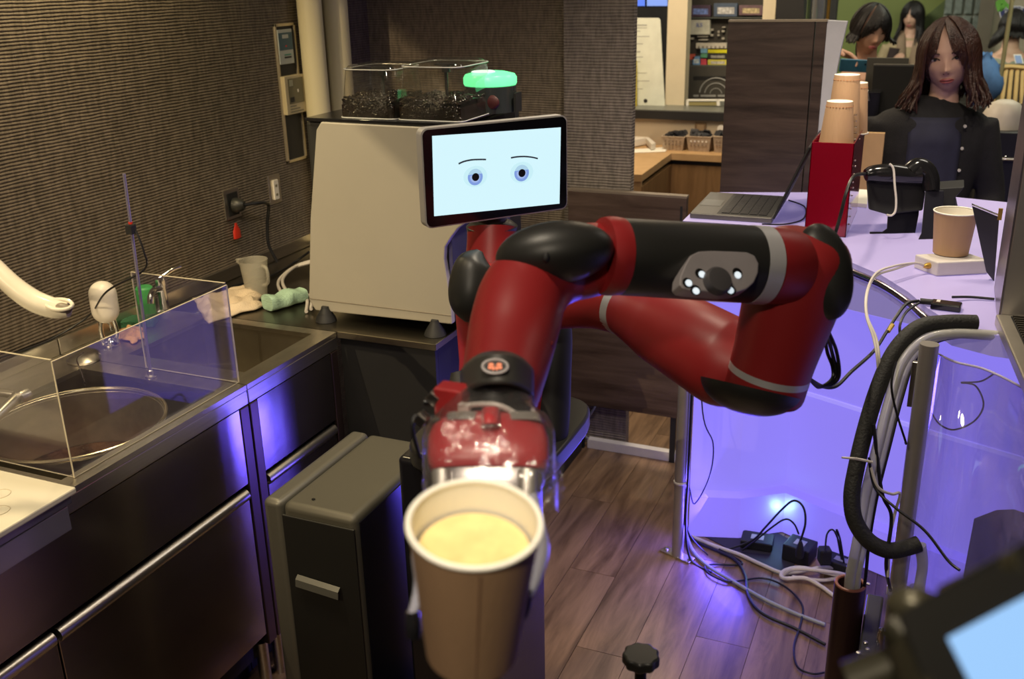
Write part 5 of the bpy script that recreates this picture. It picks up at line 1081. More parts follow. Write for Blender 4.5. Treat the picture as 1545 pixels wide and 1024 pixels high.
p = PD(1520, 1130, .42); MB().tube([p, V(p.x, p.y, .0)], .012, 12).build('stand_post', BLKM, t, smooth=True); MB().cyl((p.x, p.y, 0), (p.x, p.y, .015), .11).build('stand_foot', BLKM, t)
# ================================================================== TALL WALNUT PANELS BEHIND THE COUNTER
TY = 3.22
x0_, x1_, x2_ = PY(1093, 150, TY).x, PY(1221, 150, TY).x, PY(1238, 150, TY).x
zt_ = PY(1160, 33, TY).z
t = thing('walnut_screen', ((x0_+x2_)/2, TY, 0), 'tall dark walnut screen behind the laptop with one vertical joint', 'screen')
b_((x0_, TY, 0), (x1_-.002, TY+.03, zt_)).build('wide_panel', WALN, t, bevel=.001)
b_((x1_+.002, TY, 0), (x2_, TY+.03, zt_)).build('narrow_panel', WALN, t, bevel=.001)
b_((x0_, TY-.001, zt_), (x2_+.002, TY+.031, zt_+.006)).build('top_cap', mat('edge_band2', (.22, .18, .13), .4), t)
o = MB().prism([PY(*p, TY+.005) for p in ((1246, 30), (1279, 32), (1270, 70), (1262, 110), (1252, 160), (1240, 215), (1230, 260), (1222, 300), (1217, 300), (1225, 215), (1236, 120))], (0, .022, 0)).build('curved_white_fin', mat('fin_white', (.42, .42, .46), .4), bevel=.002)
tag(o, 'pale grey curved fin standing against the right side of the walnut screen', 'panel')
fb = o; MB().box((x2_-.03, TY+.006, 0), (x2_-.002+.03, TY+.026, CZ+.02)).build('fin_base', mat('fin_white', (.42, .42, .46), .4), fb)
# ================================================================== KITCHEN CORNER BEHIND
KZ = .85
KY = PZ(1050, 221, KZ).y
kx0 = -3.0
lz = PY(1020, 179, KY).z; lz2 = PY(1020, 174, KY-.0).z
struct('wall_kitchen', b_((kx0, KY, 0), (-.55, KY+.10, lz-.001)), PLASTERC)
o = b_((kx0, KY-.012, lz), (-.55, KY+.42, lz+.045)).build('window_sill', mat('sill_grey', (.16, .17, .15), .35)); tag(o, kind='structure'); o.name = 'trim_1'
b_((kx0, KY-.016, lz-.004), (-.55, KY-.0125, lz+.040)).build('sill_edge', BLKM, o)
cA, cB = PZ(1013, 231, KZ), PZ(968, 263.5, KZ)
t = thing('oak_counter', (cA.x, cA.y, 0), 'L-shaped light oak kitchen counter beyond the pillar with drawers below', 'counter')
tpz = [V(kx0+.1, cB.y, KZ), V(cB.x, cB.y, KZ), V(cA.x, cA.y, KZ), V(-.7, cA.y, KZ), V(-.7, KY-.001, KZ), V(kx0+.1, KY-.001, KZ)]
MB().prism([p-V(0, 0, .035) for p in tpz], (0, 0, .035)).build('worktop', OAK, t, bevel=.001)
b_((cA.x, cA.y+.015, .08), (-.7, cA.y+.035, KZ-.06)).build('cabinet_front', OAKF, t)
b_((cA.x, cA.y+.030, KZ-.06), (-.7, cA.y+.045, KZ-.036)).build('shadow_gap', BLKM, t)
MB().prism([V(cB.x, cB.y+.01, .08), V(cA.x, cA.y+.015, .08), V(cA.x-.02, cA.y+.015, .08), V(cB.x-.02, cB.y+.01, .08)], (0, 0, KZ-.14)).build('cabinet_front', OAKF, t)
b_((kx0+.1, cB.y+.005, .0), (cB.x-.003, cB.y+.025, KZ-.036)).build('end_panel', OAK, t)
b_((kx0+.1, cB.y+.1, .0), (cB.x-.08, KY-.01, .5)).build('carcass', OAKF, t)
b_((cB.x, KY-.5, 0), (-.75, KY-.02, .2)).build('plinth', BLKM, t)
bk = mat('basket_tan', (.40, .31, .22), .8, 0, .15, 40, .3, 120)
for i, (xa, xb, yb_) in enumerate(((998, 1032, 223), (1036, 1072, 225), (1076, 1106, 226))):
    c0, c1 = PY(xa, 215, KY-.16), PY(xb, 215, KY-.16); hwb = (c1.x-c0.x)/2; cx_ = (c0.x+c1.x)/2; zt_b = PY(xa, 206, KY-.16).z
    t = thing('woven_basket', (cx_, KY-.1, KZ), ['left tan basket full of black packets on the oak counter', 'middle perforated tan basket full of dark packets on the oak counter', 'right tan basket partly hidden by the walnut screen'][i], 'basket', 'baskets on the oak counter')
    h_ = zt_b-KZ; m = MB()
    def rc4(s, z): return [V(cx_-hwb*s, KY-.16+.06*(1-s), z), V(cx_+hwb*s, KY-.16+.06*(1-s), z), V(cx_+hwb*s, KY-.03-.02*(1-s), z), V(cx_-hwb*s, KY-.03-.02*(1-s), z)]
    m.loft([rc4(.82, KZ), rc4(1.0, KZ+h_)], True, False); m.build('basket_wall', bk, t, solid=.004)
    for k in range(5):
        for r_ in range(2):
            x = cx_+(k-2)*hwb*.32; z = KZ+h_*(.45+.25*r_)
            if k == 0 and r_ == 0 or True:
                MB().box((x-.004, KY-.1605-(z-KZ)/h_*0, z-.004), (x+.004, KY-.155, z+.004)).build('hole', mat('hole_light', (.75, .70, .62), .6) if (i == 1 and r_) else mat('hole_dark', (.22, .16, .11), .8), t)
    MB().tube(rc4(1.0, KZ+h_)+[rc4(1.0, KZ+h_)[0]], .004, 6).build('basket_rim', bk, t)
    pk = MB(); rg = random.Random(i)
    for k in range(22):
        R3 = Matrix.Rotation(rg.random()*6, 3, 'Z') @ Matrix.Rotation(rg.uniform(-1, 1), 3, 'X')
        pk.box((-.02, -.014, -.004), (.02, .014, .004), R3, (cx_+rg.uniform(-.75, .75)*hwb, KY-.10+rg.uniform(-.04, .04), KZ+h_+rg.uniform(-.01, .016)))
    tag(pk.build('packets', mat('packet_dark', (.022, .022, .026), .5), t), kind='stuff')
# papers on the counter
for i, (q4, m, lb) in enumerate((([(952, 226), (985, 224), (1008, 222), (1004, 229), (952, 231)], PAPERW, 'spread cream papers on the oak counter beside the pillar'), ([(952, 214), (966, 210), (974, 218), (952, 222)], WHITE, 'white rolled bag on the oak counter beside the pillar'), ([(966, 209), (970, 208), (989, 224), (983, 226)], WHITE, 'white slanted booklet on the papers'))):
    zz_ = KZ+.001+.004*i; h_ = (.003, .035, .03)[i]
    o = MB().prism([PZ(x, y, zz_+(.0 if i == 0 else .0)) for x, y in q4], (0, 0, h_)).build(['loose_papers', 'paper_bag', 'booklet'][i], m, bevel=.001); tag(o, lb, ['paper', 'bag', 'booklet'][i])
t = thing('wall_socket', PY(1055, 195, KY), 'brown wall socket above the middle basket', 'outlet')
p0, p1 = PY(1048, 200, KY-.006), PY(1066, 185, KY-.006); b_((p0.x, KY-.006, p0.z), (p1.x, KY, p1.z)).build('plate', mat('socket_brown', (.16, .10, .05), .5), t, bevel=.002); b_((p0.x+.012, KY-.008, p0.z+.012), (p1.x-.012, KY-.006, p1.z-.012)).build('socket_face', mat('socket_brown2', (.28, .19, .11), .5), t)
t = thing('wall_socket', PY(1089, 195, KY), 'white round thermostat by the walnut screen above the right basket', 'outlet')
MB().lathe([(.02, 0), (.02, .006), (0, .008)], PY(1088, 194, KY), (0, -1, 0), 16).build('dial', WHITE, t)
# window frame posts
SZ = lz+.045
wy = KY+.20
def rectpx(x0, y0, x1, y1, Y, th, name, m, par=None, bv=0, slant=0):
    pts = [PY(x0, y1, Y), PY(x1, y1, Y), PY(x1+slant, y0, Y), PY(x0+slant, y0, Y)]
    return MB().prism(pts, (0, th, 0)).build(name, m, par, bevel=bv)
p0, p1 = PY(1005, 100, wy), PY(1034, 100, wy)
struct('trim_2', b_((p0.x, wy, SZ), (p1.x, wy+.09, 2.7)), CREAMP)
p0, p1 = PY(1151, 15, wy), PY(1170, 15, wy)
struct('trim_3', b_((p0.x, wy, 0), (p1.x, wy+.09, 2.7)), CREAMP)
# menu board
o = MB().prism([PY(*p, KY+.16) for p in ((950, 161), (1003, 161), (996, 30), (993, 27), (950, 27))], (0, .008, 0)).build('menu_board', mat('board_white', (.80, .84, .72), .5)); tag(o, 'tall white printed menu board standing on the window sill beside the pillar', 'menu board')
rg = random.Random(5)
for k, y in enumerate((38, 42, 47, 55, 66, 78, 86, 93, 110, 122, 134)):
    x0 = 958; x1 = x0+rg.choice((8, 12, 18, 22)); h_ = 1.2 if k in (0, 5) else .6
    rectpx(x0, y-h_, x1, y+h_, KY+.1590, .0008, 'printed_line', mat('print_grey', (.45, .47, .42), .6), o)
c = PY(974, 152, KY+.1588); MB().lathe([(.011, 0), (.011, .0006)], c, (0, -1, 0), 16).build('printed_badge', mat('badge_black', (.03, .03, .03), .6), o)
o = rectpx(950, 92, 960, 160, KY+.11, .02, 'yellow_folder', mat('yellow_folder', (.60, .48, .04), .5)); tag(o, 'yellow folder edge standing on the sill against the pillar', 'folder')
rectpx(950, 98, 957, 158, KY+.105, .004, 'folder_sheet', mat('sheet_grey', (.25, .24, .20), .4), o)
# display screen above
o = rectpx(940, -20, 1009, 11, KY+.55, .03, 'wall_display', BLKG); tag(o, 'blue lit display hanging at the top edge beside the pillar', 'screen')
rectpx(940, -20, 973, 9, KY+.549, .001, 'lit_picture', mat('disp_blue', (.02, .03, .08), .3, emit=(.13, .25, .95), estr=1.0, var=.5, nscale=30), o)
rectpx(976, -20, 1007, 9, KY+.549, .001, 'lit_picture', mat('disp_blue2', (.02, .03, .08), .3, emit=(.30, .45, 1.0), estr=.9), o)
for xx in (945, 1004): MB().tube([PY(xx, -20, KY+.56), V(PY(xx, -20, KY+.56).x, KY+.56, 2.7)], .01, 8).build('hanger', BLKM, o)
struct('wall_shop', b_((-3.2, KY+1.5, 0), (-.70, KY+1.6, 2.7)), mat('shop_dark', (.030, .028, .028), .7, 0, .5, 4))
# dark rack with goods (things seen through the window)
ry = KY+.62
t = thing('goods_rack', PY(1100, 160, ry+.05), 'dark display wall hung with small goods seen through the kitchen window', 'rack')
rectpx(1030, -20, 1175, 170, ry+.03, .02, 'backboard', mat('rack_dark', (.045, .040, .032), .6, 0, .3, 10), t)
for y in (27, 99): rectpx(1033, y-1, 1160, y+1, ry-.02, .05, 'shelf', mat('rack_shelf', (.10, .11, .10), .4), t)
c_ = PY(1100, 170, ry+.04); b_((c_.x-.25, ry+.03, 0), (c_.x+.25, ry+.05, c_.z)).build('rack_base', BLKM, t)
goods = [((1041, 8, 1072, 25), (.10, .06, .10), 'purple picture box on the top rack shelf', 'box', (.20, .30, .75)), ((1077, 5, 1112, 25), (.10, .14, .22), 'white and blue picture box on the top rack shelf', 'box', (.72, .74, .76)), ((1115, 8, 1150, 23), (.20, .12, .14), 'tan picture box on the top rack shelf', 'box', (.62, .52, .30)),
 ((1037, 30, 1071, 52), (.62, .62, .52), 'white sign card with small blue letters on the rack', 'card', None), ((1050, 65, 1096, 73), (.62, .58, .48), 'long pale ruler-like strip hung on the rack', 'strip', None),
 ((1036, 82, 1048, 90), (.55, .10, .06), 'red packet at the left of the rack', 'packet', None), ((1036, 90, 1044, 97), (.10, .09, .09), 'dark packet below the red one', 'packet', None), ((1057, 73, 1067, 80), (.20, .42, .60), 'sky blue packet on the rack', 'packet', None), ((1057, 81, 1067, 87), (.12, .35, .20), 'green packet on the rack', 'packet', None),
 ((1045, 85, 1056, 98), (.18, .36, .62), 'blue packet on the lower rack shelf', 'packet', (.6, .7, .8)), ((1057, 89, 1066, 98), (.60, .07, .10), 'crimson packet on the lower rack shelf', 'packet', None), ((1068, 75, 1097, 80), (.75, .70, .02), 'upper yellow banded box on the rack', 'box', None), ((1068, 81, 1097, 89), (.03, .03, .03), 'black banded box between the yellow ones', 'box', (.35, .34, .30)), ((1068, 90, 1097, 98), (.72, .66, .10), 'lower yellow and white box on the rack', 'box', (.55, .52, .45))]
for (x0, y0, x1, y1), col, lb, ct, sub in goods:
    m = mat('goods_%d_%d' % (x0, y0), col, .5, 0, .15, 30)
    nm = {'box': 'goods_box', 'card': 'sign_card', 'strip': 'pale_strip', 'packet': 'goods_packet'}[ct]
    o = rectpx(x0, y0, x1, y1, ry-.012, .03, nm, m, None, .001); tag(o, lb, ct)
    if sub: rectpx(x0+(x1-x0)*.15, y0+(y1-y0)*.30, x1-(x1-x0)*.12, y1-(y1-y0)*.2, ry-.0135, .001, 'printed_field', mat('goodsf_%d_%d' % (x0, y0), sub, .5, 0, .5, 60), o)
    if ct == 'card':
        c = PY(1055, 38, ry-.0135); text('ILS', .030, c, Matrix(((1, 0, 0), (0, 0, -1), (0, 1, 0))), mat('ink_blue', (.03, .08, .45), .5), 'printed_letters', o)
    if ct == 'strip':
        for k in range(7): rectpx(1053+k*6.3, 69.5, 1055.5+k*6.3, 73, ry-.0135, .001, 'tick_mark', mat('tick_grey', (.25, .22, .18), .6), o)
rg = random.Random(11)
wm = mat('small_goods', (.42, .40, .34), .5, 0, .3, 40)
for k, (x, y, w_, h_) in enumerate(((1042, 58, 9, 3), (1060, 55, 16, 2.5), (1061, 60, 14, 2), (1074, 53, 4, 3), (1074, 45, 4, 3), (1084, 48, 3, 3), (1084, 53, 3, 3), (1092, 41, 5, 1.5), (1091, 47, 4, 3), (1091, 58, 4, 3))):
    o = rectpx(x-w_/2, y-h_/2, x+w_/2, y+h_/2, ry+.005, .02, 'hanging_good', wm); tag(o, ['small pale clip lying at the left edge of the rack', 'upper of two narrow pale strips on the rack', 'lower of two narrow pale strips on the rack', 'lower small pale charm in the first column right of the sign card', 'upper small pale charm in the first column right of the sign card', 'small pale charm in the middle of the second column on the rack', 'lowest small pale charm of the second column on the rack', 'highest pale narrow label beside the walnut screen', 'pale round charm beside the walnut screen below the narrow label', 'lowest pale charm beside the walnut screen above the yellow boxes'][k], 'accessory', 'small pale articles on the rack')
# poster with a round machine drawing
o = rectpx(1034, 100, 1150, 158, ry-.02, .02, 'dark_poster', mat('poster_dark', (.07, .065, .055), .5)); tag(o, 'dark poster with a white circular drawing below the rack shelf', 'poster')
ink = mat('chalk_ink', (.42, .42, .40), .6)
cp = PY(1080, 142, ry-.0215); kk = (cp-CAM).dot(fw)/FPX
for rr_, w_ in ((25, 1.6), (17, 1.3), (9, .8)):
    MB().tube([cp+V(rr_*kk*math.cos(a), 0, rr_*kk*.95*math.sin(a)) for a in [math.radians(5+i*170/20) for i in range(21)]], w_*kk*.6, 6).build('drawn_ring', ink, o)
rectpx(1046, 115, 1098, 121, ry-.0212, .0010, 'black_stripe', BLKM, o)
for x0, x1 in ((1046, 1054), (1057, 1080), (1083, 1094)): rectpx(x0, 143, x1, 146, ry-.024, .0010, 'printed_word', ink, o)
t = thing('white_tray', PY(1064, 158, KY+.18), 'white rounded tray frame standing on the window sill', 'tray')
mb = MB(); 
for q4 in (((1035, 150), (1095, 150), (1095, 153), (1035, 153)), ((1035, 150), (1039, 150), (1039, 160), (1035, 160)), ((1081, 150), (1086, 150), (1086, 160), (1081, 160))): mb.prism([PY(*p, KY+.18) for p in q4], (0, .02, 0))
mb.build('tray_frame', mat('tray_white', (.85, .84, .76), .4), t, bevel=.003); rectpx(1039, 153.5, 1081, 159, KY+.185, .01, 'tray_insert', mat('tray_olive', (.32, .28, .12), .5), t)
# upper right of the walnut screen: dark cabinet and glass tubes
o = rectpx(1171, -20, 1213, 40, KY+.1, .3, 'dark_cabinet', BLKM); tag(o, 'black cabinet edge above the walnut screen', 'cabinet')
c_ = PY(1192, 40, KY+.25); b_((c_.x-.05, KY+.2, 0), (c_.x+.05, KY+.3, c_.z+.01)).build('cabinet_foot', BLKM, o)
for i, (x, m, lb) in enumerate(((1216, mat('greenish_glass', (.12, .17, .08), .2), 'greenish bottle-like tube above the walnut screen'), (1231, mat('clear_tube', (.40, .42, .42), .1, .5), 'clear glass cylinder above the walnut screen'), (1246, BRASS, 'thin tan rod above the walnut screen'))):
    c0 = PY(x, 60, 4.2); rr_ = (2.5, 9, 2.5)[i]*(c0-CAM).dot(fw)/FPX
    o = MB().tube([V(c0.x, 4.2, 0), V(c0.x, 4.2, 2.7)], rr_, 20).build(['green_tube', 'glass_column', 'tan_rod'][i], m, smooth=True); tag(o, lb, 'column')
# ================================================================== HALL BEYOND
HY = 9.5
struct('wall_hall', b_((-1.3, HY, 0), (4, HY+.1, 2.7)), mat('lime_wall', (.16, .20, .045), .6, 0, .12, 1.2))
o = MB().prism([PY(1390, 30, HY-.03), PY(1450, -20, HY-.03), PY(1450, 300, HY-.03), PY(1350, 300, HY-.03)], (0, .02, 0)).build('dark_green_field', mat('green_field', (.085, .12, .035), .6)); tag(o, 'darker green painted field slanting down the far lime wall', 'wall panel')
blk = thing('glass_block_wall', PY(1465, 60, HY-.5), 'wall of grey-green glass blocks at the far end of the hall', 'wall')
gm = mat('glass_block', (.15, .18, .16), .3, .0, .35, 20, .3, 40); bproto = None
bx_a, bx_b = PY(1424, 20, HY-.5).x, PY(1500, 20, HY-.5).x
nb, nr_ = 5, 14; bw_ = (bx_b-bx_a)/nb; bz0 = .2; bh_ = .165
for i in range(nb):
    for j in range(nr_):
        loc = V(bx_a+i*bw_, HY-.5, bz0+j*bh_)
        if bproto is None: bproto = MB().box((loc.x, loc.y, loc.z), (loc.x+bw_-.015, loc.y+.06, loc.z+bh_-.015)).build('glass_block', gm, blk, bevel=.008); bl0 = loc
        else: o = bproto.copy(); C.objects.link(o); o.parent = blk; o.location = bproto.location+(loc-bl0)
b_((bx_a, HY-.47, 0), (bx_b, HY-.42, bz0+nr_*bh_)).build('mortar', mat('mortar_grey', (.22, .23, .19), .8), blk)
p0, p1 = PY(1499, 20, HY-.9), PY(1560, 20, HY-.9)
struct('wall_column', b_((p0.x, HY-.9, 0), (p1.x+1, HY-.7, 2.7)), mat('beige_column', (.30, .27, .20), .7))
struct('trim_4', b_((p0.x-.10, HY-.95, 0), (p0.x-.002, HY-.901, 2.7)), mat('brown_trim', (.10, .085, .06), .6))
# route shield 58
shy = HY-.93
t = thing('route_shield', PY(1527, 20, shy), 'blue rounded triangular route shield numbered 58 on the far column', 'sign')
def shield(g, th, m, name, dy=0):
    base_ = [(1507, 16), (1512, 11), (1524, 9), (1540, 9), (1548, 12), (1550, 17), (1544, 30), (1533, 46), (1528, 48), (1522, 46), (1515, 38), (1509, 25)]
    cx0, cy0 = 1528, 26; pts = [PY(cx0+(x-cx0)*g, cy0+(y-cy0)*g, shy-dy) for x, y in base_]
    MB().prism(pts, (0, th, 0)).build(name, m, t)
shield(1.0, .02, mat('shield_white', (.62, .62, .66), .5), 'shield_border'); shield(.92, .003, mat('shield_blue', (.018, .025, .12), .4), 'shield_face', .003)
RT = Matrix(((1, 0, 0), (0, 0, -1), (0, 1, 0)))
kk = (PY(1528, 25, shy)-CAM).dot(fw)/FPX
text('58', 18*kk*1.15, PY(1526, 25, shy-.005), RT, mat('shield_letter', (.72, .72, .74), .5), 'route_number', t, sx=1.15)
text('OKINAWA', 5.2*kk, PY(1528, 13.5, shy-.005), RT, mat('shield_letter', (.72, .72, .74), .5), 'route_word', t, sx=1.1)
# ================================================================== PEOPLE
def sm(a, b, x): t_ = max(0, min(1, (x-a)/(b-a))); return t_*t_*(3-2*t_)
def head_surf(a, b, s=1.0):
    """a: azimuth (0 = face), b: latitude; local X right, -Y face, Z up; centre of the head"""
    x = math.sin(a)*math.cos(b); y = -math.cos(a)*math.cos(b); z = math.sin(b)
    px_, py__, pz_ = x*.072, y*.090, z*.112
    if z < 0:
        tt = -z; px_ *= 1-.34*tt**1.6+(.05*math.sin(tt*3.1)); py__ *= (1-.10*tt) if y < 0 else (1-.42*tt**1.2)
        px_ *= 1 if y < 0 else 1-.1*tt
    else:
        px_ *= 1+.03*z; py__ *= (1.0 if y < 0 else 1.08)
    if y < 0:
        def g(cx, cz, sx, sz): return math.exp(-((px_-cx)/sx)**2-((pz_-cz)/sz)**2)
        d = 0
        d += .0150*g(0, -.036, .0105, .010)+.0085*g(0, -.018, .0075, .018)+.004*g(.011, -.040, .006, .006)+.004*g(-.011, -.040, .006, .006)
        d -= .0065*g(.031, .002, .015, .010)+.0065*g(-.031, .002, .015, .010)
        d += .0030*g(.030, .022, .020, .007)+.0030*g(-.030, .022, .020, .007)
        d += .0035*g(.040, -.030, .018, .016)+.0035*g(-.040, -.030, .018, .016)
        d += .0060*g(0, -.066, .022, .012)-.003*g(0, -.079, .018, .005)+.0065*g(0, -.098, .018, .012)
        py__ -= d
    return V(px_, py__, pz_)*s
def make_head(Ch, R, s, body_mb, par, parts):
    rings = []
    for j in range(41):
        b = -math.pi/2+math.pi*j/40
        rings.append([Ch+R @ head_surf(2*math.pi*i/56, b, s) for i in range(56)])
    body_mb.loft(rings, False, False)
    for sg in (-1, 1):   # ears
        body_mb.ell(Ch+R @ V(sg*.0735*s, .004*s, -.012*s), .008*s, .017*s, .030*s, R, 12, 8)
def face_parts(Ch, R, s, par, look=0.0, lid=1.0):
    def fs(x, z, out=0):  # point on the face surface
        b = math.asin(max(-1, min(1, z/.112))); 
        best = None
        for k in range(-40, 41):
            a = k/40*1.2; p = head_surf(a, b, 1)
            if best is None or abs(p.x-x) < abs(best.x-x): best = p
        return Ch+R @ (V(x, best.y-out, z)*s)
    ink_ = mat('eye_dark', (.010, .007, .006), .25); scl = mat('eye_sclera', (.50, .44, .40), .4); br = mat('brow_brown', (.06, .03, .02), .8)
    for sg in (-1, 1):
        p = fs(sg*.031, 0, .0006)
        MB().ell(p, .0130*s, .0035*s, .0052*s*lid, R, 18, 8).build('eye_white', scl, par, smooth=True)
        MB().ell(fs(sg*.031+look, 0, .0028), .0058*s, .0022*s, .0052*s*lid, R, 14, 8).build('iris', ink_, par, smooth=True)
        pts = [fs(sg*(.031-.0145), -.001, .003), fs(sg*(.031-.006), .0050*lid, .0042), fs(sg*(.031+.006), .0052*lid, .0042), fs(sg*(.031+.0150), .0005, .0030)]
        MB().tube(pts, [.0010*s, .0018*s, .0018*s, .0010*s], 6, sub=4).build('upper_lashes', ink_, par, smooth=True)
        pts = [fs(sg*.017, .017, .0022), fs(sg*.030, .021, .0022), fs(sg*.046, .0165, .0022)]
        MB().tube(pts, [.0018*s, .0021*s, .0009*s], 6, sub=4).build('eyebrow', br, par, smooth=True)
        MB().ell(fs(sg*.0065, -.0445, -.0005), .0030*s, .0020*s, .0016*s, R, 8, 6).build('nostril', mat('nostril_dark', (.10, .035, .03), .8), par, smooth=True)
    for dz, hh_, m in ((-.0635, .0036, mat('upper_lip', (.33, .085, .085), .4)), (-.0705, .0046, LIPS)):
        MB().tube([fs(-.021, -.0665, .000), fs(-.011, dz, .0022), fs(0, dz-.0003, .0032), fs(.011, dz, .0022), fs(.021, -.0665, .000)], [.0010*s, hh_*.9*s, hh_*s, hh_*.9*s, .0010*s], 10, sub=4).build('lip', m, par, smooth=True)
def hair(Ch, R, s, par, m, length, seed=1, curl=.02, fringe=42, vol=1.0, n=170, neck=False, front=0.55):
    rg = random.Random(seed); mb = MB()
    # scalp shell open at the face
    rings = []
    for j in range(15):
        b = math.radians(90-8.6*j) if j < 14 else math.radians(-32)
        b = math.radians(90-j*8.4); row = []
        for i in range(33):
            a = math.radians(fringe+22*max(0, (1-j/5.0))*-1.9+(360-2*(fringe+22*max(0, (1-j/5.0))*-1.9))*i/32)
            p = head_surf(a, b, s); p = V(p.x*1.10, p.y*1.09, p.z*1.07) if b > 0 else V(p.x*1.12+0, p.y*1.10, p.z)
            row.append(Ch+R @ p)
        rings.append(row)
    mb.loft(rings, False, False, closed=False)
    for k in range(n):
        u = (k+.5)/n; ae = fringe+(360-2*fringe)*u+rg.uniform(-3, 3); da = min(ae, 360-ae); sg = 1 if ae < 180 else -1
        a0 = (da*front if da < 110 else da)*sg; pts = []; rad = []
        rr = vol*(1.08+rg.uniform(0, .05)); L = length*rg.uniform(.9, 1.05); ph = rg.uniform(0, 6.3); w_ = .0065*s
        for j in range(9):
            tt = j/8; b = math.radians(88-88*tt*1.06); a = math.radians((a0+(da*sg-a0)*tt**.8))
            p = head_surf(a, max(b, -.08), 1.0); p = V(p.x*(rr+.05*tt), p.y*(rr), p.z*1.08)*s
            pts.append(Ch+R @ p); rad.append(w_*(.5+.5*tt))
        p = pts[-1]; out = (R @ V(math.sin(math.radians(ae)), -math.cos(math.radians(ae)), 0)); out.z = 0; out.normalize()
        for j in range(1, 8):
            tt = j/7; spread = .030*s*sm(.25, 1, tt)*vol
            q_ = p+V(0, 0, -L*tt)+out*(spread*(1 if da > 60 else .7)+curl*math.sin(tt*5+ph)*tt)+out.cross(V(0, 0, 1))*curl*.7*math.sin(tt*6+ph*2)*tt
            if neck and da > 90: q_ += out*(-.02*tt)
            pts.append(q_); rad.append(w_*(1-.65*tt**2))
        mb.tube(pts, rad, 5)
    return mb.build('hair', m, par, smooth=True)
def hand(wrist, fdir, palm_n, s, body_mb, curl=.5, spread=.012, fl=(.072, .080, .074, .058)):
    fdir = Vector(fdir).normalized(); pn = Vector(palm_n); pn = (pn-fdir*pn.dot(fdir)).normalized(); sd = fdir.cross(pn)
    R = Matrix((sd, fdir, pn)).transposed(); pc_ = wrist+fdir*.045*s
    body_mb.ell(pc_, .040*s, .052*s, .014*s, R, 20, 12)
    for k in range(4):
        b = wrist+fdir*.080*s+sd*(k-1.5)*.0195*s; L = fl[k]*s; d = fdir.copy(); pts = [b-fdir*.02*s]; p = b; pts.append(p)
        for j, fr in enumerate((.45, .30, .25)):
            ang = curl*(j+.6)*.7; dd = (fdir*math.cos(ang)+pn*math.sin(ang)); p = p+dd*L*fr; pts.append(p)
        body_mb.tube(pts, [.0095*s, .0092*s, .0085*s, .0078*s, .0062*s], 10, sub=3)
    b = wrist+fdir*.020*s-sd*.030*s; body_mb.tube([b+sd*.012*s, b, b+(fdir*.6-sd*.7+pn*.35)*.030*s, b+(fdir*1.2-sd*.75+pn*.6)*.040*s], [.012*s, .012*s, .0105*s, .0075*s], 10, sub=3)
def skirted_torso(mb, Ch, hip, sw, s, lean=V(0, 0, 0), side=V(1, 0, 0), dep=.105):
    """loft from neck base to hips; side = shoulder direction"""
    top = Ch+V(0, 0, -.150*s); fwv = side.cross(V(0, 0, 1)); secs = ((0, .055, .05), (-.03, .09, .065), (-.055, sw*.86, .085), (-.09, sw*.98, .10), (-.16, sw*.95, dep+.005), (-.26, sw*.86, dep), (-.38, sw*.74, dep*.9), (-.50, sw*.82, dep))
    rings = []
    for dz, hw_, hd in secs:
        c = top+V(0, 0, dz*s)+lean*(-dz); rings.append([c+side*hw_*s*math.cos(t_)+fwv*hd*s*math.sin(t_) for t_ in [2*math.pi*k/28 for k in range(28)]])
    mb.loft(rings); return top
def arm(mb, sh, el, wr, s, r=(.052, .045, .032)):
    bm_.tube([sh.lerp(el, .18), sh.lerp(el, .5), el, wr], [.034*s, .034*s, .032*s, .026*s], 12, sub=3); mb.tube([sh, sh.lerp(el, .5), el, el.lerp(wr, .5), wr], [r[0]*s, (r[0]+r[1])/2*s, r[1]*s, (r[1]+r[2])/2*s, r[2]*s], 16, sub=3)
def facing(dirv, roll=0, pitch=0):
    """matrix with -Y column towards dirv"""
    f = Vector(dirv).normalized(); z = V(0, 0, 1); x = z.cross(-f).normalized()*-1; x = (-f).cross(z).normalized(); z = x.cross(-f)
    R = Matrix((x, -f, z)).transposed()
    return R @ Matrix.Rotation(roll, 3, 'Y') @ Matrix.Rotation(pitch, 3, 'X')
def legs(t, c, side, hipz, m, s, sit=None):
    mb = MB(); fwv = side.cross(V(0, 0, 1))
    for sg in (-1, 1):
        h = V(c.x, c.y, hipz)+side*.085*sg
        if sit is None: mb.tube([h, V(h.x, h.y, hipz*.52), V(h.x, h.y, .09)], [.085*s, .055*s, .040*s], 14, sub=4)
        else: mb.tube([h, h+sit*.42+V(0, 0, .02), h+sit*.44+V(0, 0, -hipz+.10)], [.085*s, .06*s, .042*s], 14, sub=4)
    o = mb.build('trousers', m, t, smooth=True)
    for sg in (-1, 1):
        h = V(c.x, c.y, 0)+side*.085*sg+((sit*.44) if sit is not None else V(0, 0, 0)); f = sit or fwv*(-1)
        MB().ell(h+f*.05+V(0, 0, .04), .042, .12, .045, basis3(f.cross(V(0, 0, 1)), f), 14, 8, -.85).build('shoe', BLKM, t, smooth=True)
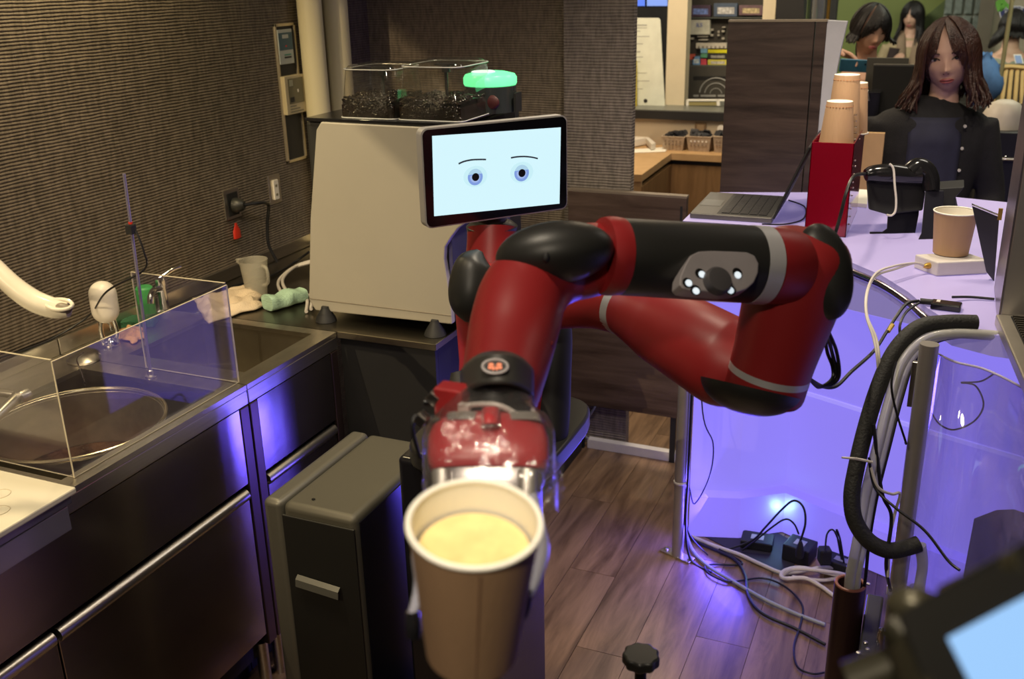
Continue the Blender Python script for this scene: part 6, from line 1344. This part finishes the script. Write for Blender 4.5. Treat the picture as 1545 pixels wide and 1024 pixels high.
# --- woman at the counter
DW = 3.38; s = 1.07
Ch = PD(1431, 85, DW); todir = (CAM-Ch); todir.z = -.12; todir = Matrix.Rotation(math.radians(-4), 3, 'Z') @ todir
R = facing(todir, math.radians(-7))
side = V(math.cos(.18), math.sin(.18), 0)
t = thing('person', (Ch.x, Ch.y, 0), 'woman with long reddish brown hair in black cardigan over navy top at the counter', 'person')
bm_ = MB(); make_head(Ch, R, s, bm_, None, None)
bm_.tube([Ch+V(0, .012, -.07), Ch+V(0, .022, -.12), Ch+V(0, .03, -.19)], [.050, .047, .060], 20, sub=3)
tb = MB(); 
ct = Ch+V(-.03, .02, .028); topc = skirted_torso(tb, ct, 0, .185, s, side=side)
skirted_torso(bm_, ct+V(0, 0, -.005), 0, .150, s, side=side, dep=.085)
shl = topc+side*-.165+V(0, 0, -.085); shr = topc+side*.165+V(0, 0, -.085); fwv = side.cross(V(0, 0, 1))
for sh_, sg in ((shl, -1), (shr, 1)):
    el = sh_+side*.065*sg+V(0, .02, -.27); wr = el+side*-.03*sg+fwv*.13+V(0, 0, -.14)
    arm(tb, sh_, el, wr, s); wv = (wr-el).normalized(); hand(wr-wv*.01, wv, side*-sg, .95, bm_, .5)
body = bm_.build('body', SKIN, t, remesh=.0042, smoothmod=1)
face_parts(Ch, R, s, t, look=-.001, lid=.8)
cg = tb.build('cardigan', KNITB, t, remesh=.012, smoothmod=4)
# navy top panel showing between the cardigan fronts
npn = MB(); fr = ct+V(0, 0, -.15)
def npf(u, v):
    x = (-.085+.17*u)*(1.0 if v < .5 else 1.0); z = -.075-.40*v; 
    yy_ = -(.112*math.sqrt(max(0, 1-(x/.185)**2))+.006) if v > .18 else -(.086+.03*v/.18)*math.sqrt(max(0, 1-(x/.15)**2))-.006
    return fr+side*(x+.0)+V(0, 0, z)+(-fwv if fwv.dot(CAM-fr) < 0 else fwv)*(-yy_)
npn.grid(npf, 14, 18).build('navy_top', NAVY, t, smooth=True, solid=.006)
fdir_ = (-fwv if fwv.dot(CAM-fr) < 0 else fwv)
for k, z in enumerate((-.10, -.175, -.25, -.325)): MB().lathe([(.0055, 0), (.0055, .0025), (0, .003)], fr+side*.092+V(0, 0, z)+fdir_*.106, fdir_, 12).build('button', mat('button_pearl', (.55, .52, .45), .3), t, smooth=True)
hair(Ch, R, s, t, HAIRB, .155, 3, .020, 47, 1.10, 230)
def bangs(Ch, R, s, par, m, n, part, a_in, a_out, b_in, b_out, seed=2, rad=1.12):
    rg = random.Random(seed); mb = MB()
    for sg in (-1, 1):
        for k in range(n):
            u = k/(n-1); az0 = math.radians(part+sg*(1+u*16)); az1 = math.radians(part*.3+sg*(a_in+u*(a_out-a_in))+rg.uniform(-2, 2)); b0 = math.radians(78-u*8); b1 = math.radians(b_in+(b_out-b_in)*u+rg.uniform(-2, 2)); pts = []; rr = []
            for j in range(11):
                tt = j/10; a = az0+(az1-az0)*tt**.75; b = b0+(b1-b0)*tt; p = head_surf(a, b, 1.0)
                lift = rad+.05*math.sin(math.pi*tt)*u; pts.append(Ch+R @ (V(p.x*lift, p.y*lift, p.z*(1.08 if b > 0 else 1))*s)); rr.append(.0050*s*(1-.65*tt**3))
            mb.tube(pts, rr, 5)
    return mb.build('bangs', m, par, smooth=True)
bangs(Ch, R, s, t, HAIRB, 34, -10, 17, 66, 14, -38)
legs(t, ct, side, .92, BLKM, 1.0)
# --- woman with phone
DP = 4.75; Ch = PD(1313, 44, DP); s = 1.0
R = facing(V(.55, -.95, -.22), math.radians(4), 0)
side = V(1, .15, 0).normalized()
t = thing('person', (Ch.x, Ch.y, 0), 'woman with dark tied hair and black top looking down at her phone', 'person')
bm_ = MB(); make_head(Ch, R, s, bm_, None, None)
bm_.tube([Ch+V(-.01, .02, -.07), Ch+V(-.005, .035, -.13), Ch+V(0, .04, -.20)], [.050, .046, .062], 20, sub=3)
ct = Ch+V(0.02, .04, .01); tb = MB(); topc = skirted_torso(tb, ct+V(0, 0, -.045), 0, .19, s, side=side); skirted_torso(bm_, ct, 0, .155, s, side=side, dep=.09)
sh_ = topc+side*-.165+V(0, 0, -.085); el = sh_+V(-.10, -.05, -.22); ph = PD(1286, 84, DP-.25); wr = ph+V(-.085, .02, .025)
arm(tb, sh_, el, wr+V(-.05, .03, -.03), s); bm_.tube([el, wr], [.038, .027], 12); hand(wr, (1, -.1, -.35), (0, -.35, -1), 1.0, bm_, .75)
sh2 = topc+side*.165+V(0, 0, -.085); el2 = sh2+V(.06, .03, -.27); wr2 = el2+V(-.06, -.16, -.06); arm(tb, sh2, el2, wr2, s); hand(wr2, (-.3, -1, -.1), (-1, 0, 0), 1.0, bm_, .5)
bm_.build('body', SKINS, t, remesh=.0048, smoothmod=1)
face_parts(Ch, R, s, t, lid=.35)
tb.build('black_top', mat('dark_navy_cloth', (.010, .011, .020), .85, 0, .15, 30), t, remesh=.012, smoothmod=4)
hair(Ch, R, s, t, HAIRK, .05, 5, .006, 62, 1.04, 150, neck=True, front=.6)
bangs(Ch, R, s, t, HAIRK, 26, 0, 2, 60, 16, -20, 4, 1.09)
MB().tube([Ch+R @ V(.03, .09, .03), Ch+R @ V(.055, .12, -.04), Ch+R @ V(.05, .11, -.13), Ch+R @ V(.035, .09, -.19)], [.04, .045, .04, .012], 14, sub=4).build('ponytail', HAIRK, t, smooth=True)
legs(t, ct, side, .92, BLKM, 1.0)
pa, pb = PD(1269, 98, DP-.27), PD(1308, 100, DP-.27)
Rp = basis3(pb-pa, V(0, 0, 1)); phc = (pa+pb)/2
o = MB().box((-.066, -.028, -.004), (.066, .028, .004), Rp, phc).build('smartphone', mat('phone_teal', (.05, .16, .24), .25, .3, .3, 12), bevel=.003); tag(o, 'teal and blue smartphone held sideways by the woman with tied hair', 'phone')
MB().lathe([(.004, 0), (.004, .0008)], phc+Rp @ V(.048, .008, .004), Rp @ V(0, 0, 1), 10).build('camera_lens', BLKG, o)
# --- far woman in the hall
DF = 8.2; Ch = PD(1377, 24, DF); side = V(1, 0, 0)
R = facing(V(-.3, -1, -.1))
t = thing('person', (Ch.x, Ch.y, 0), 'far woman in open dark coat with beige scarf standing before the lime wall', 'person')
bm_ = MB(); make_head(Ch, R, 1, bm_, None, None); bm_.tube([Ch+V(0, .02, -.07), Ch+V(0, .03, -.19)], [.05, .06], 16); tb = MB(); skirted_torso(bm_, Ch+V(0, .02, 0), 0, .165, 1, side=side, dep=.085)
topc = skirted_torso(tb, Ch+V(0, .02, 0), 0, .185, 1, side=side); sh_ = topc+V(-.165, 0, -.085); el = sh_+V(-.08, 0, -.24); wr = el+V(.12, -.16, .10); arm(tb, sh_, el, wr, 1); hand(wr, (.5, -.5, .6), (1, 0, 0), 1, bm_, .6)
sh2 = topc+V(.165, 0, -.085); el2 = sh2+V(.07, 0, -.25); wr2 = el2+V(-.08, -.18, .02); arm(tb, sh2, el2, wr2, 1); hand(wr2, (-.4, -.8, .2), (-1, 0, 0), 1, bm_, .6)
bm_.build('body', SKIN, t, remesh=.006, smoothmod=1); tb.build('blouse', mat('sand_blouse', (.42, .33, .19), .85), t, remesh=.014, smoothmod=3)
face_parts(Ch, R, 1, t)
ck = MB()
for sg in (-1, 1): ck.tube([topc+V(sg*.10, -.10, -.10), topc+V(sg*.13, -.12, -.40), topc+V(sg*.14, -.12, -.85)], [.05, .07, .08], 14, sub=3)
ck.build('open_coat', mat('coat_brown', (.035, .022, .020), .9), t, smooth=True)
sc2 = MB()
for sg in (-1, 1): sc2.tube([topc+V(sg*.07, .0, .02), topc+V(sg*.06, -.11, -.08), topc+V(sg*.045, -.15, -.35), topc+V(sg*.045, -.15, -.75)], [.03, .035, .04, .042], 12, sub=3, flat=.5)
sc2.build('scarf', mat('scarf_beige', (.28, .20, .13), .9), t, smooth=True)
hair(Ch, R, 1, t, HAIRK, .20, 8, .01, 44, 1.06, 110)
bangs(Ch, R, 1, t, HAIRK, 20, 6, 6, 55, 14, -20, 5, 1.1)
legs(t, topc, side, .92, BLKM, 1.0)
ph = wr2+V(-.03, -.10, .06); o = MB().box((-.02, -.004, -.06), (.02, .004, .06), None, ph).build('white_bottle', mat('bottle_white', (.45, .45, .5), .4), bevel=.003); tag(o, 'small white bottle held by the far woman in the scarf', 'bottle')
# --- seated person seen from behind
DS = 6.6; Ch = PD(1528, 42, DS); side = V(1, 0, 0)
t = thing('person', (Ch.x, Ch.y, 0), 'seated person with black hair and grey-green jacket seen from behind below the route shield', 'person')
R = facing(V(.35, 1, -.1)); bm_ = MB(); make_head(Ch, R, 1, bm_, None, None); bm_.tube([Ch+V(0, -.01, -.07), Ch+V(0, -.02, -.19)], [.05, .06], 16); tb = MB(); skirted_torso(bm_, Ch+V(0, -.02, .02), 0, .19, 1, side=side, dep=.10)
topc = skirted_torso(tb, Ch+V(0, -.02, .02), 0, .215, 1.02, side=side, dep=.13)
for sg in (-1, 1):
    sh_ = topc+V(sg*.19, 0, -.09); el = sh_+V(sg*.07, .02, -.24); wr = el+V(-sg*.05, .22, .02); arm(tb, sh_, el, wr, 1.1); hand(wr, (-sg*.2, 1, 0), (0, 0, -1), 1, bm_, .4)
bm_.build('body', SKIN, t, remesh=.006, smoothmod=1); tb.build('jacket', mat('jacket_sage', (.25, .27, .20), .9), t, remesh=.014, smoothmod=3)
hair(Ch, R, 1, t, HAIRK, .06, 9, .004, 50, 1.0, 110, neck=True); MB().tube([Ch+V(-.05, -.09, .0), Ch+V(-.09, -.12, -.06), Ch+V(-.13, -.11, -.12)], [.03, .035, .012], 12, sub=3).build('ponytail', HAIRK, t, smooth=True)
hz_ = topc.z-.55; legs(t, topc, side, hz_, BLKM, 1.0, sit=V(0, 1, 0))
st = thing('hall_stool', (topc.x, topc.y, 0), 'dark stool under the seated person in the grey-green jacket', 'stool'); MB().lathe([(.20, hz_-.14), (.21, hz_-.10), (.20, hz_-.085)], (topc.x, topc.y, 0), n=24).build('seat', BLKM, st)
for a in range(4): 
    xx, yy_ = .15*math.cos(a*1.57+.78), .15*math.sin(a*1.57+.78); MB().cyl((topc.x+xx, topc.y+yy_, 0), (topc.x+xx, topc.y+yy_, hz_-.13), .015).build('leg', BLKM, st)
# ------------------------------------------------------------------ furniture among the people
c0, c1 = PD(1318, 98, 3.95), PD(1374, 100, 3.95); zb_ = PD(1340, 178, 3.95).z
t = thing('till_monitor', ((c0.x+c1.x)/2, c0.y, CZ-.05), 'black back of a till monitor standing between the two women', 'monitor')
b_((c0.x, c0.y, zb_), (c1.x+.03, c0.y+.03, c0.z)).build('monitor_back', mat('monitor_black', (.018, .016, .014), .5), t, bevel=.004)
b_((c0.x-.0, c0.y+.001, c0.z+.0), (c1.x+.03, c0.y+.012, c0.z+.004)).build('top_edge', mat('edge_olive', (.22, .20, .16), .4), t)
b_((c0.x-.03, c0.y+.06, zb_+.05), (c1.x-.01, c0.y+.08, c0.z+.022)).build('second_panel', mat('edge_olive2', (.10, .09, .07), .4), t)
MB().tube([((c0.x+c1.x)/2, c0.y+.03, 1.0), ((c0.x+c1.x)/2, c0.y+.03, zb_+.02)], .02, 12).build('stem', BLKM, t)
o = b_((c0.x-.12, c0.y-.10, 0), (c1.x+.20, c0.y+.25, 1.0)).build('till_desk', mat('till_desk_dark', (.020, .019, .020), .6), bevel=.004); tag(o, 'dark till desk carrying the monitor behind the counter', 'desk')
p0, p1 = PD(1301, 138, 3.9), PD(1317, 172, 3.9)
t = thing('receipt_printer', (p0.x, p0.y, 1.0), 'small black receipt printer beside the monitor and kraft cups', 'printer')
b_((p0.x-.02, p0.y, 1.0), (p0.x+.07, p0.y+.1, p0.z)).build('case', BLKG, t, bevel=.004); b_((p0.x, p0.y-.0015, p0.z-.035), (p0.x+.03, p0.y, p0.z-.025)).build('paper_slot', STEEL, t)
MB().tube([PD(1307, 150, 3.88), PD(1309, 137, 3.88), PD(1311, 150, 3.88)], .003, 8, sub=4).build('wire_hook', CHROME, t)
p0, p1 = PD(1289, 200, 3.30), PD(1312, 312, 3.30)
o = b_((p0.x, p0.y+.0, 0), (p1.x+.02, p0.y+.03, p0.z)).build('oak_upright_board', mat('oak_warm', (.45, .28, .13), .5)); tag(o, 'warm oak upright board between the red holder and the woman', 'board')
q = [PZ(1291, 312, CZ), PZ(1308, 314, CZ), PZ(1309, 292, CZ), PZ(1293, 291, CZ)]
o = MB().prism(q, (0, 0, .012)).build('paper_pad', PAPERW, bevel=.001); tag(o, 'cream paper pad on the counter right behind the red holder', 'paper pad')
# chair, bamboo, bags on the right
CDp = 5.6
t = thing('slat_chair', PD(1518, 190, CDp), 'light wooden chair with upright slats in its back standing in the hall', 'chair')
t.location.z = 0
wdm = mat('pine_wood', (.42, .27, .10), .5, 0, .15, 8)
MB().tube([PD(1501, 104, CDp), PD(1520, 101, CDp), PD(1545, 103, CDp)], .022, 12, sub=4, flat=.7).build('top_rail', wdm, t, smooth=True)
for k, (xt, xb) in enumerate(((1503, 1493), (1510, 1502), (1518, 1511), (1526, 1521), (1535, 1531), (1543, 1541))):
    MB().tube([PD(xt, 106, CDp), PD(xb, 158, CDp-.05)], .012, 8).build('slat', wdm, t, smooth=True)
sz_ = PD(1515, 165, CDp).z
c_ = PD(1518, 165, CDp)
b_((c_.x-.14, c_.y-.30, .42), (c_.x+.16, c_.y+.05, .45)).build('seat', wdm, t, bevel=.004)
for xx in (-.13, .15):
    for yy_ in (-.28, .03): MB().cyl((c_.x+xx, c_.y+yy_, 0), (c_.x+xx, c_.y+yy_, .42 if yy_ < 0 else c_.z+.05), .014).build('leg', wdm, t)
a = PD(1518, 60, 5.2); o = MB().tube([(a.x, a.y, 0), (a.x, a.y, 1.3), (a.x+.01, a.y, 2.7)], .011, 12).build('bamboo_pole', mat('bamboo', (.26, .22, .11), .5), smooth=True); tag(o, 'thin bamboo pole rising in front of the seated person', 'pole')
lf = thing('hanging_leaves', PD(1512, 4, 5.1), 'sprig of green leaves hanging at the top right edge', 'plant')
for k in range(7):
    p = PD(1508+k*1.6, 3-(k % 3)*4, 5.1); d_ = V(.03*math.sin(k*2), 0, -.05); MB().prism([p, p+d_*.5+V(.012, 0, 0), p+d_, p+d_*.5-V(.012, 0, 0)], (0, .002, 0)).build('leaf', mat('leaf_green', (.10, .30, .04), .5), lf)
cable('stem', [PD(1512, 5, 5.1), PD(1516, -12, 5.1), V(a.x, a.y, 2.2)], .003, mat('leaf_green', (.10, .30, .04), .5), parent=lf)
t = thing('small_tablet', PD(1536, 96, 5.9), 'small white framed tablet with pale blue screen beside the seated person', 'tablet')
MB().prism([PD(*p, 5.9) for p in ((1532, 96), (1529, 82), (1541, 82), (1545, 96))], (0, .01, 0)).build('frame', WHITE, t); MB().prism([PD(*p, 5.895) for p in ((1533.5, 95), (1531, 83.5), (1540, 83.5), (1543, 95))], (0, .002, 0)).build('lit_display', mat('tab_lit', (.05, .06, .08), .3, emit=(.3, .42, .6), estr=.6), t)
tc_ = PD(1536, 98, 5.9); o = b_((tc_.x-.35, tc_.y-.12, 0), (tc_.x+.5, tc_.y+.3, tc_.z-.02)).build('hall_table', mat('hall_table_dark', (.030, .028, .024), .5), bevel=.004); tag(o, 'dark table block in the hall carrying the small tablet', 'table')
pz = PD(1486, 110, 5.3)
o = MB()
rings = []
for i in range(13):
    u = i/12; rr_ = .10*math.sin(math.pi*min(.97, u+.08))**.6
    rings.append([V(pz.x+rr_*math.cos(a)*(1+.2*noise.noise(V(u*5, a, 1))), pz.y+rr_*.7*math.sin(a), pz.z-.16+u*.26+.01*math.sin(a*3)) for a in [2*math.pi*k/20 for k in range(20)]])
o = o.loft(rings).build('blue_bag', mat('denim_blue', (.06, .14, .32), .8, 0, .3, 12), smooth=True); tag(o, 'blue cloth bag behind the shoulder of the woman at the counter', 'bag')
bz_ = pz.z-.165; o = b_((pz.x-.15, pz.y-.12, 0), (pz.x+.05, pz.y+.10, bz_)).build('bag_bench', mat('bench_dark', (.022, .020, .020), .6), bevel=.004); tag(o, 'dark bench block under the blue cloth bag', 'bench')
c = PD(1512, 190, 4.3)
t = thing('white_dome_lamp', (c.x, c.y, PD(1484, 205, 4.1).z), 'white rounded dome lamp beside the shoulder of the woman at the counter', 'lamp')
MB().lathe([(.030, .13), (.06, .115), (.085, .07), (.095, 0), (.097, -.03), (.085, -.032)], c-V(0, 0, .02), n=32).build('shade', mat('shade_white', (.62, .55, .46), .5), t, smooth=True)
cbz = PD(1484, 205, 4.1).z; MB().cyl((c.x, c.y, cbz), (c.x, c.y, c.z), .014).cyl((c.x, c.y, cbz), (c.x, c.y, cbz+.012), .07).build('stand', BLKM, t)
MB().box((-.05, -.02, -.022), (.02, .02, .022), None, c+V(-.055, -.07, -.045)).build('switch_box', BLKM, t, bevel=.003)
p0, p1 = PD(1484, 205, 4.1), PD(1545, 245, 4.1)
p0.y += .12
o = b_((p0.x, p0.y, 0), (p1.x+.15, p0.y+.3, p0.z)).build('black_cabinet', mat('cab_black', (.010, .010, .012), .5), bevel=.004); tag(o, 'low black cabinet in the hall behind the right counter end', 'cabinet')
MB().tube([V(p0.x, p0.y-.006, p0.z-.11), V(p1.x+.15, p0.y-.006, p0.z-.11)], .006, 8).build('cabinet_rail', STEEL, o)
